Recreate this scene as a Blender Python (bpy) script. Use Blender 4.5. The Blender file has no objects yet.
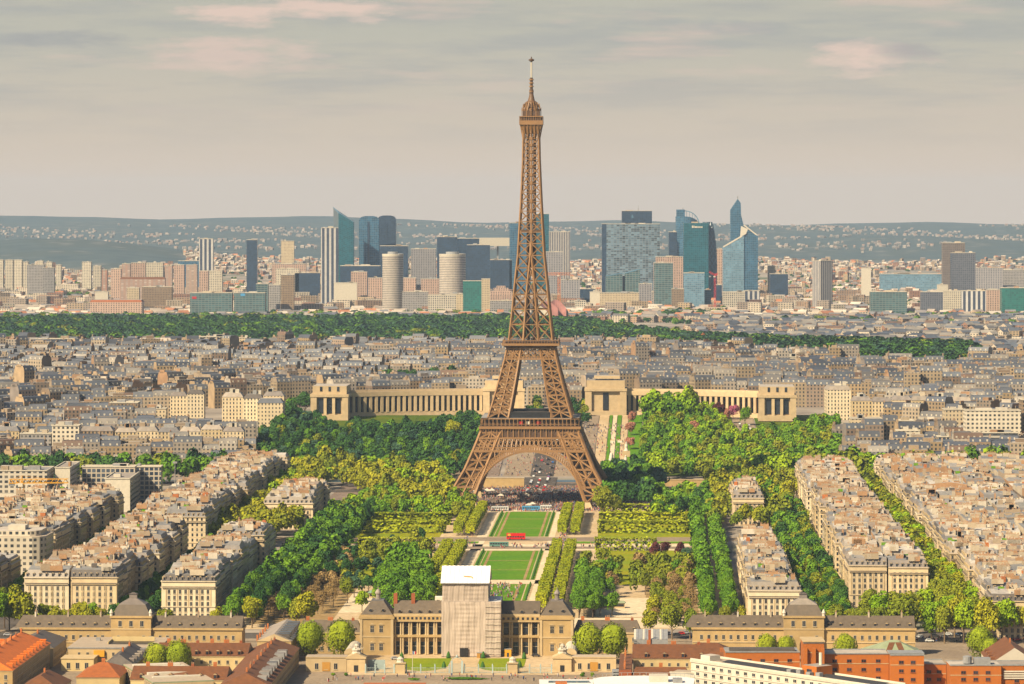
import bpy, math, random
import numpy as np
from mathutils import Vector
random.seed(7); RNG = np.random.default_rng(7)
S = bpy.context.scene
C = S.collection
R = math.radians

# ------------------------------------------------------------ camera, sky, sun, exposure
F, H, YH = 3750.0, 216.0, 203.0           # focal length in pixels, eye height, eye-level row
cam = bpy.data.objects.new('camera', bpy.data.cameras.new('camera')); C.objects.link(cam)
cam.location = (0, 0, H); cam.rotation_euler = (R(90), 0, 0)
cam.data.sensor_width = 36; cam.data.lens = F / 1024 * 36
cam.data.shift_y = -(342 - YH) / 1024
cam.data.clip_start = 5; cam.data.clip_end = 90000
S.camera = cam
SUN_EL = R(40); SV = Vector((-0.72, -0.69, 0)).normalized()
SV = Vector((SV.x * math.cos(SUN_EL), SV.y * math.cos(SUN_EL), math.sin(SUN_EL)))
sun = bpy.data.objects.new('sun', bpy.data.lights.new('sun', 'SUN')); C.objects.link(sun)
sun.data.energy = 5.0; sun.data.angle = R(0.5); sun.data.color = (1.0, 0.83, 0.56)
sun.rotation_euler = SV.to_track_quat('Z', 'Y').to_euler(); sun.location = (0, 0, 900)
S.view_settings.view_transform = 'Standard'; S.view_settings.look = 'None'
S.view_settings.exposure = 0.95; S.view_settings.gamma = 1; S.view_settings.use_curve_mapping = False
HAZE_DENS = 2.2e-5; HAZE_COL = (0.52, 0.70, 0.97)

W = bpy.data.worlds.new('World'); S.world = W; W.use_nodes = True
nt = W.node_tree; nt.nodes.clear()
def N(nt, typ, **kw):
    n = nt.nodes.new(typ)
    for k, v in kw.items(): setattr(n, k, v)
    return n
def mth(nt, op, a, b=None, c=None):
    n = nt.nodes.new('ShaderNodeMath'); n.operation = op
    for i, x in enumerate((a, b, c)):
        if x is None: continue
        if isinstance(x, (int, float)): n.inputs[i].default_value = x
        else: nt.links.new(x, n.inputs[i])
    return n.outputs[0]
def mixc(nt, fac, a, b, blend='MIX'):
    n = nt.nodes.new('ShaderNodeMix'); n.data_type = 'RGBA'; n.blend_type = blend
    for sock, x in ((n.inputs['Factor'], fac), (n.inputs[6], a), (n.inputs[7], b)):
        if isinstance(x, (int, float)): sock.default_value = x
        elif isinstance(x, tuple): sock.default_value = (*x[:3], 1)
        else: nt.links.new(x, sock)
    return n.outputs[2]
def mrange(nt, x, a, b, c, d):
    n = nt.nodes.new('ShaderNodeMapRange'); nt.links.new(x, n.inputs[0])
    for i, v in enumerate((a, b, c, d)): n.inputs[i + 1].default_value = v
    return n.outputs[0]
sky = N(nt, 'ShaderNodeTexSky', sky_type='NISHITA', sun_disc=False)
sky.sun_elevation = SUN_EL; sky.sun_rotation = math.atan2(SV.x, SV.y); sky.air_density = 1.2; sky.dust_density = 3
bgs = N(nt, 'ShaderNodeBackground'); bgs.inputs[1].default_value = 0.05
nt.links.new(sky.outputs[0], bgs.inputs[0])
tc = N(nt, 'ShaderNodeTexCoord'); sep = N(nt, 'ShaderNodeSeparateXYZ'); nt.links.new(tc.outputs['Generated'], sep.inputs[0])
el = sep.outputs['Z']
# thin high cloud veil, thickest towards the horizon, with soft streaks and a few cumulus
veil_low = (0.365, 0.298, 0.236); veil_high = (0.272, 0.263, 0.222)
veil = mixc(nt, mrange(nt, el, 0.008, 0.045, 0, 1), veil_low, veil_high)
def cloudnoise(sx, sz, detail, off, rough=0.55):
    cb = N(nt, 'ShaderNodeCombineXYZ')
    nt.links.new(mth(nt, 'MULTIPLY_ADD', sep.outputs['X'], sx, off), cb.inputs[0])
    nt.links.new(mth(nt, 'MULTIPLY', sep.outputs['Y'], sx), cb.inputs[1])
    nt.links.new(mth(nt, 'MULTIPLY', el, sz), cb.inputs[2])
    nz = N(nt, 'ShaderNodeTexNoise'); nz.inputs['Scale'].default_value = 1; nz.inputs['Detail'].default_value = detail
    nz.inputs['Roughness'].default_value = rough
    nt.links.new(cb.outputs[0], nz.inputs[0]); return nz.outputs['Fac']
streak = mrange(nt, cloudnoise(16, 150, 7, 3.1, 0.62), 0.45, 0.62, 0, 1)
veil = mixc(nt, mth(nt, 'MULTIPLY', streak, mrange(nt, el, 0.012, 0.036, 0, 0.5)), veil, (0.198, 0.205, 0.205))
warm = mrange(nt, cloudnoise(17, 150, 5, 9.7), 0.555, 0.68, 0, 1)
veil = mixc(nt, mth(nt, 'MULTIPLY', warm, mrange(nt, el, 0.020, 0.036, 0, 0.6)), veil, (0.37, 0.29, 0.245))
puff = cloudnoise(60, 260, 5, 1.0, 0.6)
def cumulus(azx, zc, wx, wz, col, amt):
    global veil
    dx = mth(nt, 'DIVIDE', mth(nt, 'SUBTRACT', sep.outputs['X'], azx), wx)
    dz = mth(nt, 'DIVIDE', mth(nt, 'SUBTRACT', el, zc), wz)
    r2 = mth(nt, 'ADD', mth(nt, 'MULTIPLY', dx, dx), mth(nt, 'MULTIPLY', dz, dz))
    m = mth(nt, 'ADD', mth(nt, 'SUBTRACT', 1.0, r2), mth(nt, 'MULTIPLY', mth(nt, 'SUBTRACT', puff, 0.5), 3.6))
    veil = mixc(nt, mrange(nt, m, 0.25, 1.10, 0, amt), veil, col)
cumulus(0.093, 0.0385, 0.022, 0.0052, (0.415, 0.318, 0.268), 0.85)
cumulus(0.105, 0.0400, 0.011, 0.0030, (0.20, 0.19, 0.195), 0.8)
cumulus(-0.075, 0.0395, 0.030, 0.0060, (0.39, 0.30, 0.255), 0.75)
cumulus(-0.062, 0.0510, 0.036, 0.0045, (0.42, 0.318, 0.268), 0.85)
cumulus(-0.118, 0.0435, 0.020, 0.0030, (0.205, 0.205, 0.20), 0.7)
cumulus(0.050, 0.0470, 0.030, 0.0030, (0.21, 0.215, 0.21), 0.6)
bgv = N(nt, 'ShaderNodeBackground'); nt.links.new(veil, bgv.inputs[0]); bgv.inputs[1].default_value = 1.0
mx = N(nt, 'ShaderNodeMixShader'); out = N(nt, 'ShaderNodeOutputWorld')
nt.links.new(mrange(nt, el, 0.056, 0.14, 0.98, 0.03), mx.inputs[0])
nt.links.new(bgs.outputs[0], mx.inputs[1]); nt.links.new(bgv.outputs[0], mx.inputs[2]); nt.links.new(mx.outputs[0], out.inputs[0])

# ------------------------------------------------------------ mapping helpers
K = 0.0378; ROT = -math.atan(K)            # the park axis leans a little to the right
def st(s, t): return (s + K * (t - 2338.0), t)
def at(px, py, z=0.0):
    D = F * (H - z) / (py - YH); return ((px - 512) / F * D, D)
def atD(px, D): return (px - 512) / F * D
def pyx(X, Y, Z): return (512 + F * X / Y, YH + F * (H - Z) / Y)
def lerp(a, b, t): return a + (b - a) * t
_hy = [-9e4, 2950, 3200, 3350, 3900, 4600, 5300, 6000, 7200, 8500, 10000, 12500, 15000, 16500, 18000, 18700, 19300, 9e4]
_hz = [0, 0, 20, 27, 34, 27, 8, 5, 6, 16, 30, 58, 88, 112, 1, 1, 60, 0]
_rx = [-600, 0, 130, 250, 430, 520, 770, 1024, 1600]; _ry = [216.5, 217, 217.6, 217, 219.5, 221.5, 223.5, 224, 224]
def hgt(x, y):
    z = float(np.interp(y, _hy, _hz))
    if y > 9000:
        px = 512 + F * x / y
        if y > 16500:
            rz = 216 - (float(np.interp(px, _rx, _ry)) - YH) * 18000 / F
            rz += 3 * math.sin(px * 0.023) + 2 * math.sin(px * 0.061 + 1) - 3
            if y < 18000: z = lerp(112, rz, (y - 16500) / 1500)
            elif y <= 18700: z = rz
            else: z = lerp(rz, 60, min(1, (y - 18700) / 1200))
        z += 60 * math.exp(-((px - 30) / 190) ** 2 - ((y - 11200) / 1100) ** 2)
        z += 22 * math.exp(-((px - 860) / 210) ** 2 - ((y - 13300) / 900) ** 2)
        z += 6 * math.sin(px * 0.02 + y * 0.0011)
    return z

# ------------------------------------------------------------ materials
def newmat(name):
    m = bpy.data.materials.new(name); m.use_nodes = True
    return m, m.node_tree, m.node_tree.nodes['Principled BSDF']
def uvnodes(nt):
    u = N(nt, 'ShaderNodeUVMap'); s = N(nt, 'ShaderNodeSeparateXYZ'); nt.links.new(u.outputs[0], s.inputs[0])
    return s.outputs[0], s.outputs[1]
def white(nt, *ins):
    w = N(nt, 'ShaderNodeTexWhiteNoise', noise_dimensions='2D'); cb = N(nt, 'ShaderNodeCombineXYZ')
    for i, x in enumerate(ins):
        if isinstance(x, (int, float)): cb.inputs[i].default_value = x
        else: nt.links.new(x, cb.inputs[i])
    nt.links.new(cb.outputs[0], w.inputs[0]); return w.outputs[0]
def ident(nt, u):            # random number of a building: whole thousands of u, plus the object's own
    oi = N(nt, 'ShaderNodeObjectInfo')
    return white(nt, mth(nt, 'FLOOR', mth(nt, 'DIVIDE', u, 1000)), oi.outputs['Random'])
def ramp(nt, x, cols):
    r = N(nt, 'ShaderNodeValToRGB'); r.color_ramp.interpolation = 'CONSTANT'
    e = r.color_ramp.elements
    while len(e) < len(cols): e.new(0.5)
    for i, c in enumerate(cols): e[i].position = i / len(cols); e[i].color = (*c, 1)
    nt.links.new(x, r.inputs[0]); return r.outputs[0]
def noisefac(nt, scale, var, detail=4):
    tc = N(nt, 'ShaderNodeTexCoord'); n = N(nt, 'ShaderNodeTexNoise')
    n.inputs['Scale'].default_value = scale; n.inputs['Detail'].default_value = detail
    nt.links.new(tc.outputs['Object'], n.inputs[0])
    return mrange(nt, n.outputs['Fac'], 0.25, 0.75, 1 - var, 1 + var)
def scalec(nt, col, f):
    v = N(nt, 'ShaderNodeVectorMath', operation='SCALE')
    if isinstance(col, tuple): v.inputs[0].default_value = col[:3]
    else: nt.links.new(col, v.inputs[0])
    nt.links.new(f, v.inputs[3]); return v.outputs[0]
MT = {}
def adj(c, g=0.66, sat=1.24):
    if c is None: return None
    l = .3 * c[0] + .59 * c[1] + .11 * c[2]
    return tuple(min(.9, max(.004, (l + sat * (x - l)) * g)) for x in c[:3])
def plain(name, col, rough=0.85, var=0.18, scale=0.25, metal=0.0, ov=0.12, pal=None):
    col = adj(col); pal = [adj(c) for c in pal] if pal else None
    m, nt, b = newmat(name); u, v = uvnodes(nt); r = ident(nt, u)
    base = ramp(nt, r, pal) if pal else col
    f = mth(nt, 'MULTIPLY', noisefac(nt, scale, var), mrange(nt, white(nt, r, 3.3), 0, 1, 1 - ov, 1 + ov))
    nt.links.new(scalec(nt, base, f), b.inputs['Base Color'])
    b.inputs['Roughness'].default_value = rough; b.inputs['Metallic'].default_value = metal
    MT[name] = m; return m
def facade(name, pal, bay=2.8, floor=3.2, wx=0.42, wy=0.6, glass=((0.025, 0.03, 0.035), (0.16, 0.15, 0.13)), grough=0.25, off=0.0, bands=0.0, var=0.14):
    pal = [adj(c) for c in pal]; glass = tuple(adj(c, .8, 1.1) for c in glass)
    m, nt, b = newmat(name); u, v = uvnodes(nt); r = ident(nt, u)
    U = mth(nt, 'DIVIDE', mth(nt, 'MODULO', u, 1000), bay); V = mth(nt, 'DIVIDE', mth(nt, 'ADD', v, off), floor)
    mu = mth(nt, 'COMPARE', mth(nt, 'FRACT', U), 0.5, wx / 2) if wx < 1 else None
    mv = mth(nt, 'COMPARE', mth(nt, 'FRACT', V), 0.52, wy / 2) if wy < 1 else None
    mask = mth(nt, 'MULTIPLY', mu, mv) if (mu and mv) else (mu or mv)
    w = white(nt, mth(nt, 'ADD', mth(nt, 'FLOOR', U), mth(nt, 'MULTIPLY', r, 57.0)), mth(nt, 'FLOOR', V))
    g = mixc(nt, mth(nt, 'POWER', w, 3.0), glass[0], glass[1])  # random lighter panes stand for curtains and painted-in reflections
    f = mth(nt, 'MULTIPLY', noisefac(nt, 0.12, var), mrange(nt, white(nt, r, 7.7), 0, 1, 0.86, 1.14))
    wall = scalec(nt, ramp(nt, r, pal), f)
    if bands:
        bm = mth(nt, 'COMPARE', mth(nt, 'FRACT', V), 0.02, 0.06)
        wall = mixc(nt, mth(nt, 'MULTIPLY', bm, bands), wall, (0.08, 0.07, 0.06))
    nt.links.new(mixc(nt, mask, wall, g), b.inputs['Base Color'])
    nt.links.new(mrange(nt, mask, 0, 1, 0.85, grough), b.inputs['Roughness'])
    MT[name] = m; return m
def curtain(name, col, frame, bay=3.0, floor=3.8, fx=0.12, fy=0.2, var=0.35, rough=0.18, metal=0.0):
    col = adj(col, .56, 1.45); frame = adj(frame, .60, 1.35)
    m, nt, b = newmat(name); u, v = uvnodes(nt); r = ident(nt, u)
    U = mth(nt, 'DIVIDE', mth(nt, 'MODULO', u, 1000), bay); V = mth(nt, 'DIVIDE', v, floor)
    line = mth(nt, 'MAXIMUM', mth(nt, 'COMPARE', mth(nt, 'FRACT', U), 0.5, fx / 2), mth(nt, 'COMPARE', mth(nt, 'FRACT', V), 0.5, fy / 2))
    w = white(nt, mth(nt, 'ADD', mth(nt, 'FLOOR', mth(nt, 'ADD', U, 0.5)), mth(nt, 'MULTIPLY', r, 57.0)), mth(nt, 'FLOOR', mth(nt, 'ADD', V, 0.5)))
    g = scalec(nt, col, mth(nt, 'MULTIPLY', mrange(nt, w, 0, 1, 1 - var, 1 + var), noisefac(nt, 0.03, 0.3, 2)))
    nt.links.new(mixc(nt, line, g, frame), b.inputs['Base Color'])
    nt.links.new(mrange(nt, line, 0, 1, rough, 0.6), b.inputs['Roughness']); b.inputs['Metallic'].default_value = metal
    MT[name] = m; return m
def foliage(name, col, col2, rough=0.9):
    col = adj(col, .80, 1.02); col2 = adj(col2, .86, 1.02)
    m, nt, b = newmat(name); u, v = uvnodes(nt); oi = N(nt, 'ShaderNodeObjectInfo')
    r = mth(nt, 'FRACT', mth(nt, 'ADD', oi.outputs['Random'], u))
    c = mixc(nt, r, col, col2)
    c = scalec(nt, c, mrange(nt, v, 0, 1, 0.72, 1.28))
    nt.links.new(c, b.inputs['Base Color']); b.inputs['Roughness'].default_value = rough
    b.inputs['Specular IOR Level'].default_value = 0.15
    MT[name] = m; return m

STONE = [(0.68, 0.55, 0.37), (0.75, 0.62, 0.44), (0.60, 0.48, 0.31), (0.77, 0.66, 0.49), (0.57, 0.45, 0.29), (0.71, 0.58, 0.40)]
CITYW = [(0.334, 0.264, 0.185), (0.37, 0.299, 0.22), (0.29, 0.22, 0.15), (0.405, 0.334, 0.255), (0.246, 0.185, 0.123), (0.317, 0.273, 0.229), (0.22, 0.176, 0.141), (0.458, 0.405, 0.343), (0.194, 0.141, 0.106), (0.317, 0.246, 0.194), (0.246, 0.238, 0.238), (0.352, 0.264, 0.167)]
plain('city_party', None, 0.9, 0.25, 0.15, pal=[(0.30, 0.24, 0.18), (0.38, 0.31, 0.24), (0.24, 0.18, 0.13), (0.34, 0.22, 0.14), (0.46, 0.41, 0.35), (0.22, 0.19, 0.17), (0.40, 0.30, 0.20)])
facade('haussmann_wall', STONE, 2.9, 3.2, 0.40, 0.58, bands=0.45)
plain('stone', (0.46, 0.36, 0.23), 0.85, 0.16, 0.3, pal=STONE)
plain('plain_stone', (0.48, 0.35, 0.19), 0.85, 0.14, 0.3)
plain('pale_stone', (0.56, 0.44, 0.28), 0.85, 0.12, 0.3)
plain('party_wall', None, 0.9, 0.2, 0.4, pal=[(0.46, 0.38, 0.28), (0.56, 0.48, 0.37), (0.38, 0.30, 0.22), (0.40, 0.25, 0.15), (0.62, 0.56, 0.47), (0.50, 0.43, 0.34)])
plain('zinc', None, 0.55, 0.22, 0.35, pal=[(0.25, 0.22, 0.20), (0.32, 0.28, 0.24), (0.18, 0.17, 0.17), (0.36, 0.31, 0.26), (0.22, 0.19, 0.17)])
plain('zinc_top', None, 0.6, 0.3, 0.5, pal=[(0.34, 0.32, 0.30), (0.42, 0.39, 0.36), (0.25, 0.245, 0.24), (0.46, 0.41, 0.35), (0.30, 0.285, 0.27), (0.56, 0.52, 0.47), (0.36, 0.29, 0.23), (0.22, 0.22, 0.225)])
plain('slate', (0.10, 0.085, 0.075), 0.65, 0.25, 0.5)
plain('slate_warm', (0.130, 0.102, 0.075), 0.7, 0.22, 0.5)
plain('brown_tile', (0.165, 0.068, 0.030), 0.85, 0.25, 0.5)
plain('red_tile', (0.36, 0.125, 0.05), 0.85, 0.22, 0.5)
plain('orange_tile', (0.56, 0.17, 0.055), 0.85, 0.2, 0.5)
plain('terracotta', (0.42, 0.16, 0.07), 0.85, 0.25, 0.8)
plain('clay_pot', (0.40, 0.25, 0.16), 0.85, 0.25, 0.8)
plain('brick_red', (0.30, 0.10, 0.05), 0.9, 0.2, 0.8)
plain('brick_orange', (0.43, 0.150, 0.045), 0.85, 0.10, 0.5)
plain('white_paint', (0.66, 0.61, 0.52), 0.7, 0.08, 0.4)
plain('off_white', (0.60, 0.55, 0.46), 0.8, 0.12, 0.4)
plain('grey_metal', (0.32, 0.32, 0.32), 0.5, 0.2, 0.6)
plain('dark', (0.02, 0.02, 0.022), 0.4, 0.2, 0.6)
plain('rail_grey', (0.17, 0.135, 0.10), 0.7)
plain('dark_iron', (0.05, 0.045, 0.04), 0.5, 0.2, 0.6)
plain('glass_dark', (0.03, 0.035, 0.045), 0.2, 0.3, 0.7, ov=0.5)
plain('pale_frame', (0.55, 0.48, 0.36), 0.7, 0.1)
plain('flat_roof', None, 0.9, 0.2, 0.2, pal=[(0.42, 0.37, 0.32), (0.50, 0.45, 0.40), (0.34, 0.30, 0.27), (0.30, 0.29, 0.29)])
plain('gravel_roof', (0.46, 0.38, 0.30), 0.9, 0.12, 0.4)
plain('palace_stone', (0.58, 0.455, 0.30), 0.85, 0.14, 0.3)
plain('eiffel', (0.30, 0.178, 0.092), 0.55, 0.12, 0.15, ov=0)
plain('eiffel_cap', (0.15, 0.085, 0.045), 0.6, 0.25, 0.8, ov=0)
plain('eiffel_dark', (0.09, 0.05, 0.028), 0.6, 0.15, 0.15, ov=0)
plain('sheeting', (0.47, 0.395, 0.335), 0.8, 0.10, 0.25)
plain('sheet_roof', (0.86, 0.84, 0.82), 0.6, 0.05, 0.4)
plain('yellow_paint', (0.65, 0.36, 0.05), 0.6)
plain('red_paint', (0.45, 0.03, 0.02), 0.5)
plain('crane_orange', (0.50, 0.17, 0.06), 0.6)
plain('green_sheet', (0.32, 0.36, 0.24), 0.7, 0.15)
plain('rail_blue', (0.40, 0.48, 0.47), 0.6)
plain('copper_green', (0.25, 0.36, 0.28), 0.7)
plain('bark', (0.10, 0.07, 0.045), 0.95, 0.3, 2)
plain('bark_pale', (0.22, 0.16, 0.10), 0.95, 0.3, 2)
plain('tyre', (0.02, 0.02, 0.02), 0.9)
plain('wood', (0.45, 0.25, 0.08), 0.8)
for nm, c in (('car_white', (0.7, 0.7, 0.68)), ('car_black', (0.03, 0.03, 0.035)), ('car_silver', (0.4, 0.4, 0.42)), ('car_blue', (0.05, 0.12, 0.3)), ('car_red', (0.4, 0.03, 0.03)), ('bus_red', (0.55, 0.03, 0.03)), ('bus_green', (0.16, 0.30, 0.26)), ('bus_blue', (0.12, 0.32, 0.55)), ('bus_white', (0.7, 0.7, 0.68))):
    plain(nm, c, 0.35, 0.05, 1)
plain('people_cloth', None, 0.9, 0.1, 1, pal=[(0.05, 0.05, 0.07), (0.4, 0.06, 0.05), (0.5, 0.48, 0.45), (0.06, 0.1, 0.25), (0.2, 0.14, 0.1), (0.55, 0.35, 0.3), (0.1, 0.1, 0.1), (0.35, 0.3, 0.3)])
# city at large
facade('city_wall', CITYW, 3.2, 3.3, 0.44, 0.56)
facade('far_wall', [(0.38, 0.30, 0.22), (0.48, 0.40, 0.31), (0.28, 0.23, 0.19), (0.60, 0.53, 0.43), (0.34, 0.24, 0.17), (0.44, 0.34, 0.23), (0.28, 0.16, 0.11), (0.54, 0.47, 0.38)], 5, 3.4, 0.5, 0.5)
plain('city_roof', None, 0.65, 0.25, 0.1, pal=[(0.106, 0.113, 0.133), (0.146, 0.153, 0.172), (0.066, 0.076, 0.106), (0.212, 0.199, 0.186), (0.119, 0.113, 0.113), (0.08, 0.087, 0.106), (0.265, 0.239, 0.212), (0.146, 0.093, 0.066), (0.1, 0.113, 0.139), (0.318, 0.292, 0.259), (0.059, 0.066, 0.087)])
facade('hill_wall', [(0.24, 0.22, 0.21), (0.30, 0.27, 0.25), (0.20, 0.19, 0.18), (0.38, 0.35, 0.32)], 6, 3.4, 0.3, 0.4)
plain('hill_roof', None, 0.8, 0.2, 0.05, pal=[(0.26, 0.23, 0.22), (0.30, 0.21, 0.17), (0.22, 0.21, 0.21), (0.36, 0.31, 0.28)])
plain('far_roof', None, 0.8, 0.2, 0.05, pal=[(0.34, 0.29, 0.25), (0.44, 0.20, 0.11), (0.24, 0.22, 0.22), (0.50, 0.43, 0.36), (0.36, 0.17, 0.10), (0.20, 0.20, 0.21), (0.60, 0.54, 0.47)])
# offices and towers
facade('office_white', [(0.58, 0.53, 0.45)], 4.0, 3.4, 0.6, 0.55)
facade('office_ribbon', [(0.50, 0.46, 0.40)], 3, 3.3, 1.0, 0.5, glass=((0.05, 0.055, 0.06), (0.15, 0.15, 0.15)))
facade('office_ribbon_dark', [(0.36, 0.32, 0.27)], 3, 3.3, 1.0, 0.62)
facade('office_grid', [(0.50, 0.44, 0.36)], 3.4, 3.4, 0.74, 0.72, glass=((0.02, 0.03, 0.05), (0.10, 0.12, 0.15)))
facade('white_grid', [(0.62, 0.56, 0.46)], 3.6, 3.4, 0.5, 0.5)
facade('grey_block', [(0.36, 0.34, 0.33)], 3.2, 3.3, 0.6, 0.5)
facade('brown_block', [(0.30, 0.22, 0.15)], 3.0, 3.3, 0.5, 0.5)
facade('cream_block', [(0.60, 0.50, 0.36)], 3.0, 3.3, 0.36, 0.5)
facade('pink_block', [(0.52, 0.38, 0.31)], 4.5, 3.3, 0.45, 0.5)
facade('red_block', [(0.38, 0.26, 0.21), (0.44, 0.33, 0.27), (0.34, 0.20, 0.15)], 9, 3.3, 0.5, 0.6, glass=((0.30, 0.25, 0.22), (0.5, 0.45, 0.4)))
facade('brown_tower', [(0.20, 0.165, 0.145)], 4, 3.6, 0.5, 0.6, glass=((0.07, 0.065, 0.065), (0.13, 0.12, 0.115)))
facade('ring_tower', [(0.50, 0.45, 0.39)], 3, 3.3, 1.0, 0.42, glass=((0.16, 0.14, 0.13), (0.26, 0.23, 0.20)))
facade('stripe_tower', [(0.62, 0.60, 0.57)], 9, 3, 0.55, 1.0, glass=((0.05, 0.06, 0.09), (0.07, 0.08, 0.11)))
facade('stripe_tower_fine', [(0.44, 0.41, 0.38)], 5, 3, 0.45, 1.0, glass=((0.10, 0.10, 0.12), (0.13, 0.13, 0.15)))
facade('dark_tower', [(0.15, 0.155, 0.18)], 4, 3.6, 0.6, 0.6, glass=((0.04, 0.05, 0.07), (0.10, 0.11, 0.13)))
facade('grey_tower', [(0.34, 0.32, 0.32)], 5, 3.6, 0.5, 0.6, glass=((0.09, 0.10, 0.12), (0.16, 0.17, 0.19)))
curtain('glass_navy', (0.028, 0.050, 0.090), (0.05, 0.07, 0.10), 4, 3.8, 0.15, 0.2, rough=0.3)
curtain('glass_blue', (0.055, 0.125, 0.20), (0.12, 0.18, 0.24), 4, 3.8, 0.12, 0.22, rough=0.25)
curtain('glass_teal', (0.025, 0.105, 0.135), (0.04, 0.12, 0.15), 4, 3.8, 0.12, 0.2, rough=0.25)
curtain('glass_green', (0.03, 0.15, 0.13), (0.07, 0.18, 0.16), 4, 3.8, 0.15, 0.25, rough=0.3)
curtain('glass_slate', (0.09, 0.125, 0.15), (0.18, 0.20, 0.21), 5, 3.8, 0.18, 0.3, 0.5, rough=0.3)
curtain('glass_mottled', (0.14, 0.19, 0.235), (0.25, 0.28, 0.30), 6, 3.8, 0.1, 0.25, 0.75, rough=0.3)
curtain('glass_pale', (0.20, 0.31, 0.40), (0.24, 0.31, 0.36), 4, 3.8, 0.12, 0.25, 0.3, rough=0.25)
curtain('glass_low', (0.07, 0.13, 0.14), (0.22, 0.25, 0.24), 6, 3.8, 0.14, 0.3, 0.4, rough=0.35)
# foliage
FOL = {
 'green': foliage('leaf_green', (0.070, 0.165, 0.012), (0.125, 0.235, 0.014)),
 'dark': foliage('leaf_dark', (0.022, 0.070, 0.016), (0.048, 0.115, 0.020)),
 'bright': foliage('leaf_bright', (0.150, 0.270, 0.010), (0.230, 0.320, 0.012)),
 'yellow': foliage('leaf_yellow', (0.215, 0.230, 0.012), (0.285, 0.275, 0.016)),
 'olive': foliage('leaf_olive', (0.135, 0.180, 0.013), (0.210, 0.225, 0.016)),
 'bare': foliage('leaf_bare', (0.230, 0.155, 0.060), (0.290, 0.195, 0.080)),
 'purple': foliage('leaf_purple', (0.075, 0.022, 0.022), (0.110, 0.030, 0.030)),
 'pink': foliage('leaf_pink', (0.30, 0.075, 0.13), (0.36, 0.10, 0.16)),
 'rust': foliage('leaf_rust', (0.34, 0.15, 0.10), (0.40, 0.18, 0.12)),
 'hedge': foliage('leaf_hedge', (0.270, 0.320, 0.012), (0.350, 0.370, 0.016)),
 'ballgreen': foliage('leaf_ball', (0.190, 0.245, 0.012), (0.235, 0.270, 0.014)),
 'bluegreen': foliage('leaf_bluegreen', (0.030, 0.080, 0.045), (0.050, 0.105, 0.055)),
}
def lawnmat(name, c1, c2, scale):
    c1 = adj(c1, .70, 1.2); c2 = adj(c2, .70, 1.2)
    m, nt, b = newmat(name); tc = N(nt, 'ShaderNodeTexCoord')
    a = N(nt, 'ShaderNodeTexNoise'); a.inputs['Scale'].default_value = scale; a.inputs['Detail'].default_value = 5
    nt.links.new(tc.outputs['Object'], a.inputs[0])
    b2 = N(nt, 'ShaderNodeTexNoise'); b2.inputs['Scale'].default_value = scale * 12; b2.inputs['Detail'].default_value = 3
    nt.links.new(tc.outputs['Object'], b2.inputs[0])
    c = mixc(nt, mrange(nt, a.outputs[0], 0.35, 0.65, 0, 1), c1, c2)
    c = scalec(nt, c, mrange(nt, b2.outputs[0], 0.3, 0.7, 0.8, 1.2))
    nt.links.new(c, b.inputs['Base Color']); b.inputs['Roughness'].default_value = 0.95
    b.inputs['Specular IOR Level'].default_value = 0.1
    MT[name] = m; return m
lawnmat('lawn', (0.095, 0.210, 0.012), (0.140, 0.240, 0.014), 0.03)
lawnmat('court_lawn', (0.190, 0.250, 0.020), (0.240, 0.270, 0.025), 0.05)
lawnmat('rough_grass', (0.20, 0.25, 0.018), (0.30, 0.28, 0.04), 0.03)
lawnmat('sand_path', (0.50, 0.385, 0.25), (0.58, 0.46, 0.32), 0.03)
lawnmat('pale_sand', (0.66, 0.55, 0.40), (0.72, 0.61, 0.46), 0.03)
lawnmat('bare_soil', (0.30, 0.21, 0.11), (0.38, 0.28, 0.16), 0.03)
lawnmat('asphalt', (0.085, 0.075, 0.07), (0.125, 0.11, 0.10), 0.05)
lawnmat('pavement', (0.25, 0.20, 0.155), (0.34, 0.275, 0.21), 0.05)
lawnmat('plaza', (0.17, 0.135, 0.115), (0.28, 0.22, 0.185), 0.03)
lawnmat('garden_grass', (0.060, 0.105, 0.016), (0.11, 0.14, 0.025), 0.03)
lawnmat('red_clay', (0.36, 0.13, 0.07), (0.40, 0.15, 0.08), 0.05)
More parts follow.
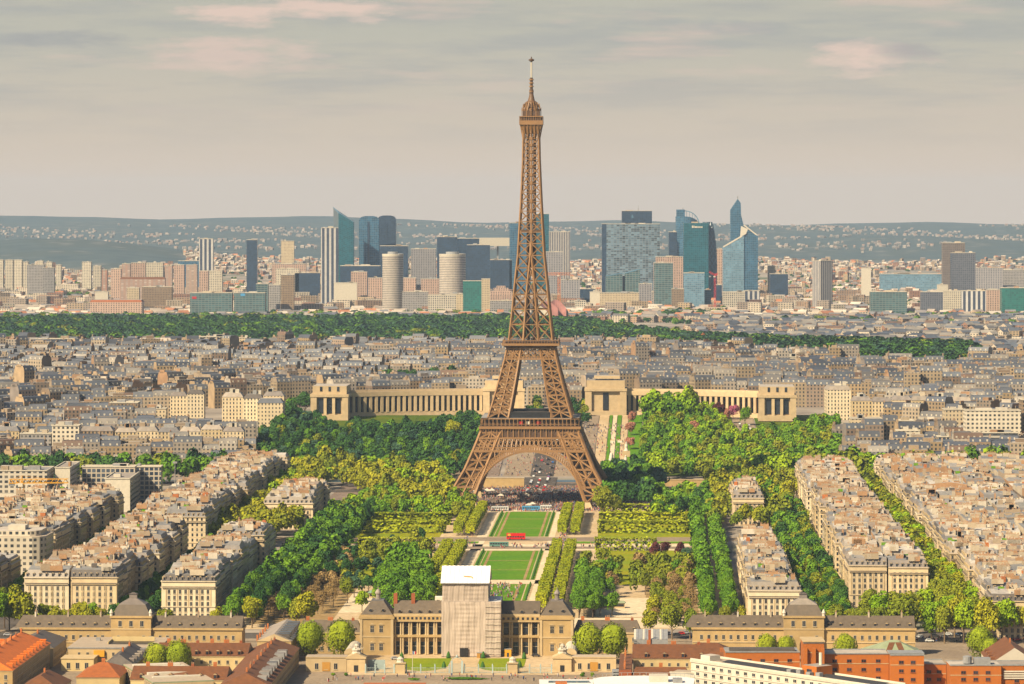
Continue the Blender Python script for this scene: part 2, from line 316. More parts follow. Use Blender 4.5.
# ------------------------------------------------------------ mesh builder
class MB:
    def __init__(s, k=None): s.v = []; s.f = []; s.m = []; s.uv = []; s.mats = []; s.k = 1000.0 * (random.randrange(60) if k is None else k)
    def mi(s, mat):
        if mat not in s.mats: s.mats.append(mat)
        return s.mats.index(mat)
    def face(s, pts, mat, uv=None):
        n = len(s.v); s.v.extend(pts); s.f.append(tuple(range(n, n + len(pts)))); s.m.append(s.mi(mat))
        s.uv.extend([(s.k + a, b) for a, b in uv] if uv else [(s.k + 1, 0.0)] * len(pts))
    def wall(s, p, q, z0, z1, mat, vb=None):
        L = math.hypot(q[0] - p[0], q[1] - p[1]); v0 = 0 if vb is None else vb
        s.face([(p[0], p[1], z0), (q[0], q[1], z0), (q[0], q[1], z1), (p[0], p[1], z1)], mat, [(0, v0), (L, v0), (L, v0 + z1 - z0), (0, v0 + z1 - z0)])
    def prism(s, poly, z0, z1, wm, tm=None, vb=0):      # poly counter-clockwise
        for i in range(len(poly)): s.wall(poly[i], poly[(i + 1) % len(poly)], z0, z1, wm, vb)
        if tm: s.face([(x, y, z1) for x, y in poly], tm)
    def box(s, x0, y0, z0, x1, y1, z1, wm, tm=None, bottom=False):
        if x1 < x0: x0, x1 = x1, x0
        if y1 < y0: y0, y1 = y1, y0
        s.prism([(x0, y0), (x1, y0), (x1, y1), (x0, y1)], z0, z1, wm, tm or wm)
        if bottom: s.face([(x0, y1, z0), (x1, y1, z0), (x1, y0, z0), (x0, y0, z0)], wm)
    def frust(s, a, z0, b, z1, wm, tm=None):            # rectangles a, b = (x0,y0,x1,y1)
        A = [(a[0], a[1]), (a[2], a[1]), (a[2], a[3]), (a[0], a[3])]; B = [(b[0], b[1]), (b[2], b[1]), (b[2], b[3]), (b[0], b[3])]
        for i in range(4):
            j = (i + 1) % 4
            s.face([(*A[i], z0), (*A[j], z0), (*B[j], z1), (*B[i], z1)], wm)
        if tm: s.face([(*p, z1) for p in B], tm)
    def gable(s, x0, y0, x1, y1, z0, z1, mat, axis='x', hip=0.0, end=None, over=0.0):
        x0 -= over; x1 += over; y0 -= over; y1 += over
        if axis == 'x':
            ym = (y0 + y1) / 2; a = (x0 + hip, ym, z1); b = (x1 - hip, ym, z1)
            s.face([(x0, y0, z0), (x1, y0, z0), b, a], mat); s.face([(x1, y1, z0), (x0, y1, z0), a, b], mat)
            s.face([(x0, y1, z0), (x0, y0, z0), a], mat if hip else (end or mat)); s.face([(x1, y0, z0), (x1, y1, z0), b], mat if hip else (end or mat))
        else:
            xm = (x0 + x1) / 2; a = (xm, y0 + hip, z1); b = (xm, y1 - hip, z1)
            s.face([(x1, y0, z0), (x1, y1, z0), b, a], mat); s.face([(x0, y1, z0), (x0, y0, z0), a, b], mat)
            s.face([(x0, y0, z0), (x1, y0, z0), a], mat if hip else (end or mat)); s.face([(x1, y1, z0), (x0, y1, z0), b], mat if hip else (end or mat))
    def bar(s, p, q, w, mat, w2=None):
        p = Vector(p); q = Vector(q); d = (q - p).normalized(); w2 = w2 or w
        u = d.cross(Vector((0, 0, 1)))
        if u.length < 1e-3: u = Vector((1, 0, 0))
        u.normalize(); v = d.cross(u)
        P = [p + (u * a + v * b) * w / 2 for a, b in ((-1, -1), (1, -1), (1, 1), (-1, 1))]
        Q = [q + (u * a + v * b) * w2 / 2 for a, b in ((-1, -1), (1, -1), (1, 1), (-1, 1))]
        for i in range(4):
            j = (i + 1) % 4; s.face([tuple(P[j]), tuple(P[i]), tuple(Q[i]), tuple(Q[j])], mat)
        s.face([tuple(x) for x in P], mat); s.face([tuple(x) for x in reversed(Q)], mat)
    def lathe(s, cx, cy, prof, n, mat, a0=0.0):
        for (r0, z0), (r1, z1) in zip(prof, prof[1:]):
            for i in range(n):
                a = a0 + 2 * math.pi * i / n; b = a0 + 2 * math.pi * (i + 1) / n
                pts = [(cx + r0 * math.cos(a), cy + r0 * math.sin(a), z0), (cx + r0 * math.cos(b), cy + r0 * math.sin(b), z0), (cx + r1 * math.cos(b), cy + r1 * math.sin(b), z1), (cx + r1 * math.cos(a), cy + r1 * math.sin(a), z1)]
                L = 2 * math.pi * max(r0, r1) / n
                if r1 < 1e-4: s.face(pts[:3], mat)
                elif r0 < 1e-4: s.face([pts[0], pts[2], pts[3]], mat)
                else: s.face(pts, mat, [(i * L, z0), (i * L + L, z0), (i * L + L, z1), (i * L, z1)])
    def mesh(s, name):
        me = bpy.data.meshes.new(name); me.from_pydata(s.v, [], s.f)
        for m in s.mats: me.materials.append(MT[m])
        me.polygons.foreach_set('material_index', s.m)
        l = me.uv_layers.new(name='UVMap'); l.data.foreach_set('uv', np.array(s.uv, dtype=np.float32).ravel())
        me.update(); return me
    def build(s, name, parent=None, **kw): return link(name, s.mesh(name), parent, **kw)
def link(name, data, parent=None, loc=None, rz=None, scale=None):
    o = bpy.data.objects.new(name, data); C.objects.link(o)
    if parent: o.parent = parent
    if loc: o.location = loc
    if rz is not None: o.rotation_euler = (0, 0, rz)
    if scale: o.scale = scale if isinstance(scale, tuple) else (scale,) * 3
    return o
def tag(o, label, cat, group=None, kind=None):
    o['label'] = label; o['category'] = cat
    if group: o['group'] = group
    if kind: o['kind'] = kind
    return o
def thing(name, label, cat, loc, rz=0.0, group=None):
    return tag(link(name, None, loc=loc, rz=rz), label, cat, group)
def structure(o): o['kind'] = 'structure'; return o

# ------------------------------------------------------------ ground to the horizon
def make_ground():
    ys = [-3000, -1000, 0, 800, 1500, 2000, 2500] + list(range(2900, 5600, 60)) + list(range(5600, 9000, 170)) + list(range(9000, 19000, 130)) + [19050, 19300]
    nc = 121; v = []; f = []
    for y in ys:
        for i in range(nc):
            c = (i / (nc - 1) * 2 - 1); c = 0.45 * c + 0.55 * c ** 3
            x = c * (3000 + 0.75 * max(y, 0)); v.append((x, y, hgt(x, y)))
    for r in range(len(ys) - 1):
        for i in range(nc - 1):
            a = r * nc + i; f.append((a, a + 1, a + nc + 1, a + nc))
    me = bpy.data.meshes.new('ground'); me.from_pydata(v, [], f); me.polygons.foreach_set('use_smooth', [True] * len(f))
    m, nt, b = newmat('terrain')
    tc = N(nt, 'ShaderNodeTexCoord'); sp = N(nt, 'ShaderNodeSeparateXYZ'); nt.links.new(tc.outputs['Object'], sp.inputs[0])
    def nz(scale, det=4):
        n = N(nt, 'ShaderNodeTexNoise'); n.inputs['Scale'].default_value = scale; n.inputs['Detail'].default_value = det
        nt.links.new(tc.outputs['Object'], n.inputs[0]); return n.outputs[0]
    city = mixc(nt, mrange(nt, nz(0.02), 0.35, 0.65, 0, 1), (0.17, 0.145, 0.125), (0.29, 0.25, 0.21))
    city = mixc(nt, mrange(nt, nz(0.006), 0.55, 0.68, 0, 0.8), city, (0.04, 0.07, 0.02))
    vor = N(nt, 'ShaderNodeTexVoronoi'); vor.inputs['Scale'].default_value = 0.012; nt.links.new(tc.outputs['Object'], vor.inputs[0])
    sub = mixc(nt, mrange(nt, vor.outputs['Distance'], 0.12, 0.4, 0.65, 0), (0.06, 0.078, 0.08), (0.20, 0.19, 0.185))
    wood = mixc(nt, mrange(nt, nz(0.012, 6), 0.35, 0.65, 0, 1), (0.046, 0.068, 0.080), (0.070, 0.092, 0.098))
    hazed_field = mixc(nt, mrange(nt, nz(0.0025, 5), 0.50, 0.56, 0, 1), wood, sub)  # blue grey woods and suburbs: distance haze painted into the ground colour
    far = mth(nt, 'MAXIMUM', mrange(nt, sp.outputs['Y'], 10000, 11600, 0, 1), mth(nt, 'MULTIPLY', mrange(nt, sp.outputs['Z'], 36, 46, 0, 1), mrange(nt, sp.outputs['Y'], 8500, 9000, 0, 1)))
    nt.links.new(mixc(nt, far, city, hazed_field), b.inputs['Base Color']); b.inputs['Roughness'].default_value = 0.95
    b.inputs['Specular IOR Level'].default_value = 0.1
    me.materials.append(m)
    return structure(link('ground', me))
make_ground()
ZL = [0.05]
def sheet(name, pts, mat, z=None):       # flat polygon in (s,t), laid over the ground
    mb = MB(0); zz = z or 0.06
    P = [st(*p) for p in pts]
    a = sum(P[i][0] * P[(i + 1) % len(P)][1] - P[(i + 1) % len(P)][0] * P[i][1] for i in range(len(P)))
    if a < 0: P.reverse()
    mb.face([(x, y, zz) for x, y in P], mat); return structure(mb.build(name))
def strip(name, rects, mat, z):
    mb = MB(0)
    for s0, t0, s1, t1 in rects: mb.face([(*st(*p), z) for p in ((s0, t0), (s1, t0), (s1, t1), (s0, t1))], mat)
    return structure(mb.build(name))
sheet('park_sand', [(-128, 1900), (128, 1900), (128, 2640), (-128, 2640)], 'sand_path', 0.06)
sheet('plaza_paving', [(-150, 2640), (150, 2640), (150, 2950), (-150, 2950)], 'plaza', 0.07)
strip('park_grass', [(-120, 2150, -52, 2370), (56, 2120, 118, 2370), (-122, 2420, -50, 2630), (52, 2420, 122, 2630)], 'rough_grass', 0.11)
strip('winter_soil', [(-120, 1925, -78, 2145), (84, 1960, 112, 2120)], 'bare_soil', 0.12)
strip('central_lawn', [(-15, 2427, 17, 2621), (-15, 2149, 17, 2327), (-15, 2036, 16, 2124), (17.6, 2427, 20, 2615), (17.6, 2149, 20, 2327), (16.8, 2036, 19, 2124), (-18.6, 2427, -15.6, 2615), (-18.6, 2149, -15.6, 2327), (-118, 2378, -23, 2392), (23, 2378, 118, 2392)], 'lawn', 0.16)
strip('worn_turf_lines', [(-13.2, 2427, -11.6, 2621), (13.6, 2427, 15.2, 2621), (-11.6, 2488, 13.6, 2490), (-11.6, 2560, 13.6, 2562.5), (-13.2, 2149, -11.6, 2327), (13.4, 2149, 15.0, 2327), (-11.6, 2205, 13.4, 2207), (-11.6, 2262, 13.4, 2264), (11.4, 2036, 13, 2124)], 'bare_soil', 0.20)
strip('gravel_walk', [(20.6, 2030, 24.4, 2640), (-26, 2150, -19.4, 2640), (-34, 2126, 34, 2147), (-120, 2330, 120, 2372), (-40, 2624, 40, 2640)], 'pale_sand', 0.14)
strip('park_road', [(-300, 2396, 300, 2422), (-130, 2340, 130, 2356)], 'pavement', 0.18)
strip('pale_terrace', [(58, 1955, 96, 2050), (40, 1905, 105, 1950), (-78, 1975, -52, 2075), (-70, 2190, -40, 2215)], 'pale_sand', 0.15)
strip('avenue', [(-330, 1858, 330, 1884), (166, 1884, 190, 2850), (237.5, 1884, 250.5, 2850), (-187, 1884, -170, 2850), (-262, 1884, -238, 2850), (-420, 2865, 420, 2890)], 'asphalt', 0.10)
strip('avenue_pavement', [(-330, 1884, -128, 1896), (128, 1884, 330, 1896), (-330, 1846, 330, 1858)], 'pavement', 0.22)
sheet('forecourt', [(-52, 1716), (55, 1716), (55, 1800), (-52, 1800)], 'sand_path', 0.08)
sheet('front_square', [(-70, 1640), (70, 1640), (70, 1716), (-70, 1716)], 'pavement', 0.07)
sheet('barracks_yard', [(-330, 1500), (330, 1500), (330, 1850), (-330, 1850)], 'pavement', 0.04)
sheet('riding_track', [(-42, 1560), (-14, 1560), (-14, 1688), (-42, 1688)], 'red_clay', 0.12)
def half_oval(s0, s1, t0, t1):
    c = [(s0, t1), (s0, lerp(t0, t1, 0.45))]
    c += [(lerp(s0, s1, 0.5 - 0.5 * math.cos(a)), lerp(t0, t1, 0.45) - (t1 - t0) * 0.45 * math.sin(a)) for a in np.linspace(0.1, math.pi - 0.1, 12)]
    return c + [(s1, lerp(t0, t1, 0.45)), (s1, t1)]
mb = MB(0)
for s0, s1 in ((-30, -7.5), (6, 28)):
    mb.face([(*st(*p), 0.14) for p in half_oval(s0, s1, 1730, 1778)], 'court_lawn')
structure(mb.build('forecourt_lawn'))
# the river lies across the axis before the palace hill
mb = MB(0); mb.face([(-700, 2900, 0.3), (700, 2900, 0.3), (700, 2948, 0.3), (-700, 2948, 0.3)], 'glass_slate'); structure(mb.build('river'))
strip('bridge_road', [(-13, 2790, 13, 2952)], 'asphalt', 0.6)
strip('quay_road', [(-420, 2800, 420, 2822)], 'asphalt', 0.3)
# sloping garden with the road up to the palace terrace
mb = MB(0)
for s0, s1, mat in ((-60, -34, 'plaza'), (30, 40, 'pavement'), (40.5, 49, 'sand_path'), (49.5, 52, 'lawn'), (52.5, 56, 'pale_sand'), (56.5, 60, 'lawn'), (60.5, 66, 'sand_path'), (66.5, 78, 'lawn'), (-30, 28, 'pavement'), (158, 176, 'pavement'), (-75, -64, 'pavement'), (79, 118, 'garden_grass'), (118.3, 157, 'garden_grass'), (177, 250, 'garden_grass'), (-120, -76, 'garden_grass'), (-170, -120.3, 'garden_grass'), (-215, -170.3, 'garden_grass'), (-270, -215.3, 'garden_grass')):
    for t in range(2950, 3340, 30):
        q = []
        for s, tt in ((s0, t), (s1, t), (s1, t + 30), (s0, t + 30)):
            x, y = st(s, tt); q.append((x, y, max(hgt(x, y), (hgt(x, t) + hgt(x, t + 30)) / 2 if 0 else hgt(x, y)) + 0.5))
        mb.face(q, mat)
for t in range(2952, 3180, 19):
    q = []
    for s, tt in ((-9, t), (9, t), (9, t + 19), (-9, t + 19)): x, y = st(s, tt); q.append((x, y, hgt(x, y) + 1.0))
    mb.face(q, 'asphalt')
structure(mb.build('garden_slope'))

# ------------------------------------------------------------ the lattice tower
def make_tower():
    root = thing('lattice_tower', 'tall brown iron lattice tower on four splayed legs above the park', 'tower', (*st(0, 2709), 0.05), ROT)
    zt = [0, 8.7, 27, 39, 48, 56, 63, 85, 104, 111, 117, 140, 158, 177, 195, 218, 247, 273]
    ot = [61.5, 56, 45.4, 40.2, 36.6, 33.5, 29.6, 23.3, 18.4, 17.0, 15.7, 13.2, 11.6, 9.5, 8.5, 7.2, 5.9, 5.4]
    it = [41.5, 38.5, 31.2, 26.4, 22.6, 18.6, 15.2, 11.2, 8.1, 7.0, 5.4, 3.9, 2.5, 0.5, 0, 0, 0, 0]
    o = lambda z: float(np.interp(z, zt, ot)); i = lambda z: float(np.interp(z, zt, it))
    E = 'eiffel'
    def leg_panels(mb, sx, sy, zs, wc, wl, star=True):
        for z0, z1 in zip(zs, zs[1:]):
            def P(z, a, b): return Vector((sx * (o(z) if a else i(z)), sy * (o(z) if b else i(z)), z))
            for a, b in ((1, 1), (1, 0), (0, 1), (0, 0)): mb.bar(P(z0, a, b), P(z1, a, b), wc, E)
            for (a, b), (c, d) in (((1, 1), (0, 1)), ((1, 1), (1, 0)), ((0, 1), (0, 0)), ((1, 0), (0, 0))):
                A0, A1, B0, B1 = P(z0, a, b), P(z1, a, b), P(z0, c, d), P(z1, c, d)
                mb.bar(A0, B1, wl, E); mb.bar(B0, A1, wl, E); mb.bar(A1, B1, wl * 1.2, E)
                if star:
                    mb.bar((A0 + B0) / 2, (A1 + B1) / 2, wl, E); mb.bar((A0 + A1) / 2, (B0 + B1) / 2, wl * 0.8, E)
    for sx in (-1, 1):
        for sy in (-1, 1):
            mb = MB(0)
            leg_panels(mb, sx, sy, [3.5, 14.5, 26.5, 39.5, 48, 56], 1.9, 1.05)
            leg_panels(mb, sx, sy, [62.5, 70.5, 78.5, 87, 95.5, 104, 112], 1.35, 0.8)
            mb.build('leg', root)
            for a, b in ((o(0), o(0)), (i(0), o(0)), (o(0), i(0)), (i(0), i(0))):
                mb = MB(0); mb.frust((sx * a - 4, sy * b - 4, sx * a + 4, sy * b + 4), 0, (sx * a * .985 - 2.6, sy * b * .985 - 2.6, sx * a * .985 + 2.6, sy * b * .985 + 2.6), 4.5, 'pale_stone', 'pale_stone'); mb.build('masonry_foot', root)
    def faces(fn, name):                  # the same piece on all four sides
        for k in range(4):
            mb = MB(0); fn(mb); mb.build(name, root, rz=k * math.pi / 2)
    def arch(mb):
        n = 56; Ri, Ro = 38.6, 42.2; pi = pj = None
        for k in range(n + 1):
            a = R(18) + (R(162) - R(18)) * k / n
            xi, zi = Ri * math.cos(a), Ri * math.sin(a) + 0.4; xo, zo = Ro * math.cos(a), Ro * math.sin(a) + 0.6
            p = (xi, -o(zi) - 0.5, zi); q = (xo, -o(zo) - 0.5, zo); p2 = (xi, -o(zi) + 3, zi)
            if pi:
                mb.bar(pi, p, 0.95, E); mb.bar(pj, q, 0.95, E); mb.bar(pk, p2, 0.8, E)
                mb.face([pi, p, p2, pk], E); mb.bar(pi, q, 0.4, E); mb.bar(pj, p, 0.4, E)
            mb.bar(p, q, 0.55, E); pi, pj, pk = p, q, p2
            if abs(xo) < i(38.5) + 1 and k % 2 == 0 and zo < 37.6: mb.bar(q, (xo, -o(38.8) - 0.5, 38.8), 0.6, E)
        for sx in (-1, 1):                  # spandrel rib carried up to the girder
            mb.bar((sx * 29.5, -o(31) - 0.4, 31), (sx * 22.6, -o(48) - 0.4, 48), 1.2, E)
    faces(arch, 'arch')
    def girder(mb):
        w0, w1 = o(39.2), o(48.2)
        for z, w in ((39.2, 1.5), (41.9, 0.8), (48.2, 1.2)): mb.bar((-o(z), -o(z) - .4, z), (o(z), -o(z) - .4, z), w, E)
        n = 24
        for k in range(n + 1):
            x0 = -1 + 2 * k / n
            mb.bar((x0 * o(39.2), -o(39.2) - .3, 39.2), (x0 * o(48.2), -o(48.2) - .3, 48.2), 0.6, E)
            if k < n:
                x1 = -1 + 2 * (k + 1) / n; xm = (x0 + x1) / 2
                mb.bar((x0 * o(39.2), -o(39.2) - .3, 39.2), (x1 * o(41.9), -o(41.9) - .3, 41.9), 0.4, E); mb.bar((x1 * o(39.2), -o(39.2) - .3, 39.2), (x0 * o(41.9), -o(41.9) - .3, 41.9), 0.4, E)
                zc = 45.0; pr = None
                for q in range(9):
                    a = 2 * math.pi * q / 8; zz = zc + 1.9 * math.sin(a); pt = (xm * o(zc) + 1.25 * math.cos(a), -o(zz) - .3, zz)
                    if pr: mb.bar(pr, pt, 0.5, E)
                    pr = pt
                for dz in (-3.0, 3.1): mb.bar((x0 * o(zc), -o(zc + dz) - .3, zc + dz), (x1 * o(zc), -o(zc + dz) - .3, zc + dz), 0.4, E)
    faces(girder, 'lattice_girder')
    def frieze(mb):
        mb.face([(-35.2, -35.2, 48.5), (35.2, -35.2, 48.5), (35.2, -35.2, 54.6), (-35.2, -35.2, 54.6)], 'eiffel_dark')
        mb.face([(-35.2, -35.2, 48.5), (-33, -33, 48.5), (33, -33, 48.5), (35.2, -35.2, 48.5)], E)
        for k in range(19): x = -35.2 + 70.4 * k / 18; mb.bar((x, -35.5, 48.6), (x, -35.5, 54.8), 0.7, E)
        mb.bar((-35.5, -35.5, 48.6), (35.5, -35.5, 48.6), 0.6, E)
        for k in range(37): x = -35.2 + 70.4 * k / 36; mb.bar((x, -35.45, 53), (x, -36.2, 54.8), 0.35, E)
    faces(frieze, 'frieze')
    mb = MB(0); mb.box(-36.4, -36.4, 54.8, 36.4, 36.4, 56.6, E, E, True); mb.box(-36.0, -36.0, 56.602, 36.0, 36.0, 57.0, 'eiffel_dark'); mb.build('first_platform', root)
    def gallery(mb):
        mb.box(-35.2, -35.2, 61.6, 35.2, -29.5, 62.4, E, 'flat_roof', True)
        for k in range(25): x = -35 + 70 * k / 24; mb.bar((x, -35, 57), (x, -35, 61.6), 0.5, E)
        mb.bar((-35, -35.2, 58.2), (35, -35.2, 58.2), 0.3, E)
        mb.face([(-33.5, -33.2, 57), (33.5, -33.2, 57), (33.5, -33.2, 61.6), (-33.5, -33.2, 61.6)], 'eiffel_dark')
    faces(gallery, 'gallery')
    for y0, z1 in ((-30, 66.6), (21.5, 66)): mb = MB(0); mb.prism([(-14, y0), (14, y0), (14, y0 + 8), (-14, y0 + 8)], 62.45, z1, 'dark', 'slate'); mb.build('pavilion', root)
    mb = MB(0)
    for x in (-8, -2.5, 5): mb.box(x, -33.9, 57.8, x + (2.5 if x > -8 else 3), -33.3, 60.2, 'red_paint' if x != -2.5 else 'white_paint')
    mb.build('banner', root)
    def girder2(mb):
        for z, w in ((104, 1.0), (105.6, .5), (111.6, .8), (109, .35)): mb.bar((-o(z), -o(z) - .2, z), (o(z), -o(z) - .2, z), w, E)
        n = 18
        for k in range(n):
            x0 = -1 + 2 * k / n; x1 = x0 + 2 / n
            mb.bar((x0 * o(104), -o(104) - .2, 104), (x1 * o(105.6), -o(105.6) - .2, 105.6), .35, E); mb.bar((x1 * o(104), -o(104) - .2, 104), (x0 * o(105.6), -o(105.6) - .2, 105.6), .35, E)
        for k in range(7):
            x0 = -1 + 2 * k / 7; x1 = x0 + 2 / 7
            a, b, c, d = (x0 * o(105.6), -o(105.6) - .2, 105.6), (x1 * o(105.6), -o(105.6) - .2, 105.6), (x1 * o(111.6), -o(111.6) - .2, 111.6), (x0 * o(111.6), -o(111.6) - .2, 111.6)
            mb.bar(a, c, .55, E); mb.bar(b, d, .55, E); mb.bar(a, d, .5, E)
    faces(girder2, 'upper_girder')
    mb = MB(0)
    mb.frust((-17.2, -17.2, 17.2, 17.2), 111.8, (-19.8, -19.8, 19.8, 19.8), 113.6, 'eiffel_dark')
    mb.box(-20.6, -20.6, 113.6, 20.6, 20.6, 115.2, E, E, True); mb.box(-18.5, -18.5, 115.2, 18.5, 18.5, 116.4, 'eiffel_dark')
    for k in range(4):
        a = k * math.pi / 2; c, s_ = math.cos(a), math.sin(a)
        for q in range(21):
            x = -20 + 40 * q / 20; mb.bar((x * c + 20 * s_, x * s_ - 20 * c, 115.2), (x * c + 20 * s_, x * s_ - 20 * c, 117.4), .25, E)
        mb.bar((-20 * c + 20 * s_, -20 * s_ - 20 * c, 117.4), (20 * c + 20 * s_, 20 * s_ - 20 * c, 117.4), .35, E)
    mb.build('second_platform', root)
    # upper shaft: four converging ribs, tied by panels that get shorter with height
    mb = MB(0); z = 117.0; zs = [z]
    while z < 268: z += max(4.6, 11.5 - (z - 117) * 0.048); zs.append(min(z, 272))
    for sx in (-1, 1):
        for sy in (-1, 1): leg_panels(mb, sx, sy, [q for q in zs if q <= 188], 1.15, 0.6, False)
    zs2 = [q for q in zs if q >= 170]
    for z0, z1 in zip(zs, zs[1:]):
        for k in range(4):
            a = k * math.pi / 2; c, s_ = math.cos(a), math.sin(a)
            def Q(x, z): w = o(z); return (x * w * c + w * s_, x * w * s_ - w * c, z)
            def Qa(x, z): w = o(z); return (x * c + w * s_, x * s_ - w * c, z)
            mb.bar(Q(-1, z1), Q(1, z1), .6, E)
            if z1 <= 188:
                if i(z1) > .3: mb.bar(Qa(-i(z0), z0), Qa(i(z1), z1), .5, E); mb.bar(Qa(i(z0), z0), Qa(-i(z1), z1), .5, E)
                continue
            mb.bar(Q(-1, z0), Q(-1, z1), 1.15, E); mb.bar(Q(0, z0), Q(0, z1), 1.1, E)
            for x0, x1 in ((-1, 0), (0, 1)): mb.bar(Q(x0, z0), Q(x1, z1), .62, E); mb.bar(Q(x1, z0), Q(x0, z1), .62, E)
            mb.bar(Q(-1, (z0 + z1) / 2), Q(1, (z0 + z1) / 2), .35, E)
            if k < 2:                # lattice of the inner planes, coloured darker to stand for shade inside
                w0, w1 = o(z0), o(z1)
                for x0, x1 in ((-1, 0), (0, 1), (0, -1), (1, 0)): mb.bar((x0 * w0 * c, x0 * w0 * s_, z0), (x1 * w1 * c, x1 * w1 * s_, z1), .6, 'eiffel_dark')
            zz = z1; cx = Q(0, zz); mb.box(cx[0] - .95, cx[1] - .95, zz - 1, cx[0] + .95, cx[1] + .95, zz + 1, E)
    mb.box(-o(196) - .3, -o(196) - .3, 195, o(196) + .3, o(196) + .3, 196.6, 'eiffel_dark', None, True)
    mb.build('upper_shaft', root)
    mb = MB(0)
    for x in (-2.3, 2.3): mb.box(x - 1.1, -1.4, 116.5, x + 1.1, 1.4, 270, 'eiffel_dark')
    mb.build('lift_shaft', root)
    mb = MB(0)
    mb.frust((-5.8, -5.8, 5.8, 5.8), 266, (-7.8, -7.8, 7.8, 7.8), 272.4, E); mb.box(-8.5, -8.5, 272.4, 8.5, 8.5, 275.4, E, 'eiffel_dark', True); mb.box(-7.6, -7.6, 275.402, 7.6, 7.6, 278, 'eiffel_dark')
    for k in range(4):
        a = k * math.pi / 2; c, s_ = math.cos(a), math.sin(a)
        for q in range(11): x = -8.3 + 16.6 * q / 10; mb.bar((x * c + 8.3 * s_, x * s_ - 8.3 * c, 275.4), (x * c + 8.3 * s_, x * s_ - 8.3 * c, 278.4), .25, E)
        for q in range(5): x = -5 + 2.5 * q; mb.bar((x * c + 6 * s_, x * s_ - 6 * c, 262), (x * c + 8 * s_, x * s_ - 8 * c, 272.4), .5, E)
    mb.box(-8.4, -8.4, 278.0, 8.4, 8.4, 278.6, E, None, True)
    tp = mb.build('top_platform', root)
    mb = MB(0); mb.box(-6.2, -6.2, 278.6, 6.2, 6.2, 282.4, 'eiffel_dark', E)
    for k in range(16): a = k * math.pi / 8; mb.bar((7.0 * math.cos(a), 7.0 * math.sin(a), 282.6), (4.4 * math.cos(a), 4.4 * math.sin(a), 288.6), .4, E)
    mb.lathe(0, 0, [(6.2, 282.4), (6.2, 283.6), (5.0, 284.2), (4.8, 286.6), (4.2, 287.0), (3.9, 289.0), (2.6, 289.8), (1.9, 292.4), (1.5, 294.5), (0, 294.6)], 12, 'eiffel_cap')
    for k in range(12): a = k * math.pi / 6; mb.bar((6.9 * math.cos(a), 6.9 * math.sin(a), 278.6), (6.9 * math.cos(a), 6.9 * math.sin(a), 285 + (k % 3) * 1.4), .45, E)
    for k in range(6): a = k * 1.05 + .3; mb.lathe(5 * math.cos(a), 5 * math.sin(a), [(0, 285), (.9, 285.4), (.9, 287.2), (0, 287.6)], 6, 'eiffel_dark')
    mb.build('cabin', tp)
    mb = MB(0)
    mb.lathe(0, 0, [(1.5, 294.5), (1.5, 298), (1.1, 298.2), (1.1, 306.5), (0, 306.6)], 8, 'eiffel_dark'); mb.lathe(0, 0, [(.55, 306.6), (.55, 320), (0, 320.1)], 6, 'off_white')
    for z in (296, 299.5, 302, 304.4): mb.lathe(0, 0, [(.9, z), (1.7, z + .3), (1.7, z + .9), (.9, z + 1.2)], 8, E)
    mb.lathe(0, 0, [(.5, 318), (2.0, 318.8), (2.0, 319.6), (.4, 320.4), (.3, 321.6), (0, 321.7)], 8, 'eiffel_dark'); mb.build('antenna', root)
make_tower()
# ------------------------------------------------------------ trees
def Dof(px, py, zo=0.0):
    a, b = 1200.0, 40000.0
    for _ in range(50):
        m = (a + b) / 2
        if YH + F * (H - hgt((px - 512) / F * m, m) - zo) / m > py: a = m
        else: b = m
    return (a + b) / 2
def ptd(px, py, zo=0.0): D = Dof(px, py, zo); return (atD(px, D), D)
def inside(poly, x, y):
    r = False; n = len(poly); j = n - 1
    for i in range(n):
        xi, yi = poly[i]; xj, yj = poly[j]
        if (yi > y) != (yj > y) and x < (xj - xi) * (y - yi) / (yj - yi) + xi: r = not r
        j = i
    return r
def mesh_np(name, co, uv, mats, midx=None):      # co: (n,4,3) quads
    n = len(co); me = bpy.data.meshes.new(name)
    me.vertices.add(n * 4); me.loops.add(n * 4); me.polygons.add(n)
    me.vertices.foreach_set('co', co.astype(np.float32).ravel())
    me.loops.foreach_set('vertex_index', np.arange(n * 4, dtype=np.int32))
    me.polygons.foreach_set('loop_start', np.arange(0, n * 4, 4, dtype=np.int32))
    for m in mats: me.materials.append(m)
    if midx is not None: me.polygons.foreach_set('material_index', midx.astype(np.int32))
    l = me.uv_layers.new(name='UVMap'); l.data.foreach_set('uv', np.repeat(uv, 4, axis=0).astype(np.float32).ravel())
    me.update(); me.validate(); return me
def quads_at(c, nrm, size, rng):
    n = len(c); nrm = nrm + rng.normal(0, .45, (n, 3)); nrm /= np.linalg.norm(nrm, axis=1)[:, None]
    r = rng.normal(0, 1, (n, 3)); u = np.cross(nrm, r); u /= np.linalg.norm(u, axis=1)[:, None]; v = np.cross(nrm, u)
    a = (size * rng.uniform(.6, 1.3, n))[:, None]; b = (size * rng.uniform(.6, 1.3, n))[:, None]
    return np.stack([c - u * a - v * b * .7, c + u * a * .8 - v * b, c + u * a + v * b * .8, c - u * a * .7 + v * b], axis=1)
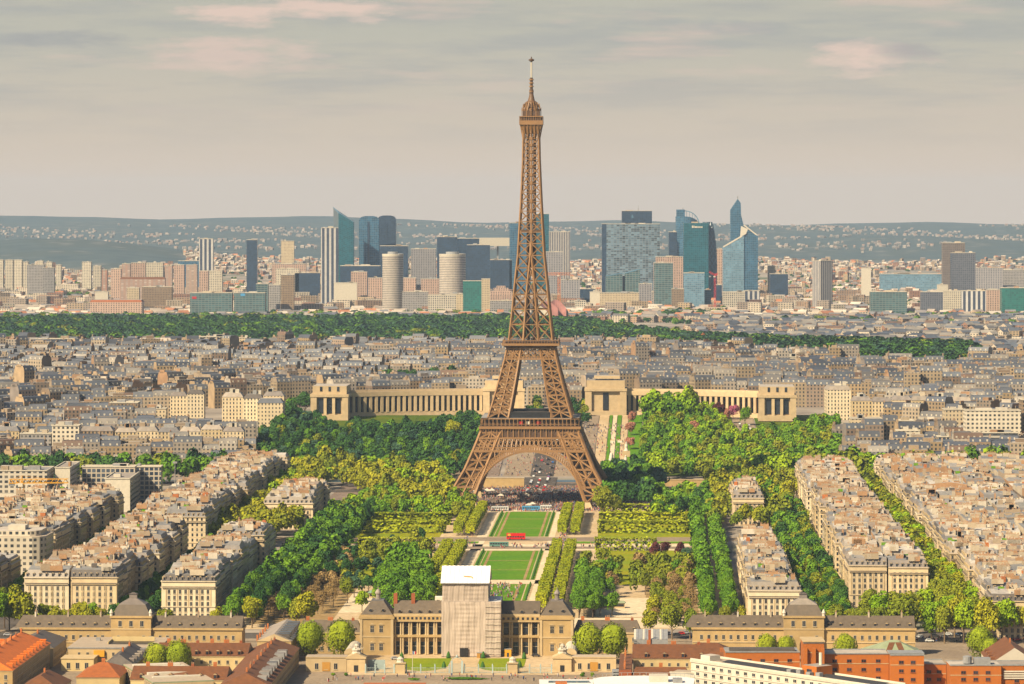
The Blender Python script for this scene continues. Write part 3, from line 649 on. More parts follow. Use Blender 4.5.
def crown_quads(seed, lumps=14, per=150, leaf=.062, tall=1.0, airy=0.0):   # unit crown, radius about 1, centre 0
    rng = np.random.default_rng(seed); out = []
    for k in range(lumps):
        d = rng.normal(0, 1, 3); d /= np.linalg.norm(d); rr = rng.uniform(.25, .72) if k else 0
        cc = d * rr * np.array([1, 1, .8 * tall]); cc[2] += .05; lr = rng.uniform(.30, .50) if k else .6
        p = rng.normal(0, 1, (per if k else per * 2, 3)); p /= np.linalg.norm(p, axis=1)[:, None]
        p[:, 2] = np.where(p[:, 2] < -.5, -p[:, 2], p[:, 2])
        q = cc + p * lr * rng.uniform(.8 - airy, 1.08, (len(p), 1)) * np.array([1, 1, .9 * tall])
        out.append(quads_at(q, p, leaf, rng))
    co = np.concatenate(out); uv = np.stack([np.zeros(len(co)), rng.uniform(0, 1, len(co))], 1)
    return co, uv
CROWN = {}
def ball(seed, n=1700, leaf=.045):
    rng = np.random.default_rng(seed); p = rng.normal(0, 1, (n, 3)); p /= np.linalg.norm(p, axis=1)[:, None]; f = 1 + .11 * np.sin(p[:, 0] * 4 + seed) * np.cos(p[:, 2] * 4) - .16 * p[:, 2] + .05 * np.sin(p[:, 1] * 9)
    co = quads_at(p * (f * rng.uniform(.9, 1.02, n))[:, None], p * 2, leaf, rng)
    a, b = np.meshgrid(np.linspace(0, 2 * np.pi, 19)[:-1], np.linspace(.02, np.pi - .02, 10)[:-1]); a = a.ravel(); b = b.ravel(); da, db = 2 * np.pi / 18, (np.pi - .04) / 9
    P = lambda u, v: np.stack([np.cos(u) * np.sin(v), np.sin(u) * np.sin(v), np.cos(v)], 1) * .80
    co = np.concatenate([co, np.stack([P(a, b), P(a, b + db), P(a + da, b + db), P(a + da, b)], 1)]); n = len(co)
    return co, np.stack([np.zeros(n), rng.uniform(0, 1, n)], 1)
BALL = [mesh_np('crown_ball', *ball(700 + v), [FOL['ballgreen']]) for v in range(3)]
for i, k in enumerate(FOL):
    for v in range(4):
        co, uv = crown_quads(100 + i * 10 + v, *((18, 46, .05, 1.0, .5) if k in ('bare',) else (14, 150, .062, 1.0 + .12 * v)))
        CROWN[k, v] = mesh_np('crown_' + k, co, uv, [FOL[k]])
LOWC = [crown_quads(900 + v, 9, 42, .115, 1.0 + .1 * v) for v in range(5)]
TINYC = [crown_quads(950 + v, 6, 24, .155, .9) for v in range(5)]
def trunk_mesh(h, r, mat):
    mb = MB(0); mb.lathe(0, 0, [(r * 1.5, 0), (r, .12 * h), (r * .75, .6 * h), (r * .45, h)], 7, mat)
    for k in range(5):
        a = k * 1.3; mb.bar((0, 0, h * (.5 + .08 * k)), (math.cos(a) * h * .42, math.sin(a) * h * .42, h * (.85 + .06 * k)), r * .7, mat, r * .25)
    return mb.mesh('trunk')
TRUNK = trunk_mesh(8.0, .32, 'bark'); TRUNKP = trunk_mesh(8.0, .34, 'bark_pale')
TREES = []           # (x, y, kind, height, label, group, name)
def put(x, y, kind, h, label, group=None, name='tree'): TREES.append((x, y, kind, h, label, group, name))
ZONES = []
def fill(poly, kinds, spacing, hs, label, group, name='tree', keep=None):
    ZONES.append(poly)
    xs = [p[0] for p in poly]; ys = [p[1] for p in poly]; got = []
    n = int((max(xs) - min(xs)) * (max(ys) - min(ys)) / spacing ** 2 * 5)
    for _ in range(n):
        x = random.uniform(min(xs), max(xs)); y = random.uniform(min(ys), max(ys))
        if not inside(poly, x, y) or (y > 2990 and 'below' in group and random.random() < 0) or any((x - a) ** 2 + (y - b) ** 2 < spacing ** 2 for a, b in got): continue
        if keep and not keep(x, y): continue
        got.append((x, y)); i = random.choices(range(len(kinds)), [w for _, w in kinds])[0]
        lb = label if isinstance(label, str) else label[i]
        put(x, y, kinds[i][0], random.uniform(*hs) * (.76 if 'palace wing' in lb and y > 2990 else 1), lb, group if isinstance(label, str) else group + ' ' + kinds[i][0], name)
def zpx(pts, zo=8): return [ptd(px, py, zo) for px, py in pts]
def row(s, t0, t1, step, kind, hs, label, group, name='plane_tree', js=.6):
    t = t0
    while t < t1:
        x, y = st(s + random.uniform(-js, js), t); k = kind if isinstance(kind, str) else random.choice(kind)
        put(x, y, k, random.uniform(*hs), label, group, name); t += step * random.uniform(.85, 1.15)
# street and park rows
for s in (238.5, 244.5, 250.5): row(s, 1900, 2830, 9.5, ['olive', 'bright', 'olive', 'yellow'], (15, 19), 'olive green plane tree in the double row between the two broad right-hand apartment blocks', 'trees of the right avenue')
for s in (116.5, 128): row(s, 1925, 2640, 7.2, 'green', (12.5, 14.5), 'clipped dark green chestnut in the double row at the right park edge', 'right park edge chestnuts', 'chestnut_tree')
for s in (169, 178, 187): row(s, 1905, 2600, 10, ['green', 'dark', 'green', 'olive'], (10, 14), 'small green street tree between the narrow right block and the broad one', 'right street trees')
for s in (-171, -185): row(s, 1900, 2500, 10, ['dark', 'green'], (10, 12.5), 'dark green street tree in the shaded gap between the two left apartment rows', 'left street trees')
for s in (-128, -117, -104): row(s, 1945 if s > -110 else 1915, 2560, 8.5, ['green', 'green', 'dark'], (13, 17), 'dense mid green tree in the broad band along the left park edge', 'left park edge trees', 'chestnut_tree')
# plane trees before the avenue in front of the apartment blocks
for px, py, k, h in ((672, 640, 'olive', 17), (690, 640, 'olive', 16), (650, 636, 'yellow', 14), (708, 632, 'olive', 11), (726, 626, 'olive', 10), (742, 624, 'yellow', 9), (757, 622, 'olive', 9), (850, 630, 'olive', 10), (866, 628, 'yellow', 9), (880, 628, 'olive', 10)):
    put(*at(px, py), k, h, 'yellow green plane tree standing along the avenue behind the right stone barracks', 'avenue planes behind right barracks', 'plane_tree')
for i, px in enumerate(range(906, 1030, 12)):
    put(*at(px + random.uniform(-3, 3), 640 + random.uniform(-6, 6)), ['olive', 'yellow', 'bright'][i % 3], random.uniform(19, 23), 'tall yellow green plane tree in the front row at the far right avenue', 'tall planes at right avenue foot', 'plane_tree')
for i, px in enumerate(range(868, 1036, 15)):
    put(*at(px + random.uniform(-3, 3), 627 + random.uniform(-3, 3)), ['olive', 'bright', 'olive'][i % 3], random.uniform(17, 21), 'olive green plane tree in the rear row below the right-hand apartment blocks', 'rear planes at right avenue foot', 'plane_tree')
for px in range(838, 906, 10):
    put(*at(px, 631), ['olive', 'yellow'][px % 2], random.uniform(11, 13), 'low yellow green tree peeping over the roof of the right barracks', 'trees over right barracks roof', 'plane_tree')
for px in range(-6, 132, 9):
    put(*at(px + random.uniform(-3, 3), 632 + random.uniform(-5, 5)), 'bright' if px < 20 else random.choice(['yellow', 'olive', 'bright']), random.uniform(20, 24) if px < 22 else random.uniform(11, 15), 'tall light green tree left of the left stone barracks' if px < 22 else 'yellow green tree in front of the left apartment facade behind the left barracks', 'tall trees left of barracks' if px < 22 else 'trees before left facades', 'plane_tree')
for px, py, k, h, lb in ((166, 634, 'olive', 13, 'olive tree before the facade of the middle left apartment block'), (215, 633, 'yellow', 12, 'yellow green tree at the right corner of the middle left apartment block'),
    (252, 628, 'yellow', 17, 'round yellow tree behind the zinc sheds left of the palace school'), (306, 630, 'yellow', 20, 'tall yellow green tree with two crowns on the bare lawn'), (296, 628, 'olive', 16, 'lower olive tree leaning on the tall yellow one'),
    (300, 592, 'olive', 9, 'small olive tree on the sandy ground left'), (332, 585, 'dark', 13, 'dark round tree left of the sandy clearing'), (347, 583, 'dark', 14, 'dark round tree right of its twin by the sandy clearing'),
    (362, 612, 'bright', 12, 'light green tree behind the left wing roof of the palace school'), (378, 604, 'bright', 11, 'light green tree beside the clipped trees behind the left wing'),
    (321, 512, 'pink', 9, 'pink blossoming tree beside the small left apartment block'),
    (655, 560, 'purple', 11, 'dark purple plum tree, left one of a pair in the right park'), (665, 558, 'purple', 10, 'dark purple plum tree, right one of a pair in the right park'), (680, 560, 'purple', 11, 'purple leaved tree beside the blue green bush in the right park'), (687, 562, 'bluegreen', 9, 'blue green rounded conifer in the right park'),
    (604, 520, 'olive', 22, 'broad yellow olive tree hiding the right foot of the tower'), (616, 516, 'olive', 16, 'smaller olive tree right of the tower foot'),
    (453, 462, 'yellow', 22, 'single yellow round tree left of the tower below the dark wood'),
    (672, 624, 'olive', 16, 'thin olive tree on the pale sand right'), (655, 622, 'yellow', 15, 'thin yellow tree on the pale sand right'), (600, 616, 'green', 13, 'small green tree with bare stem left of the pale terrace'), (612, 616, 'green', 13, 'small green tree with bare stem at the pale terrace edge'), (584, 616, 'green', 14, 'green tree with bare stem right of the clipped rows')):
    put(*at(px, py), k, h, lb, None, 'tree')
for px, py, k, h, lb in ((719, 420, 'purple', 15, 'dark purple beech before the right colonnade'), (733, 420, 'pink', 14, 'pink flowering tree before the right colonnade'), (727, 424, 'rust', 13, 'rose brown tree beside the pink one'), (694, 436, 'rust', 13, 'rusty bare tree below the right colonnade'), (703, 421, 'olive', 16, 'olive tree before the right colonnade'), (745, 426, 'green', 17, 'green tree at the end pavilion of the right colonnade'),
    (632, 424, 'rust', 12, 'tallest rust red tree beside the palace steps'), (631, 436, 'rust', 12, 'rust red tree in the middle of the palace steps row'), (630, 450, 'rust', 12, 'lowest rust red tree of the palace steps row'),
    (305, 418, 'dark', 26, 'dark pointed tree left of the left palace wing')):
    put(*ptd(px, py), k, h, lb, None, 'tree')
# four clipped round trees before the palace school, and others among the barracks
for px, py, h, lb in ((310, 659, 19, 'bright round tree left of its neighbour before the left wing'), (341, 660, 20, 'bright round tree nearest the left sculpted lodge'), (589, 664, 20, 'bright round tree nearest the right sculpted lodge'), (613, 664, 20, 'bright round tree beside the red chimney block'),
    (157, 676, 16, 'bright round tree in the brown roofed courtyard, left one'), (178, 676, 17, 'bright round tree in the brown roofed courtyard, right one'), (767, 662, 14, 'bright round tree before the right barracks, left of a pair'), (786, 662, 13, 'bright round tree before the right barracks, right of a pair'), (846, 664, 15, 'bright round tree before the right barracks beside the green metal roof'), (980, 660, 17, 'broad bright tree left of the brown gabled house'), (990, 664, 13, 'lower bright tree beside the brown gabled house')):
    x, y = at(px, py); put(x, y, 'bright', h, lb, None, 'round_tree')
for s in (-242, -258): row(s, 1990, 2800, 12, ['green', 'olive'], (10, 13), 'small street tree between the two left-hand apartment blocks', 'street trees between left blocks')
# groves
fill(zpx([(262, 604), (330, 598), (352, 560), (345, 545), (300, 575)]), [('bare', 1)], 8, (9, 12), 'brown leafless tree on the bare ground left of the sandy clearing', 'bare trees left')
fill(zpx([(655, 612), (692, 612), (692, 560), (655, 580)]), [('bare', 2), ('olive', 1)], 8, (9, 13), ['brown leafless tree on the soil beside the right chestnut rows', 'thin olive tree on the soil beside the right chestnut rows'], 'bare trees right')
fill(zpx([(383, 603), (425, 603), (428, 575), (412, 552), (398, 555), (385, 580)]), [('green', 1)], 8, (15, 20), 'big fresh green tree in the clump behind the left wing of the palace school', 'clump behind left wing')
fill(zpx([(345, 590), (385, 575), (400, 550), (430, 546), (420, 528), (340, 545)]), [('dark', 1.4), ('olive', 3), ('bluegreen', .8)], 13, (9, 14), ['dark tree in the left park interior', 'olive tree in the left park interior', 'blue green tree in the left park interior'], 'left park interior')
fill(zpx([(330, 512), (470, 512), (470, 488), (405, 478)]), [('bright', 2), ('olive', 2), ('green', 2)], 11, (11, 16), ['bright green tree below the left foot of the tower', 'olive tree below the left foot of the tower', 'deep green tree below the left foot of the tower'], 'below left tower foot')
fill(zpx([(275, 470), (325, 458), (440, 472), (455, 498), (430, 500), (330, 478), (290, 490), (268, 500)]), [('yellow', 4), ('olive', 2), ('bright', 1)], 12, (16, 21), ['sunlit yellow tree in the wood left of the tower', 'olive tree in the sunlit wood left of the tower', 'bright green tree in the sunlit wood left of the tower'], 'sunlit wood left')
fill(zpx([(208, 540), (240, 545), (300, 520), (322, 502), (270, 500), (215, 515)]), [('yellow', 4), ('olive', 1.5)], 9.5, (16, 20), ['yellow green tree between the small left apartment blocks', 'olive tree between the small left apartment blocks'], 'between small left blocks')
fill(zpx([(250, 452), (285, 405), (330, 422), (420, 424), (472, 412), (484, 430), (468, 466), (440, 472), (330, 458)]), [('dark', 3), ('bluegreen', .7), ('olive', .3), ('green', 1)], 9.2, (15, 20), ['dark green tree in the wood below the left palace wing', 'blue green tree in the wood below the left palace wing', 'olive tree in the wood below the left palace wing', 'mid green tree in the wood below the left palace wing'], 'dark wood below left wing')
for px, w, n in ((366, 9, 3), (408, 8, 3), (436, 6, 2), (462, 11, 5)):
    for k in range(n): D = 3120 + random.uniform(0, 70); x = atD(px + random.uniform(-w, w), D); put(x, D, 'dark', random.uniform(16, 21), 'tall dark tree standing close before the left colonnade', 'trees before left colonnade')
fill(zpx([(606, 500), (650, 500), (660, 480), (640, 462), (606, 470)]), [('dark', 3), ('bluegreen', 1), ('green', 1)], 11, (15, 21), ['dark tree right of the tower foot', 'blue green tree right of the tower foot', 'green tree right of the tower foot'], 'right of tower foot')
fill(zpx([(640, 450), (650, 400), (690, 395), (735, 430), (800, 424), (835, 420), (838, 470), (760, 472), (660, 470)]), [('bright', 3), ('green', 3), ('olive', 2)], 9.5, (15, 20), ['bright green tree in the wood below the right palace wing', 'deep green tree in the wood below the right palace wing', 'olive tree in the wood below the right palace wing'], 'wood below right wing')
fill(zpx([(645, 415), (650, 405), (685, 402), (695, 415)], 8), [('bright', 2), ('green', 1)], 12, (22, 27), ['tall bright tree close before the right colonnade', 'tall green tree close before the right colonnade'], 'trees before right colonnade')
fill(zpx([(700, 520), (788, 520), (795, 470), (700, 462), (720, 500)]), [('olive', 4), ('yellow', 2), ('green', 1)], 12, (15, 20), ['olive tree between the small right apartment blocks', 'yellow tree between the small right apartment blocks', 'green tree between the small right apartment blocks'], 'between small right blocks')
fill(zpx([(655, 513), (702, 513), (705, 490), (660, 490)]), [('green', 2), ('dark', 1), ('bright', 1)], 11, (12, 17), ['green tree above the long clipped hedges right', 'dark tree above the long clipped hedges right', 'bright tree above the long clipped hedges right'], 'above right hedges')
for s in (49, 57): row(s, 1950, 2140, 7.5, 'green', (13, 16), 'bright green tree in the short double row beside the right clipped trees', 'short green double row', 'chestnut_tree')
fill(zpx([(600, 586), (640, 582), (680, 575), (690, 556), (600, 553), (575, 560)]), [('green', 2), ('olive', 3), ('dark', .5), ('bare', 1)], 13.5, (10, 15), ['green tree in the right park beside the clipped rows', 'olive tree in the right park beside the clipped rows', 'dark tree in the right park beside the clipped rows', 'bare tree in the right park beside the clipped rows'], 'right park interior')
fill(zpx([(786, 480), (822, 480), (815, 420), (835, 415), (848, 465)], 8), [('green', 2), ('olive', 1)], 11, (14, 18), ['green tree at the top of the right street', 'olive tree at the top of the right street'], 'top of right street')
fill([(190, 2850), (440, 2850), (440, 2898), (190, 2898)], [('green', 2), ('olive', 2), ('bright', 1)], 11, (24, 29), ['green tree on the quay before the right town houses', 'olive tree on the quay before the right town houses', 'bright tree on the quay before the right town houses'], 'quay trees right')
fill([(-420, 2866), (-205, 2866), (-200, 2899), (-420, 2899)], [('green', 3), ('dark', 2), ('olive', 1)], 11, (23, 27), ['green tree on the quay before the left town houses', 'dark tree on the quay before the left town houses', 'olive tree on the quay before the left town houses'], 'quay trees left')
fill(zpx([(384, 388), (470, 388), (470, 378), (386, 378)], 10), [('dark', 1)], 14, (18, 24), 'dark tree on the hill behind the left colonnade', 'hill trees')
fill(zpx([(520, 420), (590, 420), (585, 400), (535, 398)], 8), [('dark', 2), ('olive', 1)], 14, (14, 18), ['dark tree in the square between the palace wings', 'olive tree in the square between the palace wings'], 'square trees')
def make_trees():
    T = sorted([t for t in TREES if t[1] > 1500], key=lambda t: t[1]); seen = set()
    named = [t for t in T if t[5] is None]; rest = [t for t in T if t[5] is not None]
    for x, y, k, h, lb, g, nm in named + rest[:460]:
        r = thing(nm, lb, 'tree', (x, y, hgt(x, y) - .1), random.uniform(0, 6.28), g)
        w = h * random.uniform(.33, .41) if nm != 'chestnut_tree' else 4.6
        if nm == 'round_tree': link('crown', random.choice(BALL), r, (0, 0, h * .58), None, (h * .37, h * .37, h * .44))
        else: link('crown', CROWN[k, random.randrange(4)], r, (0, 0, h * .6), None, (w, w * random.uniform(.9, 1.1), h * .44))
        link('trunk', TRUNKP if k in ('olive', 'bare', 'yellow') else TRUNK, r, None, None, h / 16)
    kinds = list(FOL); co = []; uv = []; mi = []
    for x, y, k, h, lb, g, nm in rest[460:]:
        c, u = LOWC[random.randrange(5)]; w = h * random.uniform(.36, .44); a = random.uniform(0, 6.28)
        rot = np.array([[math.cos(a), -math.sin(a), 0], [math.sin(a), math.cos(a), 0], [0, 0, 1]])
        co.append((c @ rot.T) * np.array([w, w, h * .46]) + np.array([x, y, hgt(x, y) + h * .55]))
        u = u.copy(); u[:, 0] = random.random(); uv.append(u); mi.append(np.full(len(c), kinds.index(k)))
    tag(link('tree_mass', mesh_np('tree_mass', np.concatenate(co), np.concatenate(uv), [FOL[k] for k in kinds], np.concatenate(mi))), 'remaining trees of the woods around the palace garden and quays', 'trees', None, 'stuff')
make_trees()
def make_wood():
    co = []; uv = []; mi = []; ks = ['dark', 'green', 'olive', 'bluegreen', 'bright']
    def clump(poly, sp, hs, wts, n):
        P = poly
        xs = [p[0] for p in P]; ys = [p[1] for p in P]
        for _ in range(n):
            x = random.uniform(min(xs), max(xs)); y = random.uniform(min(ys), max(ys))
            if not inside(P, x, y): continue
            c, u = TINYC[random.randrange(5)]; h = random.uniform(*hs); w = h * .62
            nz = math.sin(x * .013 + y * .004) + math.sin(x * .031 - y * .011)
            k = random.choices(range(5), [w_ * (1 + (.8 * nz if i in (2, 4) else -.4 * nz)) if 1 else w_ for i, w_ in enumerate(wts)])[0]
            co.append(c * np.array([w, w, h * .5]) + np.array([x, y, hgt(x, y) + h * .5]))
            u = u.copy(); u[:, 0] = random.random(); uv.append(u); mi.append(np.full(len(c), k))
    def wp(l): return [(atD(p, D), D) for p, D in l]
    clump(wp([(-60, 4560), (300, 4600), (560, 4640), (640, 4600), (720, 4430), (850, 3970), (962, 3830), (1000, 4000), (962, 4900), (850, 5350), (700, 5600), (640, 6000), (560, 6500), (-60, 6500)]), 20, (16, 24), (9, 2, .3, 2.4, .02), 10500)
    clump(wp([(700, 4480), (850, 3980), (962, 3840), (1000, 4000), (962, 4900), (850, 5300), (700, 5600)]), 20, (17, 23), (8, 2, .3, 2, 0), 2600)
    clump(wp([(-60, 6100), (140, 6000), (330, 6300), (420, 6700), (-60, 6750)]), 20, (15, 20), (2, 3, 2, 0, .5), 700)
    clump(wp([(970, 4150), (1045, 4200), (1045, 4300), (970, 4300)]), 20, (10, 15), (6, 3, .4, 1, 0), 60)
    clump(wp([(640, 6300), (950, 6500), (1050, 6600), (1050, 6700), (640, 6600)]), 20, (12, 16), (5, 2, .5, 0, 0), 60)
    # groves among the suburbs
    for px, D, n, wx in ((95, 7900, 60, 130), (70, 8200, 40, 110), (30, 8400, 25, 70), (110, 7300, 20, 60), (180, 7300, 25, 50), (520, 6900, 30, 90), (300, 6800, 30, 160), (640, 6800, 30, 120), (455, 6900, 25, 110), (560, 6750, 30, 120), (700, 7000, 20, 100), (980, 6700, 30, 140), (850, 6500, 20, 120)):
        x = atD(px, D); clump([(x - wx, D - 60), (x + wx, D - 60), (x + wx, D + 60), (x - wx, D + 60)], 20, (14, 20), (3, 3, 2, 1, 0), n)
    for _ in range(420):            # street trees and gardens of the town behind the palace
        D = random.uniform(3400, 4500); x = atD(random.uniform(-20, 1040), D); clump([(x - 4, D - 4), (x + 4, D - 4), (x, D + 4)], 20, (9, 15), (4, 3, 1, 1, 0), 2)
    for _ in range(800):            # trees between the farther suburbs
        D = random.uniform(7800, 11000); px = random.uniform(-20, 1044); x = atD(px, D); clump([(x - 9, D - 9), (x + 9, D - 9), (x, D + 9)], 20, (7, 11), (4, 1, 0, 5, 0), 2) if px > 190 else None
    for _ in range(900):            # garden trees among the nearer suburbs
        D = random.uniform(6350, 9000); px = random.uniform(-20, 1044); x = atD(px, D); clump([(x - 9, D - 9), (x + 9, D - 9), (x, D + 9)], 20, (9, 15), (5, 4, 2, 1, .3), 3)
    tag(link('distant_wood', mesh_np('distant_wood', np.concatenate(co), np.concatenate(uv), [FOL[k] for k in ks], np.concatenate(mi))), 'broad dark wood behind the town, with groves among far suburbs', 'wood', None, 'stuff')
make_wood()
# clipped trees and hedges of the formal park
def boxcrown(seed, n, leaf):
    rng = np.random.default_rng(seed); p = rng.uniform(-1, 1, (n, 3)); ax = rng.choice([0, 0, 1, 1, 2, 2, 2], n); sg = np.where(rng.uniform(size=n) < .5, -1, 1)
    sg = np.where(ax == 2, 1, sg); nr = np.zeros((n, 3)); nr[np.arange(n), ax] = sg
    p[np.arange(n), ax] = sg * rng.uniform(.86, 1.02, n); p[:, 2] += .07 * np.sin(p[:, 0] * 4 + seed) * np.cos(p[:, 1] * 4)
    return quads_at(p, nr * 1.8, leaf, rng), np.stack([np.zeros(n), rng.uniform(0, 1, n)], 1)
BOX = []; LONG = []
for v in range(4):
    co, uv = boxcrown(300 + v, 700, .12); BOX.append(mesh_np('clipped_crown', co, uv, [FOL['hedge']]))
    rng = np.random.default_rng(400 + v); n = 1500
    co, uv = boxcrown(320 + v, n, .05); c = co.mean(axis=1, keepdims=True); co = c + (co - c) * np.array([.55, 6, 2.6]); LONG.append(mesh_np('hedge_leaves', co, uv, [FOL['hedge']]))
def clipped(s, t, w, d, h, lb, g):
    r = thing('clipped_tree', lb, 'tree', (*st(s, t), 0.1), ROT, g); zc = h * .62
    link('crown', random.choice(BOX), r, (0, 0, zc), None, (w / 2, d / 2, h - zc)); link('trunk', TRUNK, r, None, None, h / 20)
for side, rows in (('left', (-30.5, -39)), ('right', (28.8, 37.2))):
    for rs in rows:
        t = 1990 if side == 'right' else 1975
        while t < 2610:
            if not 2325 < t < 2432: clipped(rs + random.uniform(-.4, .4), t, 5.8, 7.0, random.uniform(7.6, 8.6), 'boxy yellow green clipped tree in the double row on the %s of the lawns' % side, side + ' clipped rows')
            t += 9.6
def hedge(s0, s1, t, d, h, lb, mesh):
    r = tag(link('clipped_hedge', mesh, None, (*st((s0 + s1) / 2, t), h / 2), ROT, ((s1 - s0) / 2, d / 2, h / 2)), lb, 'hedge')
for i, (t, pos) in enumerate(((2590, 'farthest'), (2520, 'second farthest'), (2455, 'third farthest'), (2330, 'nearest'))):
    hedge(52, 112 if t > 2400 else 90, t, 9, 8, 'long clipped yellow green hedge right of the lawns, %s from the viewer' % pos, LONG[i])
    hedge(-112 if t > 2400 else -95, -48, t, 9, 8, 'long clipped yellow green hedge left of the lawns, %s from the viewer' % pos, LONG[3 - i])
yew = MB(0); yew.lathe(0, 0, [(.9, 0), (1.0, .5), (.8, 1.6), (.3, 2.8), (0, 3.0)], 8, 'leaf_dark'); yew = yew.mesh('yew')
for side, s, rg in (('right', 18.8, ((2040, 2120), (2152, 2325), (2430, 2615))), ('left', -17.1, ((2152, 2325), (2430, 2615)))):
    for a, b in rg:
        t = a
        while t < b:
            r = tag(link('clipped_yew', yew, None, (*st(s, t), .15), random.uniform(0, 6), random.uniform(.6, .8)), 'small dark cone of yew in the line along the %s edge of the lawns' % side, 'shrub', side + ' yews'); t += 9.5
# ------------------------------------------------------------ apartment blocks
def window_mesh(w, h, frame='pale_frame', pane='glass_dark', fw=.16, split=False):
    mb = MB(0); mb.box(-w / 2 - fw, -.10, -fw, w / 2 + fw, .05, h + fw, frame); mb.box(-.04, -.16, 0, .04, -.132, h, frame); mb.box(-w / 2 - .25, -.28, -fw - .14, w / 2 + .25, -.102, -fw, frame)
    pm = MB(0) if split else mb; pm.box(-w / 2, -.13, 0, w / 2, -.102, h, pane); me = mb.mesh('window')
    if split: PANE[me.name] = pm.mesh('pane')
    return me
PANE = {}
WIN = window_mesh(1.15, 2.0); WINS = window_mesh(1.0, 1.5); WINB = window_mesh(1.5, 2.6, split=True); WINW = window_mesh(1.9, 1.4, 'white_paint', split=True); WINO = window_mesh(1.25, 1.35, 'brick_red', split=True); WINP = window_mesh(1.9, 1.25, 'brick_red', split=True)
def windows(root, p, q, zs, bay, mesh=WIN, margin=1.2, name='window', parent=None):
    L = math.hypot(q[0] - p[0], q[1] - p[1]); n = max(1, int((L - 2 * margin) / bay)); ux, uy = (q[0] - p[0]) / L, (q[1] - p[1]) / L
    a = math.atan2(uy, ux)
    for k in range(n):
        d = L / 2 + (k - (n - 1) / 2) * bay
        for z in zs:
            o = link(name, mesh, parent or root, (p[0] + ux * d, p[1] + uy * d, z), a)
            if mesh.name in PANE: link('pane', PANE[mesh.name], o)
def chim_mesh(L, h, seed, wall='party_wall'):
    rnd = random.Random(seed); mb = MB(seed % 50); mb.box(-L / 2, -.38, 0, L / 2, .38, h, wall); n = int(L / .62)
    for k in range(n):
        if rnd.random() < .2: continue
        x = -L / 2 + (k + .5) * L / n; hh = rnd.uniform(.5, 1.1); mb.box(x - .17, -.17, h, x + .17, .17, h + hh, 'clay_pot')
    return mb.mesh('chimney')
CHIM = [chim_mesh(L, h, i * 3 + 1) for i, (L, h) in enumerate(((3, 2.4), (4.5, 2.8), (6, 2.2), (7.5, 3), (5, 3.6), (2.2, 3), (4, 2), (6.5, 2.6)))]
STACK = [chim_mesh(1.6, 3.0, 91, 'terracotta'), chim_mesh(2.4, 2.6, 92, 'terracotta'), chim_mesh(1.3, 2.2, 93, 'brick_red')]
def dormer_mesh(w=1.3, h=1.9, d=2.2, cap='zinc'):
    mb = MB(); mb.box(-w / 2, 0, 0, w / 2, d, h, cap); mb.box(-w * .33, -.03, .2, w * .33, -.003, h * .82, 'glass_dark'); mb.gable(-w / 2 - .1, -.15, w / 2 + .1, d, h, h + .45, cap, 'y', 0, 'pale_stone'); return mb.mesh('dormer')
DORM = dormer_mesh(); DORMZ = dormer_mesh(1.5, 1.7, 2.4, 'slate_warm'); DORMB = dormer_mesh(1.7, 1.8, 2.6, 'brown_tile'); DORMO = dormer_mesh(1.7, 1.8, 2.8, 'orange_tile')
SIDES = {'F': lambda a, b, c, d: ((a, b), (c, b)), 'R': lambda a, b, c, d: ((c, b), (c, d)), 'B': lambda a, b, c, d: ((c, d), (a, d)), 'L': lambda a, b, c, d: ((a, d), (a, b))}
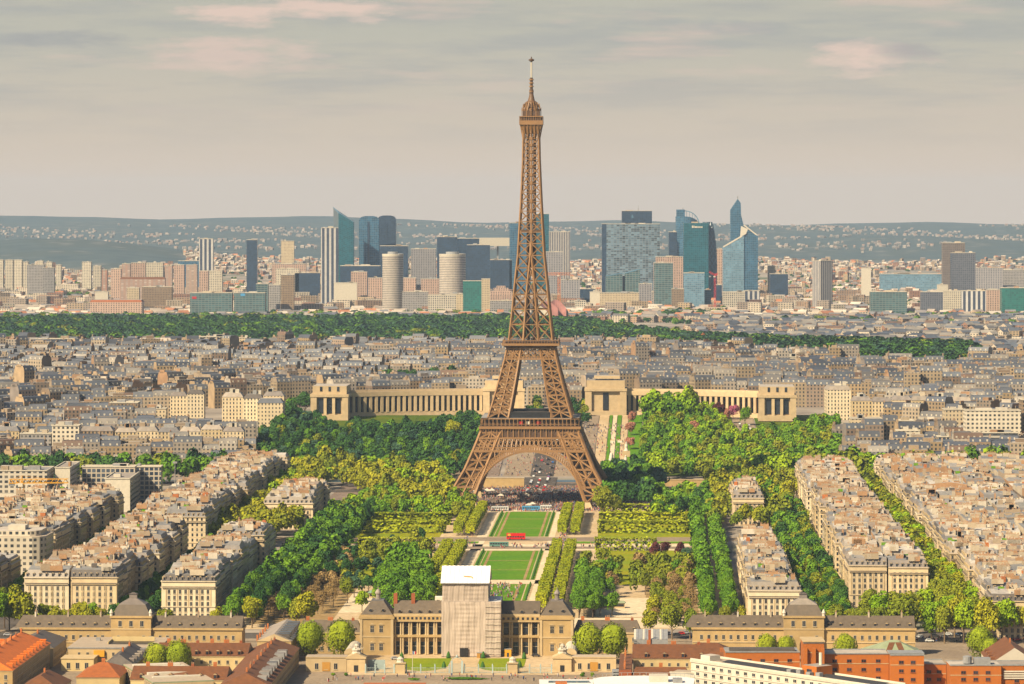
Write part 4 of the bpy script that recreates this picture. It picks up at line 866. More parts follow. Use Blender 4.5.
def lot(s0, s1, t0, t1, h, sides, label, group=None, near='', name='apartment_building', rot=None, origin=None, chim=True):
    w, d = s1 - s0, t1 - t0; x0, x1, y0, y1 = -w / 2, w / 2, -d / 2, d / 2
    loc = (*st((s0 + s1) / 2, (t0 + t1) / 2), .1) if origin is None else origin
    r = thing(name, label, 'apartment building', loc, ROT if rot is None else rot, group)
    mb = MB(); k = mb.k / 1000
    for c in 'FRBL':
        p, q = SIDES[c](x0, y0, x1, y1)
        m = ('stone' if c in near else 'haussmann_wall') if c in sides else ('city_wall' if c in 'LR' else 'party_wall')
        mb.wall(p, q, 0, h, m)
        if c in sides:
            ux, uy = q[0] - p[0], q[1] - p[1]; L = math.hypot(ux, uy); ux /= L; uy /= L; nx, ny = uy, -ux
            def ledge(z, dp, th, mat, inset=0.0):
                a = (p[0] + ux * inset, p[1] + uy * inset); b = (q[0] - ux * inset, q[1] - uy * inset)
                A = [a, b, (b[0] + nx * dp, b[1] + ny * dp), (a[0] + nx * dp, a[1] + ny * dp)]; A.reverse()
                if (A[1][0] - A[0][0]) * (A[2][1] - A[1][1]) - (A[1][1] - A[0][1]) * (A[2][0] - A[1][0]) < 0: A.reverse()
                mb.prism(A, z, z + th, mat, mat); mb.face([(*v, z) for v in reversed(A)], mat)
            ledge(h - .35, .55, .35, 'stone'); ledge(6.35, .35, .3, 'stone', .3)
            ledge(h - 3.6, .75, .22, 'stone', .4); ledge(h - 3.38, .72, .6, 'rail_grey', .5)
            if k % 3 == 1: ledge(9.6, .5, .2, 'stone', 1.5); ledge(9.8, .47, .5, 'rail_grey', 1.6)
            if c in near:
                for g in range(int(L / 5.8) + 1):
                    a_ = min(max(g * 5.8 + (L % 5.8) / 2, .3), L - .3); cx, cy = p[0] + ux * a_, p[1] + uy * a_
                    mb.prism([(cx - ux * .25 - nx * .01, cy - uy * .25 - ny * .01), (cx - ux * .25 + nx * .22, cy - uy * .25 + ny * .22), (cx + ux * .25 + nx * .22, cy + uy * .25 + ny * .22), (cx + ux * .25 - nx * .01, cy + uy * .25 - ny * .01)][::(1 if (-uy * nx + ux * ny) > 0 else -1)], 6.7, h - 3.7, 'pale_stone', 'pale_stone')
            if c in near: windows(r, p, q, [.9, 4.0] + [7.0 + 3.15 * i for i in range(int((h - 8.5) / 3.15))], 2.9, WIN)
    mb.build('wall', r)
    mb = MB(int(k)); i = lambda c: 1.7 if c in sides else 0.0; e = lambda c: .25 if c in sides else 0
    H2 = h + random.choice((3.4, 3.8, 4.4)); a = (x0 + e('L') * 0, y0, x1, y1); b = (x0 + i('L'), y0 + i('F'), x1 - i('R'), y1 - i('B'))
    steep = random.choice(('zinc', 'zinc', 'slate', 'zinc')); top = 'zinc_top'
    A = [(a[0], a[1]), (a[2], a[1]), (a[2], a[3]), (a[0], a[3])]; B = [(b[0], b[1]), (b[2], b[1]), (b[2], b[3]), (b[0], b[3])]
    for j, c in enumerate('FRBL'):
        n = (j + 1) % 4; mb.face([(*A[j], h), (*A[n], h), (*B[n], H2), (*B[j], H2)], steep if c in sides else 'party_wall')
        if c in sides and c not in near:
            p, q = SIDES[c](*a); L = math.hypot(q[0] - p[0], q[1] - p[1]); n_ = int(L / 2.9); ux, uy = (q[0] - p[0]) / L, (q[1] - p[1]) / L; nx, ny = -uy, ux
            for g in range(n_):
                dd = (g + .5) * L / n_; cx, cy = p[0] + ux * dd + nx * .9, p[1] + uy * dd + ny * .9
                mb.box(cx - .65, cy - .65, h + .25, cx + .65, cy + .65, h + 2.3, 'pale_stone', 'zinc')
                gx, gy = cx - nx * .67, cy - ny * .67
                mb.face([(gx - ux * .42, gy - uy * .42, h + .5), (gx + ux * .42, gy + uy * .42, h + .5), (gx + ux * .42, gy + uy * .42, h + 2), (gx - ux * .42, gy - uy * .42, h + 2)], 'glass_dark')
    ax = 'y' if d > w * 1.2 else 'x'
    mb.gable(b[0], b[1], b[2], b[3], H2, H2 + random.uniform(.7, 1.6), top, ax, random.choice((0, 2)), 'party_wall')
    if b[2] - b[0] > 11 and b[3] - b[1] > 11:         # light court: a raised dark top stands for its shaded well
        cx, cy = random.uniform(b[0] + 3.5, b[2] - 8), random.uniform(b[1] + 3, b[3] - 7.5); ww, dd = random.uniform(3, 4.5), random.uniform(3, 5)
        mb.box(cx, cy, H2, cx + ww, cy + dd, H2 + 1.75, 'party_wall', 'dark')
    for _ in range(random.randint(3, 7)):      # skylights
        cx, cy = random.uniform(b[0], b[2] - 1.5), random.uniform(b[1], b[3] - 1.5); mb.box(cx, cy, H2, cx + random.uniform(.7, 1.4), cy + random.uniform(.9, 1.6), H2 + 1.75, random.choice(('white_paint', 'glass_dark', 'grey_metal', 'dark')))
    for _ in range(random.randint(2, 5)):      # lift houses, skylights, roof terraces
        ww, dd, hh = random.uniform(1.2, 4.2), random.uniform(1.2, 3.6), random.uniform(.4, 2.4)
        if b[2] - b[0] < ww + 1 or b[3] - b[1] < dd + 1: continue
        cx, cy = random.uniform(b[0], b[2] - ww), random.uniform(b[1], b[3] - dd); m = random.choice(('party_wall', 'off_white', 'zinc', 'party_wall', 'zinc', 'party_wall', 'party_wall', 'terracotta', 'slate', 'grey_metal'))
        mb.box(cx, cy, H2, cx + ww, cy + dd, H2 + .8 + hh, m, random.choice((m, 'zinc_top', 'zinc_top', 'flat_roof')))
    if random.random() < .35:
        cx, cy = random.uniform(b[0], b[2] - 3), random.uniform(b[1], b[3] - 3); mb.box(cx, cy, H2, cx + 3, cy + 2.4, H2 + 1.9, 'leaf_green')
    rf = mb.build('roof', r)
    for c in near:
        p, q = SIDES[c](*a); L = math.hypot(q[0] - p[0], q[1] - p[1]); n_ = int(L / 2.9); ux, uy = (q[0] - p[0]) / L, (q[1] - p[1]) / L
        for g in range(n_): dd = (g + .5) * L / n_; link('dormer', DORM, rf, (p[0] + ux * dd - uy * .25, p[1] + uy * dd + ux * .25, h + .25), math.atan2(uy, ux))
    if chim:
        for yy in ((y0 + .4, y1 - .4) if random.random() < .5 else (y0 + .4,)):
            for _ in range(2 if w > 14 else 1):
                link('chimney', random.choice(CHIM), rf, (random.uniform(b[0] + 3, max(b[0] + 3.1, b[2] - 3)), yy, H2 - .4), 0 if d > 8 else math.pi / 2)
        for _ in range(random.randint(3, 5)): link('chimney', random.choice(CHIM), rf, (random.uniform(b[0] + 2, b[2] - 2), random.uniform(b[1] + 3, b[3] - 3), H2), random.choice((0, math.pi / 2)))
    return r
ORD = ['nearest', 'second', 'third', 'fourth', 'fifth', 'sixth', 'seventh', 'eighth', 'ninth', 'tenth', 'eleventh', 'twelfth', 'thirteenth', 'fourteenth', 'fifteenth', 'sixteenth', 'seventeenth', 'eighteenth', 'nineteenth', 'twentieth'] + ['twenty-' + x for x in ('first', 'second', 'third', 'fourth', 'fifth', 'sixth', 'seventh', 'eighth', 'ninth')] + ['thirtieth'] + ['thirty-' + x for x in ('first', 'second', 'third', 'fourth', 'fifth', 'sixth', 'seventh', 'eighth', 'ninth')] + ['fortieth']
def block(s0, s1, t0, t1, h, lw, rows, desc, group, nearrow='', frontsides=True, hv=2.4, gaps=()):
    """rows: list of (fraction start, fraction end, street side, words)"""
    for f0, f1, side, words in rows:
        t = t0; k = 0
        while t < t1 - 5:
            w = min(random.uniform(lw * .85, lw * 1.15), t1 - t)
            if t1 - t - w < 8: w = t1 - t
            if any(a < t + w / 2 < b for a, b in gaps): t += w; continue
            sd = side + ('F' if k == 0 or any(abs(b - t) < lw for a, b in gaps) else '') + ('B' if t + w >= t1 - .1 else '')
            near = ('F' if k == 0 else '') + (nearrow if k < 3 else '')
            near = ''.join(c for c in near if c in sd)
            lb = '%s stone building from the viewer, %s of %s' % (ORD[min(k, 39)], words, desc) if words else '%s stone building from the viewer in %s' % (ORD[min(k, 39)], desc)
            sa, sb = lerp(s0, s1, f0), lerp(s0, s1, f1); q = random.choice((0, .6, 1.5, 3.2, 4.5)) if k else 0
            if 'R' in side: sb -= q
            if 'L' in side: sa += q * (.7 if 'R' in side else 1)
            if side and 'F' not in sd: sd += 'F'
            lot(sa, sb, t, t + w - (.0 if k % 4 else 1.5), h + random.uniform(-hv, hv), sd, lb, group, near)
            t += w; k += 1
block(192.5, 235, 2004, 2800, 21.5, 22, [(0, .48, 'L', 'left side'), (.5, 1, 'R', 'right side')], 'the long block right of the park', 'apartment buildings of the long right block', 'L')
block(253.5, 330, 1820 + 30, 2815, 21, 25, [(0, .27, 'L', 'left edge')], 'the big block at far right', 'apartment buildings at the far right edge', 'L')
block(253.5, 330, 1880, 2815, 20.5, 30, [(.29, .62, '', 'second line')], 'the big block at far right', 'apartment buildings in the far right second line', '')
block(253.5, 330, 1930, 2815, 21, 33, [(.64, 1, 'R', 'third line')], 'the big block at far right', 'apartment buildings in the far right third line', '')
block(332, 400, 2280, 2815, 21, 34, [(0, .48, '', 'fourth line'), (.5, 1, '', 'fifth line')], 'the big block at far right', 'apartment buildings in the far right outer lines', '')
block(136, 163, 1899, 2212, 18.5, 22, [(0, 1, 'LR', '')], 'the narrow row beside the right chestnuts', 'apartment buildings of the narrow right row', 'LR')
block(141, 162, 2510, 2640, 18, 24, [(0, 1, 'LR', '')], 'the small cluster among trees right of the tower', 'small right cluster', '')
block(-167, -139, 1945, 2262, 19.5, 22, [(0, 1, 'LR', '')], 'the stepped row beside the left park trees', 'apartment buildings of the stepped left row', 'R')
block(-170, -137, 2480, 2610, 18, 24, [(0, 1, 'LR', '')], 'the small cluster among trees left of the tower', 'small left cluster', '')
block(-236, -188, 1932, 2850, 21.5, 23, [(0, .48, 'L', 'left side'), (.5, 1, 'R', 'right side')], 'the long block left of the park', 'apartment buildings of the long left block', 'R', gaps=((2262, 2300),))
block(-330, -262, 1985, 2085, 20, 25, [(.62, 1, 'R', 'right edge'), (.26, .60, '', 'inner line')], 'the front block at far left', 'apartment buildings of the far left front block', 'R')
block(-330, -262, 2196, 2500, 20.5, 25, [(.64, 1, 'R', 'right edge'), (.30, .62, '', 'middle line'), (0, .28, 'L', 'outer line')], 'the rear block at far left', 'apartment buildings of the far left rear block', 'R')
# pale building with a rounded, windowed end at the left
def rounded_building():
    r = thing('apartment_building', 'pale apartment building with rounded corner at the far left block front', 'apartment building', (*st(-279, 2172), .1), ROT)
    poly = [(-18, 18), (-18, -6)] + [(-10 - 8 * math.cos(a), -8 - 8 * math.sin(a)) for a in np.linspace(.25, 1.5, 5)] + [(10, -16), (14, -14), (17, -9), (17, 18)]
    mb = MB(0); mb.prism(poly, 0, 24, 'white_grid', 'gravel_roof'); mb.build('wall', r)
    mb = MB(0); mb.prism([(x * .8, y * .8 + 1) for x, y in poly], 24.002, 27, 'white_grid', 'flat_roof'); mb.box(-6, -4, 27.002, 4, 8, 29.5, 'off_white'); mb.build('penthouse', r)
    mb = MB(0); mb.box(-16, -11, 24.05, -8, -8, 26, 'leaf_green'); mb.box(-9, 10, 24.05, 2, 16, 25.6, 'leaf_green'); mb.build('roof_planting', r)
rounded_building()

# ------------------------------------------------------------ single buildings of the middle distance
PLACED = []
def slab(xl, xr, yt, yb, depth, fac, label, cat='building', name='office_building', roof='flat_roof', rot=0.0, D=None, units=2, par=True, side=None, gz=None):
    D = D or Dof((xl + xr) / 2, yb); x0, x1 = atD(xl, D), atD(xr, D); w = x1 - x0; g = hgt((x0 + x1) / 2, D) - 1 if gz is None else gz; zt = H - (yt - YH) * D / F; h = zt - g
    PLACED.append((min(x0, x1) - 5, max(x0, x1) + 5, D - 8, D + depth + 5))
    r = thing(name, label, cat, ((x0 + x1) / 2, D, g), rot)
    mb = MB(); p = [(-w / 2, 0), (w / 2, 0), (w / 2, depth), (-w / 2, depth)]
    for i in range(4): mb.wall(p[i], p[(i + 1) % 4], 0, h, side if (side and i in (1, 3)) else fac, 0)
    mb.build('wall', r)
    mb = MB()
    if roof in ('slate', 'zinc', 'red_tile', 'brown_tile', 'city_roof', 'zinc_top'):
        i = min(2.5, depth * .3); mb.frust((-w / 2 - .3, -.3, w / 2 + .3, depth + .3), h, (-w / 2 + i, i, w / 2 - i, depth - i), h + 3.6, roof, 'zinc_top')
    else:
        mb.face([(x, y, h) for x, y in p], roof)
        if par:
            for a in range(4):
                q = p[a]; s = p[(a + 1) % 4]; mb.bar((*q, h + .3), (*s, h + .3), .8, fac if MT[fac].name in ('white_paint',) else 'off_white')
    mb.build('roof', r)
    for _ in range(units):
        mb = MB(); ww = random.uniform(.12, .3) * w; cx = random.uniform(-w / 2 + ww, w / 2 - ww); dd = min(depth * .5, 8); hh = random.uniform(1.6, 3.6); mb.box(cx - ww / 2, depth * .25, h + .01, cx + ww / 2, depth * .25 + dd, h + hh + (3.6 if roof in ('slate', 'zinc') else 0), random.choice(('off_white', 'grey_metal', 'party_wall')), 'flat_roof'); mb.build('roof_unit', r)
    return r
M = slab
# modern group at the left, in front of the quay
M(-8, 47, 471, 512, 40, 'office_white', 'white grey modern block with wide window strips behind the yellow crane', units=3)
M(-8, 50, 497, 514, 14, 'office_ribbon', 'low terrace wing with dark window strips at the foot of the white block', par=True, units=0)
M(55, 70, 468, 510, 60, 'off_white', 'tall blank end wall slab right of the yellow crane', side='office_ribbon', units=1)
M(82, 135, 467, 505, 14, 'office_grid', 'dark glazed slab with pale frame between the blank end walls', units=2)
M(105, 130, 479, 512, 70, 'cream_block' if 0 else 'off_white', 'blank cream end wall wing with roof garden before the glazed slab', side='office_ribbon', units=1)
M(135, 161, 467, 503, 12, 'office_grid', 'narrow end of the glazed slab with pale corner pier', units=1)
# town houses and blocks behind the left quay trees
for a in ((-6, 19, 431, 462, 14, 'haussmann_wall', 'grey roofed town house at the left picture edge above the quay trees', 'zinc'), (20, 51, 434, 466, 14, 'grey_block', 'grey office block above the left quay trees', 'flat_roof'), (52, 79, 426, 467, 16, 'white_grid', 'white modern block with green glass centre above the left quay', 'flat_roof'),
          (80, 113, 431, 462, 16, 'brown_block', 'brown apartment block with tall bays right of the white modern block', 'zinc'), (110, 138, 403, 433, 18, 'brown_block', 'brown slab with blank end wall on the left hillside', 'flat_roof'), (104, 155, 389, 406, 16, 'office_ribbon', 'long grey roofed hall with window strip on the left hillside', 'slate'),
          (156, 176, 388, 408, 20, 'cream_block', 'cream block joined to the right end of the long grey roofed hall', 'flat_roof'), (128, 176, 364, 386, 14, 'white_grid', 'white gridded apartment slab on the upper left hill', 'flat_roof'), (177, 199, 367, 386, 14, 'white_grid', 'shorter white gridded slab joined to the longer one', 'flat_roof'),
          (148, 166, 409, 432, 14, 'cream_block', 'narrow cream block with two brown bays on the left hill', 'flat_roof'), (170, 187, 396, 424, 14, 'haussmann_wall', 'stone town house right of the narrow cream block', 'zinc'), (187.2, 204, 394, 424, 14, 'haussmann_wall', 'taller stone town house second right of the narrow cream block', 'slate'), (222, 243, 397, 426, 14, 'haussmann_wall', 'stone town house left of the dark wood, leftmost of three joined', 'zinc'), (243.2, 263, 398.5, 426, 14, 'haussmann_wall', 'stone town house left of the dark wood, middle of three joined', 'slate'), (263.2, 284, 396, 426, 14, 'haussmann_wall', 'stone town house left of the dark wood, rightmost of three joined', 'zinc'),
          (214, 238, 365, 381, 14, 'cream_block', 'blank cream apartment block on the upper left hill', 'flat_roof'), (198, 213, 367, 380, 14, 'white_grid', 'small white block left of the cream one', 'flat_roof'), (36, 74, 339, 361, 14, 'office_grid', 'pale framed office slab before the left wood', 'flat_roof'), (-6, 30, 340, 361, 14, 'office_white', 'low white slab at the left edge before the wood', 'flat_roof'),
          (196, 236, 337, 361, 14, 'office_white', 'white roof-terraced block before the wood left of centre', 'flat_roof'), (237, 250, 338, 361, 14, 'cream_block', 'small cream block right of the white terraced one', 'flat_roof'), (138, 172, 341, 361, 14, 'office_white', 'long low white block with sloped roof before the left wood', 'zinc_top'), (263, 275, 368, 382, 14, 'red_block', 'red brick apartment block left behind the palace wing', 'flat_roof'),
          (292, 331, 375, 386, 14, 'office_ribbon', 'white ribbon windowed block behind the left palace pavilion', 'flat_roof'), (370, 391, 371, 388, 14, 'cream_block', 'cream stepped block rising behind the left colonnade', 'flat_roof'), (257, 283, 403, 428, 22, 'cream_block', 'sunlit cream mansion at the left edge of the dark wood', 'city_roof'), (330, 347, 337, 361, 12, 'cream_block', 'pale twin block before the wood left of the tower', 'flat_roof'), (381, 405, 342, 361, 12, 'white_grid', 'white stepped block before the wood left of the tower', 'flat_roof'),
          (476, 492, 369, 387, 12, 'white_grid', 'white tall house just left of the tower', 'flat_roof'), (324, 362, 361, 366, 12, 'off_white', 'low white roofed hall on the hill behind the left wing', 'flat_roof')):
    M(*a[:7], 'building', 'apartment_building' if 'town house' in a[6] or 'apartment' in a[6] else 'city_building', a[7])
for i in range(6):
    xl = 115 + i * 21.5; M(xl, xl + 21.3, 431 + random.uniform(-1.5, 1.5), 462, 15, 'haussmann_wall', '%s stone town house in the long row above the left quay trees' % ('leftmost', 'second from left', 'third from left', 'third from right', 'second from right', 'rightmost')[i], 'town house', 'town_house', 'zinc')
for a in ((772, 800, 357, 379, 12, 'off_white', 'blank white modern block behind the right palace wing', 'flat_roof'), (752, 771, 359, 377, 12, 'white_grid', 'white block joined left of the blank one behind the right wing', 'flat_roof'), (640, 700, 373, 386, 16, 'grey_block', 'long dark roofed block behind the right colonnade', 'slate'), (702, 762, 372, 384, 16, 'grey_block', 'second long dark roofed block behind the right colonnade', 'slate'),
          (851, 882, 419, 452, 20, 'cream_block', 'pale rounded corner building at the right quay', 'flat_roof'), (884, 914, 421, 444, 16, 'office_ribbon', 'long terraced office block right of the pale corner building', 'flat_roof'), (897, 920, 431, 457, 12, 'white_grid', 'white gridded block above the right quay trees', 'flat_roof'), (916, 944, 424, 446, 16, 'haussmann_wall', 'dark roofed town house before the tall beige block', 'slate'),
          (938, 957, 437, 460, 12, 'office_grid', 'brown gridded block above the right quay trees', 'flat_roof'), (945, 966, 410, 448, 20, 'cream_block', 'beige tall apartment block left of the biggest pale block', 'flat_roof'), (966, 1021, 411, 458, 20, 'white_grid', 'biggest pale stone block with terraces at the right edge', 'flat_roof'), (971, 1018, 433, 460, 6, 'office_ribbon', 'glazed lower front of the biggest pale block', 'flat_roof'),
          (1022, 1040, 400, 455, 20, 'brown_block', 'brown block cut by the right picture edge', 'flat_roof'), (827, 851, 390, 420, 30, 'haussmann_wall', 'dark stone corner house at the top of the right street', 'zinc'), (600, 640, 360, 373, 12, 'grey_block', 'white grey stepped block right behind the tower', 'zinc')):
    M(*a[:7], 'building', 'apartment_building' if 'town house' in a[6] or 'apartment' in a[6] else 'city_building', a[7])
for i in range(6):
    xl = 852 + i * 20; M(xl, xl + 19.8, 401 + random.uniform(-1, 1), 426, 15, 'haussmann_wall', '%s stone house in the long lit row on the right hillside' % ('leftmost', 'second from left', 'third from left', 'third from right', 'second from right', 'rightmost')[i], 'town house', 'town_house', 'zinc')

# ------------------------------------------------------------ the town at large
def in_placed(x, y): return any(a < x < b and c < y < d for a, b, c, d in PLACED)
PALZ = [(-300, 3120), (-300, 3440), (330, 3440), (330, 3120)]
px_ = lambda x, y: 512 + F * x / y
def town():
    mb = MB(0); cells = [(random.uniform(-1000, 1000), random.uniform(2900, 5600), random.uniform(-.7, .7)) for _ in range(130)]
    cells = [(x, y, a * 1.3 if random.random() < .75 else a * .3) for x, y, a in cells]
    grove = [z for z in ZONES]; walls = 'city_wall'; n = 0
    for ci, (cx, cy, ang) in enumerate(cells):
        ca, sa = math.cos(ang), math.sin(ang); bd = random.choice((34, 40, 46)); R_ = 260
        v = -R_
        while v < R_:
            for sub in (0, 1):
                u = -R_; vv = v + sub * 15.5; base = random.uniform(19, 24)
                while u < R_:
                    w = random.uniform(11, 24); um = u + w / 2; x = cx + um * ca - (vv + 7) * sa; y = cy + um * sa + (vv + 7) * ca; u += w + (12 if random.random() < .10 else 0)
                    if not 2945 < y < float(np.interp(px_(x, y), [640, 720, 850, 960, 990, 1040], [4560, 4380, 3920, 3780, 4080, 4150])) or abs(x) > .142 * y + 20: continue
                    if min(range(len(cells)), key=lambda j: (cells[j][0] - x) ** 2 + (cells[j][1] - y) ** 2) != ci: continue
                    px, py = pyx(x, y, hgt(x, y) + 12)
                    if inside(PALZ, x, y) or in_placed(x, y) or (y < 3450 and 250 < px < 835) or any(inside(z, x, y) for z in grove): continue
                    
                    g = hgt(x, y) - 1.5; h = base + random.uniform(-3.5, 3.5) + (random.uniform(3, 10) if random.random() < .07 else 0) - (5 if random.random() < .1 else 0)
                    mb.k = 1000.0 * random.randrange(60); d = 14; W2 = w / 2
                    def T(a, b): return (x + a * ca - b * sa, y + a * sa + b * ca)
                    P = [T(-W2, -d / 2), T(W2, -d / 2), T(W2, d / 2), T(-W2, d / 2)]; z1 = g + h
                    for j in range(4): mb.wall(P[j], P[(j + 1) % 4], g, z1, walls if j in (0, 2) or random.random() < .35 else 'city_party')
                    flat = random.random() < .22
                    if flat: mb.face([(*p, z1) for p in P], 'flat_roof'); bx = [T(-W2 * .5, -3), T(W2 * .3, -3), T(W2 * .3, 3), T(-W2 * .5, 3)]; mb.prism(bx, z1, z1 + random.uniform(1.5, 3.5), 'city_party', 'flat_roof')
                    else:
                        q = 1.8; z2 = z1 + random.uniform(3, 4.6); B = [T(-W2, -d / 2 + q), T(W2, -d / 2 + q), T(W2, d / 2 - q), T(-W2, d / 2 - q)]
                        for j in range(4): mb.face([(*P[j], z1), (*P[(j + 1) % 4], z1), (*B[(j + 1) % 4], z2), (*B[j], z2)], 'city_roof' if j in (0, 2) else 'city_party')
                        mb.face([(*p, z2) for p in B], 'city_roof'); z1 = z2
                        if y < 4300:
                            for e in range(max(2, int(w / 4.5))):       # dormers
                                a = -W2 + (e + .5) * w / max(2, int(w / 4.5)); dm = [T(a - .7, -d / 2 + .3), T(a + .7, -d / 2 + .3), T(a + .7, -d / 2 + 1.8), T(a - .7, -d / 2 + 1.8)]; mb.prism(dm, g + h + .3, g + h + 2.2, 'off_white', 'city_roof')
                    for e in range(random.randint(1, 2)):           # chimney walls
                        a = random.choice((-1, 1)) * (W2 - .4); L = random.uniform(1.5, 4); b = random.uniform(-2, 2); ch = [T(a - .4, b - L), T(a + .4, b - L), T(a + .4, b + L), T(a - .4, b + L)]
                        zc = z1 + random.uniform(1, 2.6); mb.prism(ch, z1 - 1, zc, 'city_party', 'terracotta')
                    n += 1
            v += bd + random.uniform(-3, 5)
    tag(mb.build('town_houses'), 'closely packed grey roofed town houses covering the hill behind the palace', 'town', None, 'stuff'); print('town houses', n)
town()
def suburbs():
    mb = MB(0); n = 0
    def hut(x, y, w, d, h, ang, wm, rm, pitched):
        g = hgt(x, y) - 1; ca, sa = math.cos(ang), math.sin(ang); mb.k = 1000.0 * random.randrange(60)
        T = lambda a, b: (x + a * ca - b * sa, y + a * sa + b * ca)
        P = [T(-w / 2, -d / 2), T(w / 2, -d / 2), T(w / 2, d / 2), T(-w / 2, d / 2)]; mb.prism(P, g, g + h, wm, None if pitched else rm)
        if pitched:
            a, b = T(-w / 2, 0), T(w / 2, 0); z = g + h; z2 = z + min(5, d * .3)
            mb.face([(*P[0], z), (*P[1], z), (*b, z2), (*a, z2)], rm); mb.face([(*P[2], z), (*P[3], z), (*a, z2), (*b, z2)], rm); mb.face([(*P[1], z), (*P[2], z), (*b, z2)], wm); mb.face([(*P[3], z), (*P[0], z), (*a, z2)], wm)
    for _ in range(6200):
        y = random.uniform(6350, 8400) if random.random() < .75 else random.uniform(6400, 7300); px = random.uniform(-15, 1040)
        if px > 690 and random.random() < .42: y = random.uniform(float(np.interp(px, [690, 850, 960, 1000, 1040], [5750, 5450, 5000, 4400, 4350])), 6600); x = atD(px, y)
        if y < 6700 and px < 560 and y < 6350 + (560 - px) * .5: continue
        if y < 6600 and 560 < px <= 690: continue
        x = atD(px, y)
        if in_placed(x, y) or (y > 8300 and random.random() < .4): continue
        big = random.random()
        if big < .10 and y > 6900: hut(x, y, random.uniform(22, 45), 13, random.uniform(16, 28), random.uniform(-.5, .5), 'far_wall', 'flat_roof', False)
        else: hut(x, y, random.uniform(12, 30), random.uniform(10, 16), random.uniform(6, 14), random.uniform(-.8, .8), 'far_wall', 'far_roof' if y > 6700 else 'city_roof', random.random() < .7)
        n += 1
    for _ in range(9500):           # dense fine grained suburbs out to the foot of the hills
        px = random.uniform(-15, 1040); y = 7800 + 3300 * random.random() ** 1.1; x = atD(px, y)
        if in_placed(x, y): continue
        if px < 185 and y > 9900 + 200 * math.sin(px * .05): continue
        if math.sin(px * .035 + y * .002) + math.sin(px * .013 - y * .0031 + 2) > 1.1: continue
        hut(x, y, random.uniform(6, 15), random.uniform(8, 11), random.uniform(5, 11) if random.random() < .9 else random.uniform(12, 20), random.uniform(-.8, .8), 'far_wall', 'far_roof', random.random() < .8); n += 1
    for _ in range(2600):           # villages in bands along the slopes
        y = random.choice((12600, 13700, 14800, 15600, 16300)) + random.gauss(0, 170); px = random.uniform(-15, 1040)
        if math.sin(px * .022 + y * .0021) + .6 * math.sin(px * .07 + y) < -.1: continue
        hut(atD(px, y), y, random.uniform(6, 13), 9, random.uniform(4, 8), random.uniform(-.5, .5), 'hill_wall', 'hill_roof', True); n += 1
    tag(mb.build('suburb_houses'), 'countless small suburban houses with red and pale roofs towards the horizon', 'suburb', None, 'stuff'); print('suburb', n)
# ------------------------------------------------------------ the business district
def tower_root(px, D, label, cat='skyscraper', name='office_tower', rz=0.0):
    x = atD(px, D); g = hgt(x, D) - 2; PLACED.append((x - 40, x + 40, D - 25, D + 60)); return thing(name, label, cat, (x, D, g), rz), g
def zof(py, D, g): return H - (py - YH) * D / F - g
def T(xl, xr, yt, D, depth, fac, label, **k): return slab(xl, xr, yt, 0, depth, fac, label, 'skyscraper', 'office_tower', D=D, **k)
def B(xl, xr, yt, D, fac, label, depth=18, **k): return slab(xl, xr, yt, 0, depth, fac, label, 'building', k.pop('name', 'city_building'), D=D, **k)
def cylinder_tower(xl, xr, yt, D, label):
    r, g = tower_root((xl + xr) / 2, D, label, name='round_tower'); R_ = (atD(xr, D) - atD(xl, D)) / 2; h = zof(yt, D, g)
    mb = MB(); mb.lathe(0, R_, [(R_, 0), (R_, h - 4)], 32, 'ring_tower'); mb.build('wall', r)
    mb = MB(); mb.lathe(0, R_, [(R_ + .4, h - 4), (R_ + .4, h), (R_ - .5, h), (R_ - .8, h - 1), (0, h - 1)], 32, 'off_white'); mb.build('roof', r)
    mb = MB(); mb.lathe(0, R_, [(R_ * .5, h - 1), (R_ * .5, h + 4), (0, h + 4.1)], 16, 'grey_metal'); mb.build('roof_unit', r)
cylinder_tower(382, 403, 254, 6950, 'slim pale cylinder tower with ringed windows, the left one of two')
cylinder_tower(439, 465.5, 254, 7200, 'broad pale cylinder tower with ringed windows, the right one of two')
T(321, 338, 228, 7350, 26, 'stripe_tower', 'white tower with dark vertical stripes before the slanted glass tower')
def slanted():
    D = 8000; r, g = tower_root(342, D, 'dark teal glass tower with a steep slanted pointed top'); f = D / F
    x = lambda p: (p - 342) * f; z = lambda p: zof(p, D, g)
    mb = MB(); d = 40
    ft = [(x(338.5), 0, z(212.5)), (x(353.5), 0, z(222))]; bk = [(x(332.5), d, z(207.5)), (x(353.5), d, z(221.5))]
    mb.face([(x(338.5), 0, 0), (x(353.5), 0, 0), ft[1], ft[0]], 'glass_teal', [(0, 0), (32, 0), (32, 170), (0, 178)])
    mb.face([(x(353.5), 0, 0), (x(353.5), d, 0), bk[1], ft[1]], 'glass_teal', [(0, 0), (d, 0), (d, 170), (0, 170)])
    mb.face([(x(332.5), d, 0), (x(338.5), 0, 0), ft[0], bk[0]], 'glass_slate', [(0, 0), (d, 0), (d, 178), (0, 198)])
    mb.face([(x(353.5), d, 0), (x(332.5), d, 0), bk[0], bk[1]], 'glass_slate', [(0, 0), (40, 0), (40, 198), (0, 170)])
    mb.build('wall', r); mb = MB(); mb.face([ft[0], ft[1], bk[1], bk[0]], 'glass_slate'); mb.bar(ft[0], bk[0], 1.2, 'glass_pale'); mb.bar(ft[0], ft[1], 1.5, 'glass_pale'); mb.build('roof', r)
slanted()
